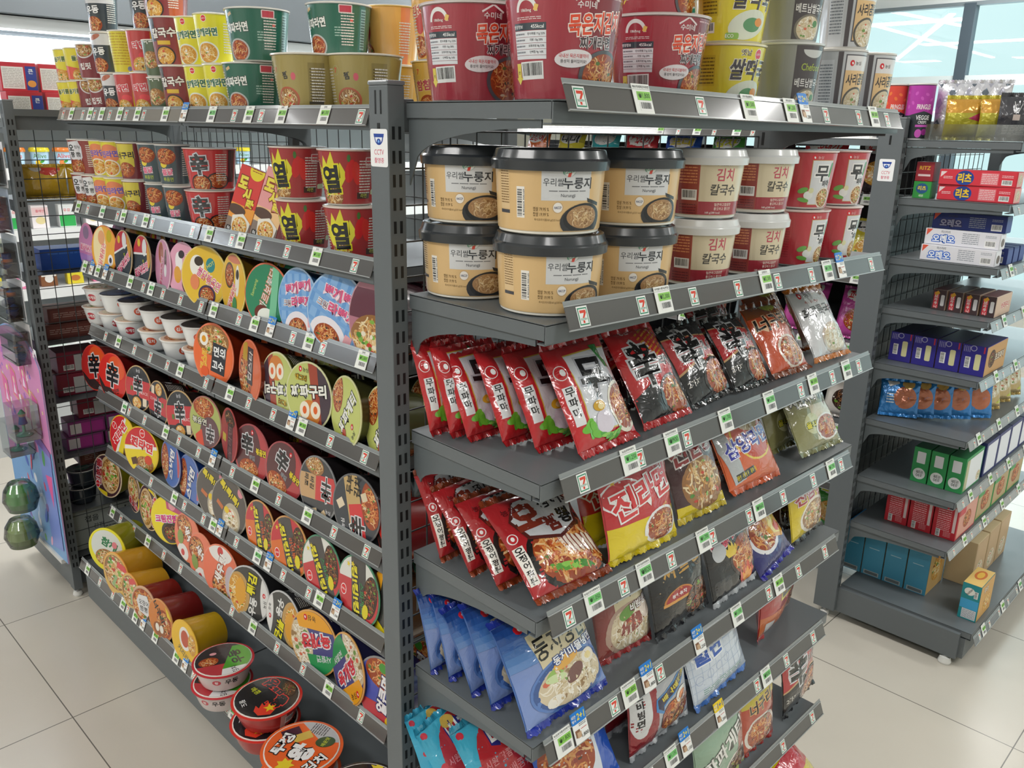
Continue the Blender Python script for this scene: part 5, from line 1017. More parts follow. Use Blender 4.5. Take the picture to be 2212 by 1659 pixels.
lk('shrimp2', lid_art('f08262', (FD, -20, 40, 60, 50, 'red', 29, 60), (T, '새우탕', 20, 0, 40, 'f8f4f0', -60, {'ol': '8a4a3a', 'ow': .06, 'bold': .08, 'w': 120}), (EL, -30, -70, 44, 36, 'f0ece8'), (EL, -30, -70, 14, 14, 'd84a4a'), (EL, -50, -10, 24, 30, '8aa050')), 'a03a20', 'e88a6a', R=.064)
lk('udon', lid_art('4a4a48', (EL, -50, -10, 56, 80, 'c8a060'), (FD, -56, -10, 46, 70, 'yel', 30, 50), (EL, -40, 0, 26, 50, 'e8a838'), (T, '튀김', 16, 40, 44, 'ece020', 80, {'ol': '2a2a28', 'bold': .08, 'w': 80}), (T, '우동', 22, -40, 36, 'f0f0ee', 80, {'bold': .06, 'w': 70}), (EL, 84, 10, 26, 90, 'e8e8e6'), ('dot', 76, 16, 9), (T, '농심', 80, -16, 14, '3a3a3a', 90)), '3a3a3c', 'c8c8c8', R=.068, title='우동')
lk('yuk', lid_art('4a4a88', (FD, 60, 30, 56, 90, 'wht', 31, 90), (PO, [(-110, 110), (0, 110), (30, 40), (-110, 20)], '2f9a5a'), (T, '육개장', -10, -10, 46, 'd83040', 12, {'ol': 'f0eef4', 'ow': .08, 'bold': .08, 'w': 130}), (T, '사발면', -44, 40, 22, 'e8e8f0', 12), (PO, [(-110, -50), (60, -40), (90, -110), (-110, -110)], 'f0a828'), ('dot', 30, -76, 10), (T, '농심', 2, -76, 18, '3a3020')), '2a2a50', 'e0a860', R=.070, title='육개장')
lk('noru', lid_art('4a5ab8', (FD, 10, 56, 80, 44, 'red', 32, 70), (EL, 0, 76, 16, 14, '4a9a3a'), (PO, [(-110, -40), (110, -20), (110, -110), (-110, -110)], 'c8404a'), (T, '얼큰면', 10, 0, 44, 'f4f4f8', 80, {'ol': '24306a', 'bold': .08, 'w': 110}), (EL, 40, -70, 20, 20, 'e8c020')), '24286a', '8a8a8c', R=.070, title='얼큰')
lk('cham', lid_art('e4dc28', (EL, 0, 14, 86, 80, 'd8ded8'), (T, '참깨', 14, 30, 44, '1e7a4a', -24, {'bold': .08, 'w': 90}), (FD, -10, -36, 56, 40, 'veg', 33, 50), (EL, 44, 30, 14, 16, 'e0808a')), '9a9a24', 'e8e028', R=.062, h=.11, title='참깨라면', tc='1e7a4a')
lk('orcup', lid_art('e0b860', (FD, 0, 10, 90, 80, 'veg', 34, 90), (PO, [(10, 40), (90, 30), (90, 60), (20, 70)], 'e04a4a'), (RC_, -10, -30, 60, 20, '9ab880', 60)), 'd09828', 'e8a040', R=.062, h=.11, title='영양', tc='8a2a20')
lk('ojing', lid_art('c8a888', (FD, 0, 0, 94, 90, 'red', 35, 90), (PO, [(-40, 50), (30, 60), (60, 0), (30, -56), (-40, -40), (-60, 10)], 'e4e4e6'), (T, '오징어', 0, 14, 30, '2a2a2c', {'w': 80}), (T, '짬뽕', 0, -20, 30, '2a2a2c', {'w': 66})), '8a2820', 'e0b090', R=.062, h=.11, title='오징어짬뽕')
lk('neog', lid_art('d8823a', (FD, 30, -10, 60, 70, 'red', 36, 60), (T, '너구리', -10, 40, 40, '2a2a2c', -50, {'bold': .07, 'w': 110}), (EL, -10, -50, 50, 36, '9a5a30'), (EL, -26, -44, 16, 20, 'f0ece0'), (EL, 10, -44, 16, 20, 'f0ece0'), (PO, [(40, 110), (110, 80), (110, 20), (60, 40)], 'e8c830')), '7a2220', 'd89a60', R=.062, h=.11, title='너구리', tc='1e1c1c')
lk('ylo', lid_art('f0c030', (EL, 6, 20, 44, 56, 'f0ece4'), (EL, 6, 20, 30, 40, 'c85a40'), (T, '커리라면', 0, -60, 34, '4a5a50', -30, {'w': 110}), (FD, 60, 10, 30, 50, 'yel', 37)), 'c8a020', 'e8b838', R=.060, h=.10, title='커리', tc='c83a2a')
def lying(kname, px, py, W, H, row, lb, spin=0, X=.252, tilt=6, grp=None, behind=True, zoff=0, rest=True):
    """cup lying on its side with the lid towards the aisle"""
    K = LIDK[kname]; P = hx(px, py, X); d = (P-CAM); t = depth(P)
    R = H/2*t/F/.985; sc = R/K.R
    base = math.atan2(d.x, d.y); r_ = max(.12, min(.96, W/H)); a = math.asin(r_)-base
    T_ = R_(tilt); n = Vector((-math.cos(T_)*math.cos(a), -math.cos(T_)*math.sin(a), math.sin(T_)))
    z = ZL[row-1]+R*math.cos(T_)+.002
    if P.z > z+.012 or not rest: z = max(z, P.z)
    zz = z
    y = (Vector((0, 0, 1))-n*n.z).normalized(); x = y.cross(n)
    def Mx(o, s_):
        M = Matrix((x, y, n)).transposed().to_4x4() @ Matrix.Rotation(R_(spin), 4, 'Z') @ Matrix.Diagonal((s_, s_, s_, 1))
        M.translation = o-n*K.h*s_; return M
    c = Vector((P.x, P.y, zz)); K.put(Mx(c, sc), lb, grp)
    if behind:
        c2 = c-n*(K.h*sc+.024); c2.y += .010; c2.z = ZL[row-1]+R*.99*math.cos(T_)+.004; K.put(Mx(c2, sc*.98), lb.replace(' lid', '', 1)+' behind' if 0 else 'cup behind the '+lb, grp)
ROWN = {3: 'third left shelf', 4: 'fourth left shelf', 5: 'fifth left shelf', 6: 'sixth left shelf', 7: 'seventh left shelf', 8: 'bottom left shelf'}
for (k, px, py, W, H, sp, lb) in (
    ('pinkpurple', 188, 540, 26, 92, 0, 'pink purple lidded cup at the far end'), ('orange', 226, 541, 47, 100, 0, 'orange cream lidded cup'),
    ('black', 267, 558, 32, 103, 14, 'black and red lidded cup, first of two'), ('black', 308, 574, 33, 106, 0, 'black and red lidded cup, nearer of two'),
    ('pink1', 353, 586, 28, 112, 0, 'narrow pink lidded cup'), ('pink2', 396, 592, 58, 120, 8, 'pink lidded cup beside the yellow one'),
    ('yellow1', 442, 606, 88, 128, 0, 'bright yellow lidded cup turned outward'), ('yellow2', 505, 626, 46, 132, 0, 'yellow lidded cup seen nearly edge on'),
    ('green', 577, 642, 88, 136, 0, 'green lidded cup with orange rim'), ('sky', 643, 652, 78, 148, 6, 'light blue lidded cup, further of two'),
    ('sky', 727, 694, 118, 166, -22, 'big light blue lidded cup, nearer of two'), ('pinkbrown', 812, 722, 110, 190, 0, 'pink brown lidded cup half behind the post')):
    lying(k, px, py, W, H, 3, lb+', '+ROWN[3], spin=sp, grp='lidded cups on the third left shelf')
for (k, px, py, W, H, sp, lb) in (
    ('oran', 462, 778, 76, 132, 0, 'orange lidded cup with black title patch'), ('oran2', 540, 812, 40, 132, 0, 'narrow orange red lidded cup'),
    ('jpguri', 601, 838, 64, 134, 180, 'olive lidded cup upside down'), ('jpguri', 668, 868, 90, 144, 0, 'olive lidded cup with round egg shapes'),
    ('beksan', 748, 906, 60, 150, 0, 'light green lidded cup with noodle bowl'), ('beksan', 826, 935, 70, 165, 0, 'light green lidded cup half behind the post')):
    lying(k, px, py, W, H, 4, lb+', '+ROWN[4], spin=sp, grp='lidded cups on the fourth left shelf')
for (k, px, py, W, H, sp, lb) in (
    ('shinr', 205, 792, 48, 96, 0, 'bright red lidded cup at the far end'), ('shinr', 243, 812, 50, 100, -14, 'bright red lidded cup, second from far end'),
    ('shinblk', 299, 839, 47, 96, 0, 'black red lidded cup, upright, farthest'), ('shinblk', 341, 865, 35, 98, 180, 'black red lidded cup, upside down'),
    ('shinblk', 390, 896, 54, 106, 10, 'black red lidded cup, nearest of three'), ('shingrn', 444, 912, 60, 110, 0, 'olive and brown lidded cup'),
    ('shinbrn', 495, 940, 29, 114, 0, 'narrow brown red lidded cup'), ('shinbok', 543, 976, 68, 124, 0, 'dark red stir fry lidded cup, further'),
    ('shinbok', 613, 1010, 74, 128, -24, 'dark red stir fry lidded cup, nearer'), ('pajori', 687, 1056, 74, 140, 0, 'grey black lidded cup with tan band'),
    ('dubu', 770, 1112, 94, 150, 8, 'grey black lidded cup with tofu cubes'), ('shinr', 845, 1140, 60, 150, 0, 'red lidded cup hidden behind the post')):
    lying(k, px, py, W, H, 5, lb+', '+ROWN[5], spin=sp, grp='lidded cups on the fifth left shelf')
for (k, px, py, W, H, sp, lb) in (
    ('jin', 265, 944, 46, 98, 60, 'red and yellow lidded cup, farther'), ('jin', 305, 968, 62, 102, 0, 'red and yellow lidded cup, nearer'),
    ('blue', 369, 1000, 33, 102, 0, 'blue lidded cup, farther'), ('blue', 409, 1036, 38, 114, -8, 'blue lidded cup, nearer'),
    ('tok', 460, 1066, 62, 116, 0, 'grey brown lidded cup with yellow lettering, farther'), ('tok', 496, 1104, 66, 124, -8, 'grey brown lidded cup with yellow lettering, nearer'),
    ('king', 562, 1140, 56, 122, 0, 'red orange lidded cup with yellow lettering, farther'), ('king', 625, 1184, 72, 132, 8, 'red orange lidded cup with yellow lettering, nearer'),
    ('kinggrn', 695, 1228, 76, 140, 14, 'white green lidded cup with yellow lettering, farther'), ('kinggrn', 775, 1288, 82, 152, -8, 'white green lidded cup with yellow lettering, nearer'),
    ('kingyel', 838, 1350, 70, 160, 0, 'yellow lidded cup cut by the post')):
    lying(k, px, py, W, H, 6, lb+', '+ROWN[6], spin=sp, grp='lidded cups on the sixth left shelf')
for (k, px, py, W, H, sp, lb) in (
    ('jjb', 232, 1028, 50, 92, 0, 'brown yellow lidded cup at the far end'), ('jjb', 322, 1096, 34, 98, 180, 'brown yellow lidded cup upside down'),
    ('cream', 365, 1124, 66, 102, 0, 'yellow and pink lidded cup'), ('shrimp2', 405, 1162, 46, 106, 0, 'orange shrimp lidded cup, farthest'),
    ('shrimp2', 434, 1200, 48, 108, 24, 'orange shrimp lidded cup, middle'), ('shrimp', 477, 1240, 66, 118, 0, 'orange shrimp lidded cup with white oval'),
    ('udon', 538, 1286, 78, 122, 0, 'dark grey lidded cup with yellow lettering, farther'), ('udon', 612, 1335, 66, 128, 176, 'dark grey lidded cup upside down'),
    ('yuk', 678, 1382, 92, 142, 186, 'blue lidded cup with red lettering, upside down'), ('yuk', 752, 1450, 62, 150, 40, 'blue lidded cup with red lettering, tilted'),
    ('noru', 826, 1520, 100, 160, 0, 'blue red lidded cup cut by the post')):
    lying(k, px, py, W, H, 7, lb+', '+ROWN[7], spin=sp, grp='lidded cups on the seventh left shelf')
lying('jjb', 290, 1066, 20, 80, 7, 'brown cup lying sideways between two lidded cups, seventh left shelf', spin=90, X=.262, behind=False)
for (k, px, py, W, H, sp, lb, XX) in (
    ('cham', 232, 1188, 66, 96, 0, 'yellow and white sesame cup lying down', .145), ('orcup', 252, 1246, 44, 98, 0, 'amber cup lying beside the sesame cup', .130), ('orcup', 284, 1284, 32, 84, 30, 'amber cup lying, nearer', .128),
    ('ojing', 312, 1312, 42, 84, 0, 'maroon squid noodle cup lying with white octagon', .128), ('neog', 348, 1346, 42, 92, 0, 'maroon raccoon brown noodle cup lying', .128), ('ylo', 399, 1388, 46, 98, 0, 'yellow curry noodle cup lying beside the red bowls', .128)):
    lying(k, px, py, W, H, 8, lb.replace('raccoon ', '')+', '+ROWN[8], spin=sp, X=XX, tilt=4, behind=False, grp='cups lying on the bottom left shelf')
# ================================================================== end rack, standing cups
LASTY = {}
def spaced(key, y, top, gap):
    y = min(y, top, LASTY.get(key, 9)-gap); LASTY[key] = y; return y
def ca(bgc, title, tc='f4f0ea', oc='3a2a26', food='red', fb=None, x0=0, th=20, tw=None, extra=None, ty=66, seed=1, brand=None, fy=28):
    a = Art().rect(0, 60, 400, 160, bgc)
    if extra: extra(a)
    a.food(x0, fy, 24, 20, food, seed, 30, bowl=fb)
    a.txt(title, x0, ty, th, tc, ol=oc, ow=.06, bold=.06, w=tw or th*len(title)*.95, rot=4)
    if brand == 'n': a.dot(x0-16, 94, 4).txt('농심', x0-4, 94, 6, tc)
    if brand == 'o': a.oval(x0, 94, 6)
    a.lines(52, 55, 26, 64, 12, 'e4e0d8', seed=seed).lines(-62, 55, 26, 64, 12, 'd8d4cc', seed=seed+1)
    return a
def ck(bgc, art, rt=.043, rb=.034, h=.100, rim='f0ece4', m='wrap', lidbase='ece6dc'): return cup('cup_noodle', 'cup noodle', rt, rb, h, bgc, art, lidbase=lidbase, rim=rim, m=m)
C_oj = ck('8e3a34', ca('8e3a34', '오', '2a2a2c', None, 'red', x0=0, th=1, extra=lambda a: a.poly([(-24, 92), (10, 96), (24, 80), (22, 50), (6, 38), (-20, 42), (-26, 60)], 'e2e2e6').txt('오', -12, 76, 18, '2a2a2c', bold=.04).txt('징어', 8, 78, 10, '2a2a2c').txt('짬', -10, 56, 16, '2a2a2c', bold=.04).txt('뽕', 8, 56, 14, '2a2a2c'), ty=20, fy=22))
C_jin = ck('e6d83a', ca('e6d83a', '진라면', '6a5ac0', 'e8a080', 'yel', 'f0ece0', th=18, extra=lambda a: a.ell(0, 66, 30, 26, 'e88858'), brand=None, seed=2), rim='f0e890')
C_neo = ck('7a3038', ca('7a3038', '너구리', '26282c', 'd8c040', 'red', th=18, extra=lambda a: a.rect(0, 66, 50, 60, 'd8c848'), seed=3))
C_bul = ck('4a5a60', ca('4a5a60', '불닭', 'e87a98', 'f0e0e4', 'red', th=16, ty=34, fy=72, extra=lambda a: a.ell(-8, 52, 9, 8, 'e8d040').txt('볶음면', 0, 16, 10, 'b8c840'), seed=4), rim='c8ccce')
C_shin = ck('c83a3c', ca('c83a3c', '辛', '3a3c40', 'c8ccd4', 'red', '2a2426', th=50, tw=44, x0=0, ty=62, fy=16, extra=lambda a: a.txt('라면', 34, 34, 12, '4a2a2c').food(44, 24, 24, 17, 'red', 9, 30, bowl='2c2426').rect(80, 60, 20, 80, '5a2a2e'), seed=5), .062, .050, .098, rim='d86a60')
C_yeol = ck('a83a3c', ca('a83a3c', '열', '1e2226', 'e8e030', 'veg', th=52, tw=40, x0=-18, ty=50, fy=16, extra=lambda a: a.flame(-20, 62, 40, 'e0d838').ell(22, 66, 9, 22, 'd02c30', -12).ell(34, 62, 8, 22, 'd83a34', 6).ell(20, 90, 3, 7, '4a7a3c').rect(66, 84, 30, 16, 'e8c8c8', r=2).rect(66, 84, 26, 12, 'c83a44').rect(50, 20, 30, 12, '4a3a34').txt('라면', 50, 20, 8, 'c8d060').rect(84, 26, 30, 10, 'c8d8b0', r=3), seed=6), .0585, .045, .105, rim='e0b8b0', m='gloss')
for (K, px, k, rz, lb) in (
    (C_oj, 152, 0, 10, 'maroon cup with white octagon, lower, at the far end'), (C_oj, 190, 0, 0, 'maroon cup with white octagon, lower, second'), (C_jin, 222, 0, 0, 'yellow cup with orange cloud, lower, farther'), (C_jin, 258, 0, 6, 'yellow cup with orange cloud, lower, nearer'),
    (C_neo, 296, 0, 0, 'maroon and yellow cup, lower tier'), (C_bul, 346, 0, 0, 'slate cup with pink lettering, lower, farther'), (C_bul, 386, 0, 4, 'slate cup with pink lettering, lower, nearer'),
    (C_oj, 146, 1, 6, 'maroon cup with white octagon, upper tier'), (C_oj, 184, 1, -50, 'maroon cup turned to its barcode, upper tier'), (C_jin, 214, 1, 0, 'yellow cup with orange cloud, upper, farther'), (C_jin, 250, 1, 4, 'yellow cup with orange cloud, upper, nearer'),
    (C_neo, 288, 1, 0, 'maroon and yellow cup, upper tier'), (C_bul, 334, 1, 0, 'slate cup with pink lettering, upper, farther'), (C_bul, 372, 1, 8, 'slate cup with pink lettering, upper, nearer')):
    P = hx(px+(4 if k == 0 else 8), 400, .285); P.y = spaced(('L2', k), P.y, 1.905, .088); h = K.h if hasattr(K, 'h') else .1005
    K.put(TR(.285, P.y, ZL[1]+.0005+h*k, R_(-90+30+rz)), lb+', second left shelf', 'standing cups on the second left shelf')
for k in (0, 1):
    P = hx(458, 420, .300); C_shin.put(TR(.300+.003*k, P.y, ZL[1]+.0005+.0985*k, R_(-55)), ('upper' if k else 'lower')+' red spicy noodle bowl cup, second left shelf', 'red spicy cups')
for k in (0, 1):
    for j, px in enumerate((660, 766)):
        P = hx(px-(8 if k else 0), 500, .297); C_yeol.put(TR(.297, P.y, ZL[1]+.0005+.1060*k, R_(-52+4*j-(8 if k else 0))), ('upper' if k else 'lower')+' red cup with flaming black letter, '+('farther' if j == 0 else 'nearer the post')+', second left shelf', 'red flaming letter cups')
# tilted lunch-box noodle cartons
def dosi(c1, c2):
    a = Art().rect(0, 100, 110, 220, c1).rect(0, 60, 110, 60, c2).rect(0, 20, 110, 60, '8a7a70').ell(20, 190, 30, 26, 'ecd830').lines(20, 190, 40, 12, 2, 'a85a20', seed=2).txt('도', -22, 150, 34, 'ecdc50', ol='8a3a20', bold=.09).txt('시', 2, 122, 34, 'ecdc50', ol='8a3a20', bold=.09).txt('락', 24, 96, 34, 'ecdc50', ol='8a3a20', bold=.09)
    a.ell(-20, 74, 36, 14, '5a4238').poly([(-30, 56), (10, 70), (46, 52), (40, 4), (-20, 4)], 'f0ece0').food(8, 34, 30, 26, 'yel', 44, 50).rect(-32, 20, 20, 14, '3a3430', r=4).txt('86', -32, 20, 9, 'f0f0f0')
    return a
for i, (c1, c2, px, lb) in enumerate((('d8403c', 'f0a040', 520, 'red lunch box noodle carton leaning left beside the red spicy cups'), ('e8a0a0', 'f2c890', 575, 'pale pink lunch box noodle carton leaning behind the flaming letter cup'))):
    K = carton('noodle_carton', 'noodle box', .085, .030, .165, c1, dosi(c1, c2), cols={'left': c1}, m='gloss', b=.006)
    P = hx(px, 555, .262); K.put(TR(.255, P.y+.01, ZL[1]+.003, R_(-78)) @ Matrix.Rotation(R_(-14), 4, 'X') @ Matrix.Rotation(R_(13), 4, 'Y'), lb)
# top left shelf
C_gr = ck('e6d83c', ca('e6d83c', '들기름', '4a6a3a', 'f4f0d0', 'yel', th=14, extra=lambda a: a.poly([(-60, 44), (20, 30), (60, 10), (60, 0), (-60, 0)], 'e05a48').rect(34, 60, 18, 120, '6aa84a'), ty=62, seed=11, fy=14), .042, .034, .090)
C_mar = ck('8a3a40', ca('8a3a40', '컵핏', 'f0ece8', None, 'veg', 'e0dcdc', th=18, ty=34, fy=78, seed=12), .044, .036, .092)
C_udon = ck('3a4248', ca('3a4248', '우동', 'f0f0f0', '2a2c30', 'red', th=20, extra=lambda a: a.rect(0, 92, 120, 40, 'd8d8da').ell(-4, 92, 16, 6, 'b86a50', 20), seed=13, ty=56, fy=20), .041, .034, .104)
C_ray = ck('c84848', ca('c84848', '라면', 'd84050', 'f4e8e8', 'yel', th=18, extra=lambda a: a.rect(52, 60, 50, 120, 'e8d040').ell(10, 40, 14, 8, 'e84a50'), seed=14, ty=64, fy=16), .042, .034, .100)
C_yl = ck('e4d83e', Art().rect(0, 60, 400, 160, 'e4d83e').lines(0, 60, 60, 80, 12, 'c8a828', seed=3).ell(30, 12, 6, 6, '7a88a8').oval(-30, 92, 5), .043, .034, .105)
C_veg = ck('5a6a50', ca('5a6a50', '떡국', 'f0f0e8', None, 'veg', th=16, seed=15, fy=40, ty=84), .040, .034, .086)
C_guk = ck('8c3a3c', ca('8c3a3c', '칼국수', 'f2efe8', '5a2a28', 'yel', '3a302e', th=22, extra=lambda a: a.rect(0, 52, 34, 9, 'e0b838').rect(60, 40, 40, 80, 'b85a34').rect(-34, 80, 30, 50, '3a3a3c'), seed=16, ty=74, fy=22), .057, .046, .110)
C_cham = ck('e8e03a', ca('e8e03a', '참깨라면', '1e6a58', 'f4f4d8', 'yel', 'e8ece0', th=17, tw=52, brand='o', seed=17, ty=66, fy=24), .044, .034, .105, rim='f0eec0')
C_dae = ck('2f6a58', ca('2f6a58', '대파라면', 'f0f2ec', '3a4a44', 'red', 'b8bcb8', x0=-20, th=19, tw=56, extra=lambda a: a.rect(48, 92, 26, 16, 'e8d8d8', r=2).rect(48, 92, 22, 12, 'c84858').ring(44, 56, 30, 24, '7ab09a', .03, 4).lines(46, 50, 40, 20, 4, 'a8c8bc', seed=7).ell(60, 72, 3.4, 3.4, 'e05a50').rect(-34, 92, 12, 6, 'd8b888', 20).rect(88, 56, 14, 76, '88a8a0').lines(88, 56, 12, 72, 14, '2a4a40', seed=8), seed=18, ty=66, fy=22), .066, .054, .104, rim='dfe4e0')
C_gold = ck('a8985a', ca('a8985a', '짬', '3a3830', None, 'veg', 'b85a40', x0=-14, th=14, extra=lambda a: a.ring(-40, 82, 8, 9, 'c8d8c8', .2).txt('7', -40, 82, 9, 'd84a40').ell(4, 70, 5, 7, 'd86070').rect(48, 50, 30, 90, '8f8048').lines(48, 56, 24, 60, 11, '5a5030', seed=9).rect(48, 22, 30, 5, '4a4638'), seed=19, ty=72, fy=28), .074, .060, .112, rim='e6e2d2')
C_gold.parts[1] = C_gold.parts[1]
C_cc = ck('e0b050', ca('e0b050', '참참치', 'c04a58', 'e8c880', 'red', x0=-10, th=20, tw=58, extra=lambda a: a.ring(-30, 84, 9, 9.5, '2f8f6a', .16).txt('7', -30, 84, 10, 'd84a3c').txt('라면', 34, 60, 14, '4a5a40'), seed=20, ty=60, fy=22), .064, .050, .104, rim='f0cc70')
C_top = ck('e8b462', ca('e8b462', '김치', 'c8403c', 'f4e8c8', 'red', x0=-44, th=20, extra=lambda a: a.rect(20, 60, 44, 140, 'e8b462').rect(52, 60, 20, 140, 'e88a58').ell(-40, 70, 14, 22, 'c8443c'), seed=21, ty=90, fy=26), .064, .050, .118, rim='f0cc70')
def top1(K, h, px, X, k, rz, lb, base=0):
    P = hx(px, 200, X); K.put(TR(X, P.y, ZL[0]+.0005+base, R_(-62+rz)), lb+', top left shelf', 'cups on the top left shelf')
for (K, px, X, base, rz, lb) in (
    (C_gr, 144, .285, 0, 0, 'yellow red cup, lower, farthest'), (C_gr, 172, .285, 0, 4, 'yellow red cup with green band, lower'), (C_mar, 202, .30, 0, 30, 'maroon cup with bowl, lower, farther'), (C_mar, 228, .285, 0, 0, 'maroon cup with bowl, lower, nearer'),
    (C_udon, 256, .285, 0, 0, 'black and white udon cup, lower'), (C_ray, 286, .285, 0, 0, 'red and yellow cup, lower, farther'), (C_ray, 322, .285, 0, 6, 'red and yellow cup, lower, nearer'), (C_veg, 357, .285, 0, 0, 'dark green cup, lower'),
    (C_guk, 402, .30, 0, 0, 'dark red noodle soup cup, lower'), (C_cham, 444, .285, 0, 0, 'yellow sesame cup, lower, farther'), (C_cham, 486, .285, 0, 6, 'yellow sesame cup, lower, nearer'), (C_dae, 552, .300, 0, 10, 'green leek noodle cup, lower'),
    (C_gold, 672, .300, 0, -2, 'olive gold noodle cup in front'), (C_gold, 790, .366, 0, 8, 'olive gold noodle cup half behind the post'),
    (C_gr, 136, .285, .0905, 0, 'yellow red cup, upper, farthest'), (C_gr, 168, .285, .0905, 40, 'yellow cup turned to its green band, upper'), (C_mar, 210, .285, .0925, 6, 'maroon cup with bowl, upper'), (C_udon, 243, .285, .1045, 0, 'black and white udon cup, second tier'),
    (C_yl, 284, .285, .1005, 0, 'yellow cup showing its ingredients'), (C_ray, 322, .285, .1005, 20, 'red and yellow cup, upper'), (C_veg, 352, .285, .0865, 0, 'dark green cup, upper'), (C_guk, 388, .30, .1105, 6, 'dark red noodle soup cup, upper'), (C_cham, 432, .285, .1055, 0, 'yellow sesame cup, upper, farther'), (C_cham, 474, .285, .1055, 4, 'yellow sesame cup, upper, nearer'),
    (C_dae, 566, .300, .1045, 6, 'green leek noodle cup, upper, nearer'), (C_dae, 738, .40, .1125, -6, 'green leek noodle cup, upper, beside the post'), (C_dae, 752, .52, 0, 0, 'green leek noodle cup standing behind the olive ones'),
    (C_udon, 240, .285, .209, 0, 'black udon cup on the third tier, farther'), (C_udon, 334, .30, .2015, 10, 'black udon cup on the third tier, nearer'), (C_guk, 376, .31, .221, 0, 'dark red soup cup cut by the top edge'),
    (C_cc, 846, .345, 0, -4, 'amber tuna noodle cup behind the post'), (C_top, 842, .345, .1045, 0, 'tall amber cup stacked behind the post, farther'), (C_cc, 946, .36, 0, -4, 'amber tuna noodle cup right of the post'), (C_top, 938, .36, .1045, 8, 'tall amber cup stacked behind the red cups')):
    if px > 800: P = Vector((0, .665 if px < 900 else .46, 0)); X = .52 if px < 900 else .49
    else: P = hx(px, 200, X)
    P.y = spaced(('L1', round(base/.09), X), P.y, 1.93, .086)
    K.put(TR(X, P.y, ZL[0]+.0005+base, R_(-62+rz)), lb+', top left shelf', 'cups on the top left shelf')
# white bowls on the fourth left shelf
def wb(t, c): return Art().ell(0, 34, 14, 12, c).txt(t, 0, 34, 11, 'f4f0ee', bold=.05).lines(34, 26, 18, 6, 2, c, seed=2)
B_w1 = bowl('noodle_bowl', 'cup noodle', .052, .034, .062, 'eceeee', wb('김치', 'd8583a'), Art().food(0, 0, 80, 80, 'red', 51, 60), 'd8b8a0')
B_w2 = bowl('noodle_bowl', 'cup noodle', .052, .034, .062, 'eceeee', wb('육개장', 'c8404c'), Art().food(0, 0, 80, 80, 'wht', 52, 60), 'd8b8a0')
B_dk = bowl('noodle_bowl', 'cup noodle', .052, .034, .062, 'eceeee', wb('김치', 'd8583a'), Art().rect(0, 0, 200, 200, '4a4440').food(20, 10, 40, 40, 'dark', 53), '4a4440')
lo = [(229, 715, 3), (262, 735, 4), (296, 752, 0), (346, 780, 1), (392, 806, 0), (440, 825, 2)]
for i, (px, py, v) in enumerate(lo):
    P = hit(px, py, 2, ZL[3]); y = hx(px, 760, .30).y
    (B_w1 if i > 2 else B_w2).put(TR(.300, y, ZL[3]+.0005, R_(-60+(i*37) % 50)), 'white noodle bowl in the lower tier, '+ORD[i]+' from the far end, fourth left shelf', 'white noodle bowls')
for i, px in enumerate((228, 262, 300, 346, 392, 436)):
    y = hx(px, 690, .305).y
    (B_dk if i else B_w2).put(TR(.303, y, ZL[3]+.0005+.063, R_(-60+(i*53) % 60)), 'white noodle bowl in the upper tier, '+ORD[i]+' from the far end, fourth left shelf', 'white noodle bowls')
# bowls on the bottom left shelf
def rb_art(t, c): return Art().rect(0, 30, 400, 60, 'd8cccc').txt(t, 10, 36, 16, '2a2a2c', bold=.05).ell(-24, 36, 10, 8, 'c83848').txt('왕', -24, 36, 9, 'ffffff')
L_u = Art().rect(0, 0, 220, 220, '2a2a2c').poly([(-110, -20), (20, -30), (-20, -110), (-110, -110)], 'b83a40').food(-50, 0, 34, 26, 'red', 61).poly([(-10, -60), (40, 70), (110, 60), (110, -60)], '4aa02c').poly([(-20, -110), (-10, -60), (110, -60), (110, -110)], 'e4e4e4').txt('우동', 44, 0, 44, '1e2a1c', 100, bold=.06).txt('김치', 30, -76, 22, '2a2a2c', 100).ell(-30, 44, 12, 8, 'e0a0a8')
B_u = bowl('noodle_bowl', 'cup noodle', .072, .052, .058, 'd8cccc', rb_art('우동', ''), L_u, rim='c8323c', m='gloss')
L_w = Art().rect(0, 0, 220, 220, '1e1e22').txt('왕', 30, -30, 60, '1a1a1c', 120, ol='d83a30', ow=.06, bold=.08).txt('뚜껑', 34, 40, 44, '1a1a1c', 120, ol='d83a30', ow=.06, bold=.08, w=90).flame(-10, -56, 36, 'e0402c', -10).star(4, -56, 20, 'e8c828', 5).txt('팔도', -70, -10, 18, 'f0f0f0', -80).txt('매콤', -30, 40, 20, 'c8d030', -60).food(70, 20, 20, 40, 'dark', 62)
B_w = bowl('noodle_bowl', 'cup noodle', .078, .056, .058, 'b83030', Art().rect(0, 30, 400, 60, 'b0302c').rect(30, 30, 14, 50, 'd8a8a0').bar(46, 30, 24, 20), L_w, rim='d8362c', m='gloss')
L_o = Art().rect(0, 0, 220, 220, 'ec6428').poly([(-10, 110), (110, 110), (110, 0), (50, 10), (20, 60)], 'b8bcc0').lines(50, 70, 60, 50, 7, '4a4a4c', rot=60, seed=5).rect(-30, 60, 50, 34, '4a2438', 20).rect(0, 40, 50, 30, 'd8b858', 20).txt('왕', 0, -20, 66, 'f4f4f4', 60, ol='1e1e20', ow=.07, bold=.09).txt('뚜껑', -50, 20, 36, 'f4f4f4', 60, ol='1e1e20', ow=.07, bold=.09, w=80).txt('김치', 34, -64, 32, 'f4f4f4', 40, ol='1e1e20', ow=.06, bold=.07, w=66).star(-40, -60, 26, 'e8d030', 7, .6).ell(60, 10, 26, 20, '1e4a24').txt('매운맛', 60, 10, 12, 'c8d840', 60)
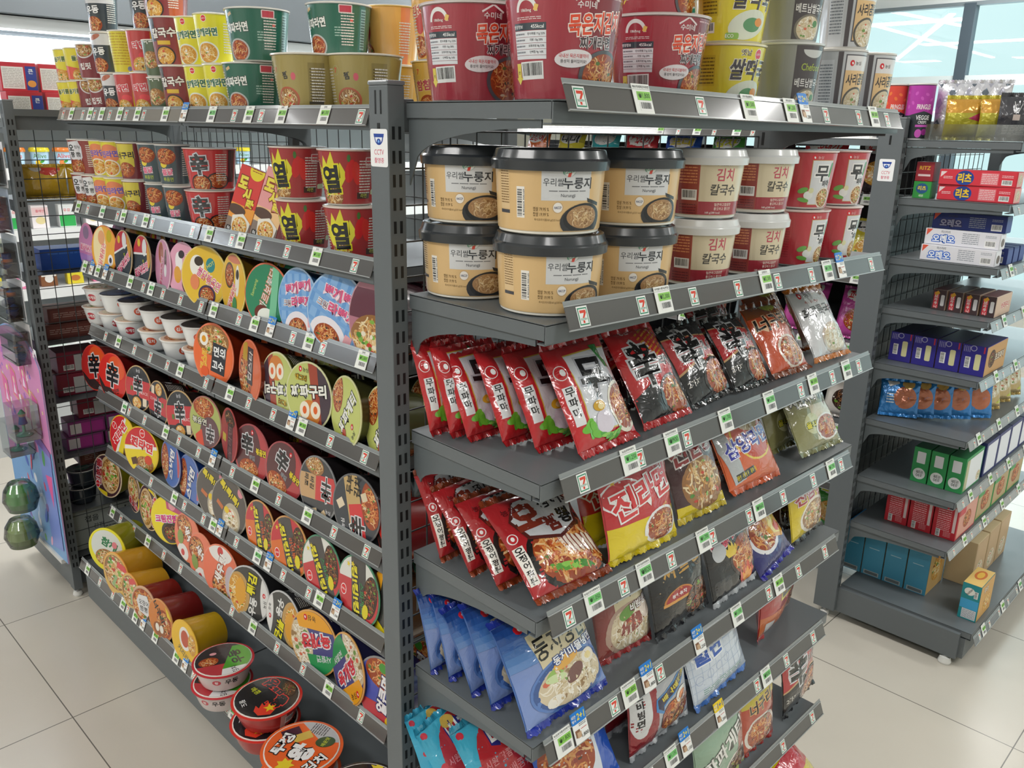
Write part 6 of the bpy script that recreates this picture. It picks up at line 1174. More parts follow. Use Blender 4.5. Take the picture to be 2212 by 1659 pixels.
B_o = bowl('noodle_bowl', 'cup noodle', .084, .060, .060, 'e05a28', Art().rect(0, 30, 400, 60, 'd8582a').lines(0, 30, 120, 30, 4, 'f0b090', seed=6), L_o, rim='e8622a', m='gloss')
L_j = Art().rect(0, 0, 220, 220, '1e1c1c').food(40, -56, 60, 44, 'red', 63, 80).poly([(-110, -10), (20, -50), (10, -76), (-110, -40)], 'e8a828').txt('화끈한 국물, 쫄깃한 면발!', -44, -44, 13, '2a1c14', -16, w=100).txt('왕', 30, 20, 70, 'f4f4f4', 30, ol='1a1a1c', ow=.07, bold=.09).txt('뚜껑', 76, 50, 30, 'f4f4f4', 30, ol='1a1a1c').txt('짬뽕', -30, 30, 46, 'e8582c', 10, ol='1e1c1c', ow=.06, bold=.08, w=80).poly([(-110, -40), (-20, -60), (-20, -110), (-110, -110)], 'c8303a').star(30, 76, 24, 'e8d030', 7, .5)
B_j = bowl('noodle_bowl', 'cup noodle', .084, .060, .060, '3a1c1c', Art().rect(0, 30, 400, 60, 'b83028').food(0, 30, 30, 20, 'red', 64), L_j, rim='2a2422', m='gloss')
def stack(K, px, py, n, rz, nm, dx=.006, X=None, tilt=0):
    P = hit(px, py, 2, ZL[7]+.03); X = P.x if X is None else X
    for k in range(n):
        K.put(TR(X+dx*k, P.y-.004*k, ZL[7]+.001+.061*k, R_(rz+25*k)) @ Matrix.Rotation(R_(tilt if k == n-1 else 0), 4, 'Y'), ('upper' if k == n-1 else 'lower')+' '+nm+', bottom left shelf', nm)
stack(B_u, 482, 1490, 2, -45, 'red rimmed white noodle bowl with green label')
stack(B_w, 575, 1575, 2, -50, 'red and black noodle bowl with crown')
stack(B_o, 650, 1690, 2, -60, 'orange noodle bowl with white lettering')
stack(B_j, 775, 1790, 2, -70, 'black noodle bowl with seafood picture')
# ================================================================== far right rack goods
def cb(K, row, x, y, rz, lb, grp=None, dz=0): K.put(TR(x, y, ZC[row-1]+dz+.0005 if row <= 8 else .1255+dz, R_(rz)), lb, grp)
# tubes on top
for i, (px, c, t2, lb) in enumerate(((1927, 'd84a3c', 'e8783c', 'red and black crisp tube'), (1984, 'b03aa0', 'c858b8', 'purple and black crisp tube'))):
    g = Geo(); R = .036; H = .157; g.lathe([(R, 0, 'c8c8ca'), (R, .004, '30343a'), (R, H*.44, '30343a'), (R, H*.97, c), (R*1.04, H*.975, 'e8e6e2'), (R*1.04, H, 'e8e6e2')], 32, True, 'b8b8ba', 'e8e6e2')
    a = Art().rect(0, 112, 200, 90, c)
    for k in range(14): a.ell(-70+(k*37) % 140, 80+(k*23) % 66, 4, 6, t2, 30*k, n=8)
    a.poly([(-110, 68), (-40, 68), (0, 80), (40, 68), (110, 68), (110, 0), (-110, 0)], '2c3238').txt('PRINGLES', 0, 92, 14, 'f0e8e4', w=40, bold=.03).txt('VEGGIE', 0, 62, 13, 'f0f0f0', w=38, bold=.03).txt('CRISPS', 0, 49, 8, 'f0f0f0', w=24).rect(0, 39, 36, 6, t2).ell(-8, 18, 9, 12, t2).ell(8, 22, 8, 9, c)
    a.build(g, lambda u, v, o: ((R+o)*math.sin(u/R/1000), -(R+o)*math.cos(u/R/1000), v/1000), cu=frange(-98, 98, 6), clip=('rect', -97, 97, 4, H*960))
    P = hit(px, 250, 1, -.02 if i == 0 else -.045); Kind('crisp_tube', 'crisp tube', [('tube_body', g.mesh('tube_body', 'paper'), None, [])]).put(TR(2.008, .160-.076*i, ZC[0]+.0005, R_(-50)), lb+' on top of the far right rack', 'crisp tubes')
def puff():
    a = Art().rect(0, 80, 110, 200, 'dcdce4')
    for r in range(11):
        for c in range(9): a.poly([(-46+11*c+5*(r % 2), 8+15*r), (-41+11*c+5*(r % 2), 16+15*r), (-46+11*c+5*(r % 2), 24+15*r), (-51+11*c+5*(r % 2), 16+15*r)], ['6a7480', 'f4f4fa', 'b8b8c8', 'f4f4fa'][(r+c) % 4])
    return a
K_puff = bag('snack_pouch', 'snack bag', .20, .17, .04, 'dfe0e8', puff(), m='foil', seed=51); K_puff.put(TR(2.100, -.030, ZC[0]+.001, R_(-70)), 'white and grey diamond patterned snack bag behind the clear guard')
K_ybag = bag('snack_pouch', 'snack bag', .10, .125, .045, 'c8b83a', Art().rect(0, 30, 110, 80, 'c4ba3c').rect(0, 95, 110, 60, 'd8a040').poly([(10, 50), (49, 70), (49, 40)], 'c83a6a'), m='foil', seed=52)
K_ybag.put(TR(2.040, -.030, ZC[0]+.001, R_(-62)), 'crumpled gold snack bag behind the clear guard, farther left', 'gold snack bags'); K_ybag.put(TR(2.055, -.118, ZC[0]+.001, R_(-66)), 'crumpled gold snack bag beside the black one', 'gold snack bags')
K_kbag = bag('snack_pouch', 'snack bag', .085, .130, .035, '3a3a40', Art().rect(0, 70, 110, 150, '3c3c42').lines(0, 24, 70, 30, 6, 'b8b0a8', seed=4).rect(0, 62, 22, 18, 'c8b8b0').rect(-6, 92, 2, 40, 'd8d8d8', 10).rect(10, 92, 2, 36, 'd8d8d8', -24), m='film', seed=53)
K_kbag.put(TR(2.030, -.165, ZC[0]+.001, R_(-60)), 'black snack bag with pale drawing behind the clear guard'); K_kbag.put(TR(2.16, -.165, ZC[0]+.001, R_(-30)), 'black snack bag cut by the right edge')
g = Geo(); g.box(1.972, 2.9, -.216, -.2145, ZC[0], ZC[0]+.045, 'ffffff'); g.box(1.972, 1.9735, -.2145, .045, ZC[0], ZC[0]+.045, 'ffffff'); o = ob('clear_guard', g.mesh('clear_guard', 'clear2'), RC); o['label'] = 'clear plastic guard along the top shelf'
ritz = Art().rect(0, 9, 110, 30, 'd83a48').ell(-16, 10, 12, 10, '2a4a9a').ell(-16, 11.5, 10, 7.6, '26408c').txt('리츠', -16, 10, 13, 'f0c838', bold=.08, w=18).rect(16, 10, 22, 16, 'e87880').lines(16, 10, 20, 14, 6, 'f4d8d8', seed=2).bar(38, 6, 13, 7).lines(38, 14, 14, 4, 2, 'f4d0d4', seed=3).poly([(-48, 18), (-40, 18), (-48, 10)], 'f0dcdc').lines(-38, 10, 12, 4, 2, 'f4d8d8', seed=5)
K_ritz = carton('cracker_box', 'cracker box', .205, .055, .043, 'd83a48', None, left=None, cols={})
K_ritz = carton('cracker_box', 'cracker box', .055, .205, .043, 'd83a48', Art().rect(0, 40, 96, 70, 'e8a8a0').food(0, 40, 30, 26, 'wht', 3), left=ritz)
for k in (0, 1): cb(K_ritz, 2, 2.018, -.212, -2+2*k, ('upper' if k else 'lower')+' red cracker box with blue disc, second shelf of far right rack', 'red cracker boxes', .0435*k)
K_ritz2 = carton('cracker_box', 'cracker box', .05, .05, .055, '9a2a34', None, left=Art().rect(0, 50, 110, 120, '9a2c36').txt('RITZ', 0, 76, 22, 'd8a838', bold=.05).rect(0, 34, 70, 12, 'e0c8c8'))
K_ritz3 = carton('cracker_box', 'cracker box', .05, .05, .048, '3a9a4a', None, left=Art().rect(0, 48, 110, 110, '3a9a48').ell(0, 56, 34, 30, '2a5a8a').txt('리츠', 0, 58, 26, 'e8d040', bold=.06).txt('레몬', 0, 14, 14, 'e8f0e0'))
cb(K_ritz3, 2, 2.018, .012, 0, 'small green cracker box beside the red ones'); cb(K_ritz2, 2, 2.020, .012, 0, 'dark red cracker box stacked on the green one', None, .049)
oreo = lambda c, t: Art().rect(0, 12, 110, 34, c).poly([(-48, 24), (-38, 24), (-48, 12)], 'e0604a').txt('오레오', -24, 9, 11, 'f4f6fa' if c[0] == 'e' else '9a9ab0', ol='2a6ad0' if c[0] == 'e' else '3a3a60', ow=.1, bold=.06, w=30).txt('미스터리', -22, 19, 3.6, '4a5058', w=12).lines(12, 12, 22, 16, 6, '9aa0a8', seed=6).bar(38, 7, 14, 9).lines(38, 17, 14, 4, 2, '9aa0a8', seed=3)
K_or = carton('biscuit_box', 'biscuit box', .05, .205, .046, 'e4e4ea', Art().rect(0, 45, 96, 80, 'f0f0f4').ell(0, 40, 30, 24, '7a6a60'), left=oreo('e4e4ea', 1))
K_on = carton('biscuit_box', 'biscuit box', .05, .20, .048, '2c3a78', Art().rect(0, 45, 96, 80, '3a4a90'), left=oreo('2c3a78', 0))
for k, dx in ((0, 0), (1, .016)): cb(K_or, 3, 2.010+dx, -.195, 0, ('upper' if k else 'lower')+' white biscuit box with blue lettering, third shelf of far right rack', 'white biscuit boxes', .0465*k)
cb(K_on, 3, 2.040, -.200, 0, 'navy biscuit box behind the white ones', None, .093)
for k, x in enumerate((2.085, 2.145, 2.205)): cb(K_on, 3, x, -.205, 0, 'navy biscuit box '+('next to the white ones', 'second right of the white ones', 'third right of the white ones')[k], 'navy biscuit boxes')
br = Art().rect(0, 60, 110, 200, '4a3a3c').rect(-16, 60, 34, 120, 'd8404a', r=6).vtxt('브라우니', -16, 60, 24, 'f4e8e4', bold=.04).rect(26, 64, 24, 80, 'e0dede', r=8).rect(-18, 116, 30, 20, 'e0a83a', 40)
K_br = carton('cake_box', 'cake box', .042, .040, .056, '4a3a3c', None, left=br, cols={'top': '8a4a48'})
K_br = carton('cake_box', 'cake box', .040, .15, .058, '4a3a3c', None, cols={'top': '8a4a48', 'right': 'c8b8a8'})
def facebox(name, cat, w, d, h, c, frontart, cols, side=None): return carton(name, cat, w, d, h, c, frontart, left=side, cols=cols)
# boxes stand with narrow ends facing left (-x); depth along +x
K_br = carton('cake_box', 'cake box', .15, .040, .062, 'e8d8c8', Art().rect(0, 20, 110, 50, 'd8b8a0').txt('브라우니', 10, 20, 14, 'c84a4a', ol='f0e4d8', bold=.05), left=Art().rect(0, 76, 110, 170, '4a3a3c').rect(-20, 76, 36, 124, 'd8404a', r=6).vtxt('브라우니', -20, 66, 26, 'f4e8e4', bold=.04).rect(26, 76, 26, 84, 'e0dede', r=8).rect(-18, 128, 34, 24, 'e0a83a', 40), cols={'top': '7a4444'})
for k in range(4): cb(K_br, 4, 2.04+.075, -.205+.046*(3-k), 0, 'brown cake box, '+ORD[k]+' from the back, fourth shelf of far right rack', 'brown cake boxes')
pur = Art().rect(0, 60, 110, 170, '3a3490').ell(-4, 122, 13, 13, 'b8b8d0').ell(-4, 122, 10, 10, '3a3490').bar(-22, 56, 50, 22, rot=90).rect(18, 62, 24, 72, 'e0dca8', r=6).rect(40, 120, 6, 30, 'c83a50').lines(-30, 116, 26, 30, 4, 'a8a4d0', rot=90, seed=3)
K_pb = carton('biscuit_box', 'biscuit box', .20, .068, .092, '3a3490', Art().rect(0, 24, 110, 60, 'c89a60').food(-20, 24, 16, 14, 'dark', 7).txt('초코파이', 16, 24, 12, 'e8dcc8', ol='4a3020', bold=.05), left=pur, cols={'top': '2e2c5a'})
for k in range(4): cb(K_pb, 5, 2.03+.10, -.208+.071*(3-k), 0, 'purple blue biscuit box, '+ORD[k]+' from the back, fifth shelf', 'purple blue biscuit boxes')
K_pbt = carton('biscuit_box', 'biscuit box', .10, .05, .10, '3a3a78', None, left=pur); K_pbt.put(TR(2.02, .02, ZC[4]+.001, R_(0), ry=R_(18)), 'purple blue box tilted against the rack side, fifth shelf') if 0 else None
K_bf = bag('snack_pouch', 'snack bag', .12, .125, .024, '2a80c8', Art().rect(0, 60, 110, 150, '2a80c8').ell(14, 44, 30, 30, 'b86a48').rect(-20, 90, 30, 30, 'f0f0f0', 20).lines(-24, 40, 20, 30, 4, 'e8f0f4', seed=4).ell(20, 80, 16, 12, 'd8b060'), m='foil', seal='2a88d8', side='2a78c0', seed=54)
for k, (x, y, rz) in enumerate(((2.040, .020, -64), (2.075, -.020, -60), (2.11, -.062, -60), (2.155, -.110, -52), (2.215, -.155, -48))):
    K_bf.put(TR(x, y, ZC[5]+.004, R_(rz), rx=R_(-14)), 'crumpled blue foil snack bag, '+ORD[k]+' from the back, sixth shelf of far right rack', 'blue foil snack bags')
K_by = bag('snack_pouch', 'snack bag', .11, .12, .045, 'c8b070', Art().rect(0, 60, 110, 150, 'c8b078').food(0, 60, 34, 34, 'wht', 8).poly([(20, 10), (49, 10), (49, 30)], 'c8d040'), m='foil', seal='b89a50', seed=55)
for k, x in enumerate((2.34, 2.46, 2.58)): K_by.put(TR(x, -.16, ZC[5]+.004, R_(-30), rx=R_(-14)), 'tan snack bag, '+ORD[k]+' right of the blue foil bags', 'tan snack bags')
grn = Art().rect(0, 110, 110, 260, '3a9a5a').rect(0, 170, 52, 78, 'e4e6ea', r=4).ell(0, 60, 38, 38, 'eef0ee').txt('오트', -8, 60, 20, '3a3c3a', 90, bold=.03, w=46).txt('하임', 14, 60, 16, '3a3c3a', 90, w=40)
K_gb = carton('biscuit_box', 'biscuit box', .17, .050, .118, '3a9a5a', Art().rect(0, 34, 90, 60, 'e8ecf0').rect(-38, 34, 16, 60, 'b8b890').food(34, 16, 12, 10, 'wht', 6), left=grn, cols={'top': '2f7a48'})
for k in range(3): cb(K_gb, 7, 2.135, -.205+.054*(2-k), 0, 'green biscuit box with white disc, '+ORD[k]+' from the back, seventh shelf', 'green biscuit boxes')
K_wb = carton('biscuit_box', 'biscuit box', .13, .16, .118, '3a4078', Art().rect(0, 45, 84, 76, 'e8ecf4'), left=Art().rect(0, 60, 110, 130, '343a70'), cols={'top': '4a4a60'})
for k in range(4): cb(K_wb, 7, 2.315+.135*k, -.205, 0, 'white fronted biscuit box, '+ORD[k]+' right of the green ones, seventh shelf', 'white fronted biscuit boxes')
red = Art().rect(0, 90, 110, 220, 'c8303c').lines(-6, 116, 56, 60, 6, 'f0b8bc', seed=3).lines(-6, 60, 56, 50, 6, 'f0b8bc', seed=4).rect(38, 96, 12, 118, 'e8d0d0').bar(-24, 22, 36, 18, rot=90).lines(14, 22, 30, 26, 4, 'e8a0a4', seed=5)
K_rb = carton('biscuit_box', 'biscuit box', .19, .072, .118, 'c8303c', Art().rect(0, 30, 92, 54, 'd89a88').food(0, 28, 20, 16, 'red', 9).rect(-30, 50, 30, 14, 'c8303c'), left=red, cols={'top': 'b02a34'})
for k in range(3): cb(K_rb, 8, 2.06+.095, -.208+.076*(2-k), 0, 'red biscuit box with white nutrition table, '+ORD[k]+' from the back, eighth shelf', 'red biscuit boxes')
K_g2 = carton('biscuit_box', 'biscuit box', .17, .15, .118, '3a9a4a', Art().rect(0, 34, 92, 60, 'b8a070').food(0, 34, 26, 20, 'red', 10).rect(-30, 56, 40, 12, '3a9a4a'), cols={'top': '5ab060'})
for k in range(3): cb(K_g2, 8, 2.345+.175*k, -.205, 0, 'green biscuit box with food picture, '+ORD[k]+' right of the red ones', 'green pictured biscuit boxes')
K_tl = carton('biscuit_box', 'biscuit box', .075, .16, .165, '3a8098', Art().rect(0, 100, 96, 200, 'c89a60').food(0, 90, 30, 40, 'yel', 11), left=Art().rect(0, 50, 110, 110, '4a98b8').lines(0, 90, 80, 4, 1, 'a8ccd8', seed=2).rect(-10, 10, 70, 12, 'a8b0b0').rect(-10, 10, 60, 8, '6a7478'), cols={'top': '2a90d0'})
K_tl = carton('biscuit_box', 'biscuit box', .16, .070, .170, '4a98b8', Art().rect(0, 50, 96, 100, 'd8b070').food(0, 50, 30, 30, 'yel', 11), left=Art().rect(0, 120, 110, 250, '4a98b8').rect(0, 150, 50, 4, 'a8ccd8').rect(0, 16, 74, 22, 'b0b8b8').rect(0, 16, 64, 15, '6a7478'), cols={'top': '2a98e0'})
for k in range(4): K_tl.put(TR(2.175, -.215+.074*(4-k), .1255, 0), 'tall teal biscuit box with blue top, '+ORD[k]+' from the back, bottom of far right rack', 'tall teal biscuit boxes')
K_tan = carton('biscuit_box', 'biscuit box', .12, .09, .165, 'cdb48c', Art().rect(0, 68, 96, 130, 'c8a880').food(0, 40, 30, 30, 'wht', 12), cols={'top': 'd8c298'})
for k in range(3): K_tan.put(TR(2.33+.13*k, -.23, .1255, 0), 'tan biscuit box, '+ORD[k]+' right of the teal ones, bottom of far right rack', 'tan biscuit boxes')
K_ck = carton('cookie_box', 'biscuit box', .14, .055, .125, '2a8a94', Art().rect(0, 45, 98, 90, 'd8a860').food(10, 30, 26, 22, 'yel', 13).txt('쿠키', -10, 70, 16, 'f4ecd8', ol='8a5a30', bold=.05), left=Art().rect(0, 110, 110, 230, '2a8f96').ell(-8, 180, 28, 24, 'ece8e0').txt('butter', -8, 180, 14, '3a2a28', 60).bar(28, 168, 44, 20, rot=90).rect(0, 100, 96, 60, '48a8d8').rect(6, 38, 76, 60, 'e4e6ea').lines(6, 38, 70, 54, 9, '8a9098', seed=6), top=Art().rect(0, 20, 110, 50, 'ecc878').ell(10, 20, 26, 12, 'd8783a').ell(10, 20, 18, 7, 'f0c050'), cols={})
K_ck.put(TR(2.115, -.315, .1255, 0), 'open ended teal cookie box with orange cookie picture at the front of the bottom shelf')
K_dk = carton('biscuit_box', 'biscuit box', .11, .09, .075, '3a3234', Art().rect(0, 34, 96, 60, '4a3c38').ell(10, 40, 20, 14, 'c89a50'), cols={'top': '4a4246'})
for k in range(3): K_dk.put(TR(2.33+.13*k, -.13, .1255+.166, 0), 'dark biscuit box stacked on the tan ones, '+ORD[k], 'dark biscuit boxes') if 0 else None
# ================================================================== snack bags behind (rack facing left)
SN = [('d03038', '꿀꽈배기', 'ffffff'), ('3a2a2e', '꼬깔콘', 'e04040'), ('e0d040', '나비', '3a3a3a'), ('c84aa0', '고구마깡', 'ffffff'), ('7a3a2a', '초코', 'f0d8b0'), ('4aa040', '감자', 'f0f040'), ('3ab0b8', '새우', 'f8f8f8'), ('e8e0d8', '콘초', 'e04040'), ('2a5ac0', '포테', 'f8e040'), ('8a9aa0', '치즈', 'f0b030'), ('dc6a28', '오징어', 'ffffff')]
SK = []
for i, (c, t, tc) in enumerate(SN):
    a = Art().rect(0, 60, 110, 170, c).ell(0, 96, 38, 20, 'f4f0ec').txt('Since 1983' if i < 2 else '스낵', 0, 108, 8, '3a5a4a').txt(t, 0, 92, 22, tc if tc != 'ffffff' else 'd83840', ol='f8f4f0', bold=.07, w=64).food(6, 36, 32, 26, ('wht', 'yel', 'yel', 'red', 'dark', 'yel', 'wht', 'dark', 'yel', 'yel', 'red')[i], 20+i, 26)
    SK.append(bag('snack_pouch', 'snack bag', .16, .19, .06, c, a, m='film', seed=60+i))
rnd = random.Random(5)
SNW = ['red twisted snack', 'dark red corn snack', 'yellow', 'pink sweet potato snack', 'brown chocolate', 'green potato', 'turquoise', 'white and red chocolate snack', 'blue', 'silver grey', 'orange']
for r, seq in enumerate(((), (1, 0, 1, 5, 8, 0, 6, 2, 10), (2, 6, 9, 3, 1, 5, 4, 8, 0), (3, 3, 9, 4, 1, 6, 10, 2, 5), (7, 5, 10, 0, 4, 8, 3, 1, 6), (9, 1, 5, 2, 6, 3, 0), (5, 2, 4, 5, 8, 3))):
    for i, q in enumerate(seq):
        y = .30+.20*i
        SK[q].put(TR(2.285, y, ZD[r]+.003, R_(-90+rnd.uniform(-8, 8)), rx=R_(-10-rnd.uniform(0, 8))), SNW[q]+' bag, '+ORD[i]+' from the near end, '+ORD[r]+' shelf of the snack rack behind', 'snack bags behind, row '+ORD[r])
# ================================================================== refrigerator goods and goods behind the left wire back
def simple(nm, cat, c, w, d, h, art, m='paper', topc=None): return carton(nm, cat, w, d, h, c, art, cols={'top': topc} if topc else {}, m=m)
FK = [tub('yogurt_cup', 'yogurt cup', .044, .036, .095, 'b8dcf0', Art().rect(0, 45, 300, 100, 'c0e0f4').txt('Alive', 0, 56, 22, '6a9a6a').ell(-10, 24, 14, 12, 'f0c828').ell(8, 30, 12, 6, '4aa04a', 30), 'f0e030', lidh=.02),
      tub('yogurt_cup', 'yogurt cup', .044, .036, .095, 'b8dcf0', Art().rect(0, 45, 300, 100, 'c0e0f4').txt('Alive', 0, 56, 22, 'e06a6a').ell(-10, 24, 14, 12, 'f0904a').ell(8, 30, 12, 6, '4aa04a', 30), 'f08a3a', lidh=.02)]
FB = [simple('milk_carton', 'milk carton', 'f0f2f0', .075, .07, .11, Art().rect(0, 40, 96, 70, '3ab05a').poly([(-48, 130), (48, 130), (0, 80)], 'f4f4f4').txt('우유', 0, 110, 22, 'e05050')), simple('milk_carton', 'milk carton', 'f4ecec', .075, .07, .11, Art().rect(0, 110, 96, 50, 'f0d0d0').txt('플레인', 0, 112, 18, 'd84a5a').ell(0, 50, 30, 24, 'e8d8a0')),
      simple('snack_box', 'snack box', 'ecd838', .075, .06, .10, Art().rect(0, 80, 90, 60, 'f0e040').ell(0, 40, 30, 20, 'c87a40')), simple('snack_box', 'snack box', 'f08ab0', .075, .06, .10, Art().rect(0, 60, 90, 100, 'f090b8').ell(0, 40, 30, 26, 'f8f0f4')), simple('snack_box', 'snack box', '8a5a3a', .075, .06, .10, Art().rect(0, 90, 90, 50, 'f0ece4').ell(0, 50, 26, 26, 'f4f0ea')),
      simple('juice_carton', 'juice carton', 'f0f4ee', .10, .06, .09, Art().rect(0, 60, 96, 30, 'b8e090').ell(0, 34, 22, 18, 'f09a28')), simple('juice_carton', 'juice carton', 'f0e8ea', .10, .06, .09, Art().ell(0, 44, 26, 20, 'e88a9a').ell(10, 60, 16, 10, '4aa04a'))]
FNM = ['white and green milk carton', 'white and pink milk carton', 'yellow snack box', 'pink snack box', 'brown and white snack box', 'white juice carton with orange', 'white juice carton with pink fruit']
for i in range(13):
    K = FK[i % 2]; K.put(TR(.50+.108*i, 3.76, ZF[1]+.001, R_(-14)), ('yellow' if i % 2 == 0 else 'orange')+' lidded yogurt cup, '+ORD[i]+' from the left in the refrigerator', 'yogurt cups in the refrigerator')
for r, kinds in ((0, (5, 1, 0, 6)), (2, (1, 0, 1, 0)), (3, (2, 3, 4)), (4, (5, 6, 0))):
    for i in range(11):
        q = kinds[i % len(kinds)]; FB[q].put(TR(.42+.125*i, 3.72, ZF[r]+.001, R_(-6)), FNM[q]+', '+ORD[i]+' from the left on the '+ORD[r]+' refrigerator shelf', 'cartons on the '+ORD[r]+' refrigerator shelf')
# packs on the back of the wire panel (rack B)
BK = {'white': simple('cereal_cup_pack', 'cereal pack', 'c83a48', .10, .08, .085, Art().rect(-16, 40, 60, 64, 'ecebe8').lines(-16, 40, 54, 56, 12, 'b8b4b0', seed=2).rect(34, 40, 30, 70, '3a4a9a').txt('큰', 34, 60, 14, 'f4f4f4').ell(34, 24, 12, 10, 'e8a050')),
      'blue': simple('blue_pack', 'storage pack', '2a5ab8', .15, .10, .07, Art().rect(0, 24, 98, 44, '2a5ab8').lines(0, 36, 70, 8, 1, '4a7ad0', seed=2)),
      'maroon': simple('maroon_pack', 'snack box', '8a2a40', .13, .10, .075, Art().rect(16, 26, 50, 44, 'c8c8c8').rect(-28, 26, 30, 30, '8a2a3c').bar(-24, 16, 26, 14)),
      'gold': bag('snack_pouch', 'snack bag', .14, .11, .06, 'd8b030', Art().rect(0, 30, 110, 90, 'd8b030').ell(10, 60, 26, 14, 'd84a40').ell(-16, 64, 14, 10, 'e8e0d8'), m='film', seed=71),
      'grey': bag('snack_pouch', 'snack bag', .14, .12, .06, 'a8acb0', Art().rect(0, 40, 110, 110, 'b0b4b6').txt('육포', 0, 60, 20, '3a3c3e'), m='foil', seed=72),
      'pur': simple('purple_pack', 'snack box', '8a3a78', .12, .09, .05, Art().rect(0, 20, 90, 30, 'b03a90').rect(-30, 20, 30, 30, 'e0d8dc')),
      'brown': simple('brown_pack', 'snack box', '6a3a34', .16, .10, .05, Art().rect(0, 16, 90, 22, '7a443c').lines(0, 16, 80, 12, 3, 'b89a90', seed=3)),
      'dark': bowl('toy_car_pack', 'toy pack', .05, .04, .06, '2a3038', None, Art().rect(0, 0, 200, 200, '3a4048').ell(0, 0, 50, 50, '4a7a6a'), rim='4a5058'),
      'wht': simple('white_pack', 'carton', 'b8bcb8', .20, .10, .15, Art().rect(0, 38, 96, 70, 'b0b6b2').txt('잽을', -20, 56, 12, '3a3e3c', ol=None).txt('간편', -10, 40, 9, '4a4e4c').lines(20, 26, 40, 20, 4, '5a5e5c', seed=4).rect(38, 50, 3, 30, '4a4e4c'))}
BN = {'white': 'red and white cereal pack', 'blue': 'plain blue pack', 'maroon': 'maroon box', 'gold': 'gold snack bag', 'grey': 'grey snack bag', 'pur': 'purple and white box', 'brown': 'brown box', 'dark': 'dark round toy pack', 'wht': 'pale grey carton with black lettering'}
for (q, xs, z, row, yy) in (('white', (.20, .31, .42, .53, .64, .75), ZB[0], 'top', 2.10), ('gold', (.22, .36), ZB[1], 'second', 2.10), ('grey', (.50, .64), ZB[1], 'second', 2.10), ('blue', (.255, .42), ZB[2], 'third', 2.10), ('brown', (.24, .41, .58, .75), ZB[3], 'fourth', 2.10), ('brown', (.26, .43, .60), ZB[3]+.052, 'raised fourth', 2.11), ('maroon', (.24, .38, .52, .66), ZB[4], 'fifth', 2.10), ('maroon', (.25, .39, .53), ZB[4]+.077, 'raised fifth', 2.10),
    ('pur', (.24, .37, .50, .63), ZB[5], 'sixth', 2.10), ('pur', (.25, .38, .51), ZB[5]+.052, 'raised sixth', 2.10), ('maroon', (.30, .46, .62), ZB[5]+.104, 'highest sixth', 2.12), ('dark', (.21, .32, .43, .54, .65), ZB[6], 'seventh', 2.12), ('dark', (.22, .33, .44, .55), ZB[6]+.064, 'raised seventh', 2.12), ('brown', (.3, .5), ZB[6]+.13, 'highest seventh', 2.12), ('wht', (.26, .48, .70), ZB[7], 'bottom', 2.08)):
    for i, x in enumerate(xs):
        BK[q].put(TR(x, yy, z+.002, R_(-4), 0), BN[q]+' behind the left wire back, '+ORD[i]+' from the post, '+row+' shelf', BN[q]+'s behind the wire')
for i, x in enumerate((.20, .31, .42, .53, .64)): BK['white'].put(TR(x, 2.13, ZB[0]+.088, R_(-6)), BN['white']+' in the upper tier, '+ORD[i]+' from the post', 'red and white packs, upper tier')
# ================================================================== toy display at the left edge
MT['blob'] = mat('green_slime', '4a8a3a', .15, coat=.8)
def thing1(name, g, m, label, cat, group=None, loc=None):
    o = ob(name, g.mesh(name, m)); 
    if loc: o.location = loc
    return setp(o, label, cat, group)
g = Geo(); pts = []
for k in range(13):
    a_ = math.pi*k/12; pts.append((2.20+.24*math.cos(a_)*1.0, .80+.15*math.sin(a_)))
outline = [(1.955, .16), (2.46, .16), (2.46, .80)]+[(2.20+.26*math.cos(a_), .80+.15*math.sin(a_)) for a_ in [math.pi*k/10 for k in range(1, 10)]]+[(1.955, .80)]
g.prism(outline, .088, .092, 0, 'c8a0d0')
a = Art().poly([(-(y-2.2)*1000, z*1000) for y, z in outline], '7aa8d8')
a.poly([(-(y-2.2)*1000, z*1000) for y, z in ((1.957, .56), (2.455, .44), (2.455, .80), *[(2.20+.255*math.cos(a_), .80+.145*math.sin(a_)) for a_ in [math.pi*k/10 for k in range(1, 10)]], (1.957, .80))], 'd88ac0')
rn = random.Random(9)
for k in range(60): x, y = rn.uniform(-230, 220), rn.uniform(600, 900); a.star(x, y, rn.uniform(8, 20), rn.choice(['f0c8e0', 'b06ac0', 'f0e0a0', 'e86aa0', '8a6ac8', 'f4e8f4', 'c85a90']), rn.choice([4, 5, 6]), .5, rn.uniform(0, 90))
for (x, y) in ((60, 790), (-60, 740), (-170, 690), (150, 690), (30, 650)): a.poly([(x-34, y+60), (x+26, y+40), (x+34, y-64), (x-28, y-50)], 'e8b070').poly([(x-30, y+54), (x+23, y+36), (x+30, y-58), (x-25, y-45)], 'e060a8').ell(x, y+8, 9, 14, 'f0d0b8').poly([(x-16, y-40), (x+16, y-42), (x, y+4)], 'f4d8ec')
a.poly([(20, 590), (230, 500), (230, 560), (60, 620)], '8a6ac0').poly([(225, 200), (110, 180), (110, 560), (225, 540)], '7a90d8').poly([(215, 470), (150, 460), (190, 350)], 'e86aa8')
for k in range(24): a.ell(rn.uniform(-220, 220), rn.uniform(180, 520), rn.uniform(6, 14), rn.uniform(14, 36), rn.choice(['e8eef8', 'e84a50', '6a4a9a', '4aa050', 'f0b0d0', '4a6ac0', 'a8c8f0']), rn.uniform(-40, 40))
a.build(g, lambda x, y, o: (.088-o*2, 2.2-x/1000, y/1000), smooth=False)
thing1('toy_display_board', g, 'paper', 'pink and blue toy display board with rounded top at the left rack end', 'display board')
g = Geo(); g.box(.080, .093, 2.0, 2.45, .145, .160, 'd8d8d4'); thing1('board_ledge', g, 'matte', 'white ledge strip under the pink and blue toy board', 'ledge')
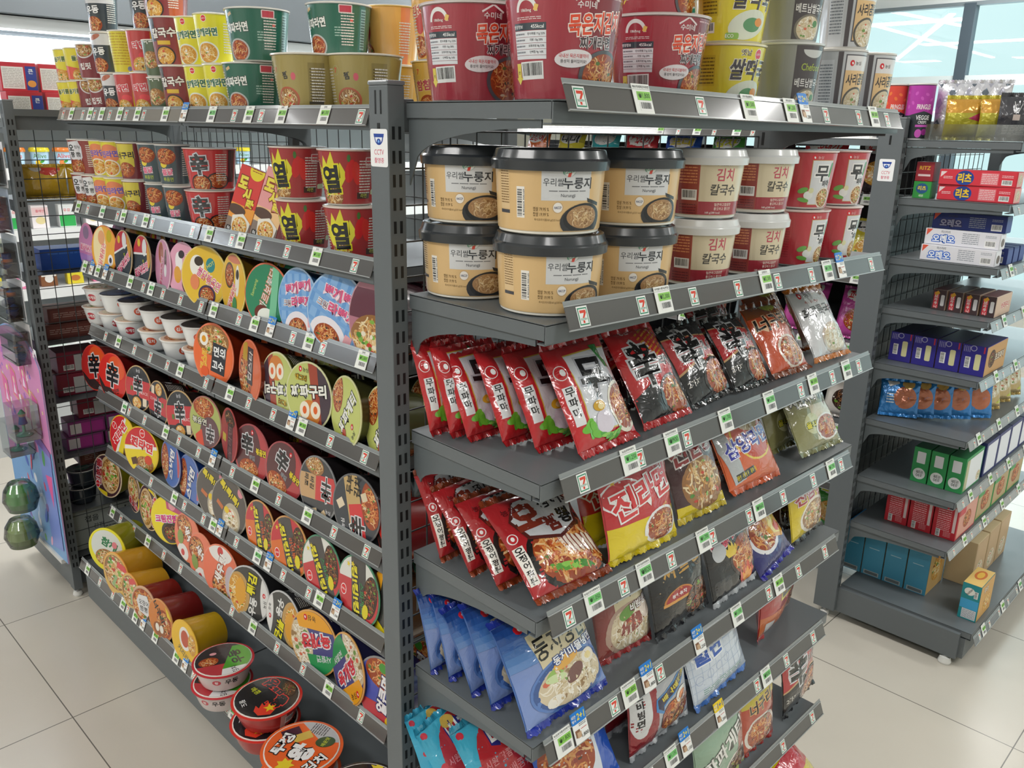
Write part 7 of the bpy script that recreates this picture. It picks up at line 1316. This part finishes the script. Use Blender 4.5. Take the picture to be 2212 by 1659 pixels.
for i, (y, z) in enumerate(((2.135, .325), (2.20, .165))):
    e = empty('toy_cup', Vector((.022, y, z)), ('upper' if i == 0 else 'lower')+' clear cup holding a green slime dome on the toy board', 'toy', 'slime cups')
    s2 = Geo(); s2.lathe([(.040, .01, '4a8a3a'), (.046, .03, '3f8232' if i == 0 else '7a8a3a'), (.043, .06, '3f8232'), (.030, .082, '3f8232'), (.012, .090, '3f8232')], 28, True, '3f8232', '3f8232', None)
    o = ob('slime', s2.mesh('slime', 'plastic'), e)
    s2.c = [lin('4fae3c' if i == 0 else '93b04a')]*len(s2.c); o.data = s2.mesh('slime', 'plastic')
    s3 = Geo(); s3.lathe([(.044, 0, 'ffffff'), (.056, .035, 'ffffff'), (.057, .037, 'ffffff'), (.050, .075, 'ffffff'), (.034, .100, 'ffffff'), (.004, .105, 'ffffff')], 28, True, 'ffffff'); ob('clear_shell', s3.mesh('clear_shell', 'clear2'), e)
    s4 = Geo(); s4.box(.045, .088, -.004, .004, .03, .04, 'e8e8e8'); ob('hook', s4.mesh('hook', 'plastic'), e)
for i, (y, z) in enumerate(((2.06, .60), (2.16, .52))):
    e = empty('figure_box', Vector((.045, y, z)), ('nearer and higher' if i == 0 else 'farther and lower')+' clear box with a tiny mint figure on the toy board', 'toy box', 'clear figure boxes')
    s2 = Geo(); s2.box(-.038, .038, -.045, .045, 0, .12, 'ffffff'); ob('clear_shell', s2.mesh('clear_shell', 'clear2'), e)
    s2 = Geo(); s2.lathe([(.026, .012, '7ad0b8'), (.018, .018, '7ad0b8'), (.005, .022, '7ad0b8'), (.005, .045, 'd88a60'), (.014, .05, '4a70c0'), (.009, .075, 'e8c8b0'), (.012, .085, '4aa888'), (.003, .098, '4aa888')], 16, True, '7ad0b8'); ob('figure', s2.mesh('figure', 'plastic'), e)
    s2 = Geo(); s2.box(-.036, .036, -.043, .043, .001, .010, 'e8ecf0'); ob('base_card', s2.mesh('base_card', 'paper'), e)
rn = random.Random(4)
for i, z in enumerate((1.52, 1.38, 1.24, 1.10, .96)):
    e = empty('blister_pack', Vector((.075, 2.10+.015*(i % 2), z)), ('topmost', 'second', 'third', 'fourth', 'lowest')[i]+' clear blister pack hanging at the far left edge', 'blister pack', 'hanging blister packs')
    s2 = Geo(); s2.box(-.03, .02, -.075, .075, -.11, 0, 'ffffff', b=.006)
    for k in range(3): s2.box(-.032, .022, -.07, .07, -.10+.035*k, -.098+.035*k, 'ffffff')
    ob('clear_shell', s2.mesh('clear_shell', 'clear2'), e)
    s2 = Geo(); s2.box(.02, .0215, -.08, .08, -.115, .02, ('e8e8ec', 'c8d4e8', 'dce4ec', 'e4e4e8', 'e0dcdc')[i])
    for k in range(7): yy, zz = rn.uniform(-.05, .05), rn.uniform(-.09, -.02); s2.lathe([(.001, -.014, '3a5aa0'), (.014, -.004, rn.choice(['3a5aa0', '2a3a6a', 'd8703a', '4a4a50'])), (.014, .006, '3a5aa0'), (.001, .014, '3a5aa0')], 8, True, None, None, Matrix.Translation((-.002, yy, zz)))
    ob('backing_card', s2.mesh('backing_card', 'paper'), e)
# small far items
g = Geo(); g.box(-.12, .12, -.05, .05, 0, .20, '4a6ab0'); g.box(-.121, .121, -.051, .051, 0, .09, 'e8e8ea'); thing1('floor_pack', g, 'paper', 'blue and white pack standing on the floor at the far left edge', 'pack', loc=(-.08, 3.0, 0))
# ================================================================== price tags
def ntag(rk, px, i, price, name, lb, promo=None):
    rl = rails[rk]; P0, d, fc, nrm, L, dirx = rl
    if rk[0] == 'R': s = railpy(i, px)
    else:
        yy = lrailpos(int(rk[1])-1, px); s = P0.y-yy
        if s < 0 or s > L: return
    put_tag(rl, s, tag_kind(price, name, promo), lb, 'promotion cards' if promo else 'price tags')
    TG.append((rk, px))
TG = []
RT = {1: [(1385, '1,800', 'PB수미네묵은지라면'), (1615, '1,500', '오뚜기옛날쌀떡국'), (1705, '1,200', '베트남쌀국수'), (1885, '1,000', '농심사리곰탕')], 2: [(1430, '2,300', '우리쌀누룽지(큰컵)'), (1652, '2,300', '김치칼국수'), (1785, '1,700', '농심무파마큰사발')],
      3: [(1358, '1,250', '농심)무파마봉지'), (1450, '900', '농심)신라면봉지'), (1565, '1,700', '농심)신라면블랙'), (1660, '1,700', '농심)신라면블랙'), (1754, '1,000', '농심)너구리'), (1826, '950', '농심)후루룩국수')],
      4: [(1280, '1,050', '농심)오징어짬뽕봉지'), (1390, '820', '오뚜기)진라면봉지'), (1517, '1,700', '오뚜기)진짬뽕봉지'), (1637, '860', '삼양)삼양라면'), (1793, '1,750', '농심)사천짜파')],
      5: [(1215, '1,800', '농심)둥지물냉면봉지'), (1358, '1,800', '농심)둥지비빔냉면'), (1590, '1,150', '삼양)불닭볶음면'), (1680, '1,600', '오뚜기)진짬뽕')], 6: [(1448, '1,130', '오뚜기)진비빔면봉지'), (1653, '830', '팔도)비빔면')]}
RP = {1: [(1736, '1,200')], 2: [(1814, '1,700')], 5: [(1252, '1,800'), (1398, '1,800'), (1508, '1,250')], 6: [(1480, '1,150'), (1554, '1,200')]}
for i, lst in RT.items():
    for k, (px, pr, nm) in enumerate(lst): ntag('R%d' % i, px, i, pr, nm, 'price tag reading ₩%s, %s from the left on the %s right rail' % (pr, ORD[k], ORD[i-1]))
for i, lst in RP.items():
    for k, (px, pr) in enumerate(lst):
        pm = '1+1' if px == 1554 else '2+1'; ntag('R%d' % i, px, i, pr, '', ('yellow 1+1' if pm == '1+1' else 'blue 2+1')+' promotion card, '+ORD[k]+' on the '+ORD[i-1]+' right rail', pm)
LT = [([148, 188, 213, 252, 290, 350, 450, 530, 600, 692], [388]), ([163, 215, 260, 308, 445, 513, 675], []), ([177, 205, 275, 320, 455, 543, 660, 775], [192, 221, 577]), ([250, 383, 490, 645], [622]), ([263, 352, 545, 657], [453]), ([371, 454, 550, 683], [468, 573, 718]), ([238, 314, 540, 703], []), ([184, 260, 287, 330, 375, 447, 497], [303, 393])]
LPR = ['1,000', '1,500', '1,600', '1,200', '1,700', '1,100', '1,300']
for i, (tg, pm) in enumerate(LT):
    for k, px in enumerate(tg):
        pr = LPR[(k*3+i) % 7] if (i, px) not in (((2, 660)), ((2, 775)), ((3, 645))) else {660: '1,600', 775: '2,800', 645: '1,800'}[px]
        for s_ in 'ab': 
            if 'L%d%s' % (i+1, s_) in rails: ntag('L%d%s' % (i+1, s_), px, i, pr, '컵라면', 'green and white price tag, %s from the far end of the %s left rail' % (ORD[k], ORD[i]))
    for k, px in enumerate(pm):
        for s_ in 'ab': ntag('L%d%s' % (i+1, s_), px, i, '1,500', '', 'blue 2+1 promotion card, %s from the far end of the %s left rail' % (ORD[k], ORD[i]), '2+1')
for r in range(2, 10):
    for k in range(4):
        rl = rails['C%d' % r]; put_tag(rl, .09+.20*k+.03*(r % 3), tag_kind(LPR[(k+r) % 7], '과자'), 'price tag, %s from the left on the %s rail of the far right rack' % (ORD[k], ORD[r-1]), 'price tags on the far right rack')
for r in range(1, 6):
    for k in range(6):
        rl = rails['D%d' % r]; put_tag(rl, rl[4]-.075-.17*k, tag_kind(LPR[(k+r) % 7], '스낵'), 'price tag, %s from the near end on the %s rail of the snack rack behind' % (ORD[k], ORD[r-1]), 'price tags on the snack rack behind')
for o_ in list(SC.objects):
    if o_.get('wp') is not None: del o_['wp']
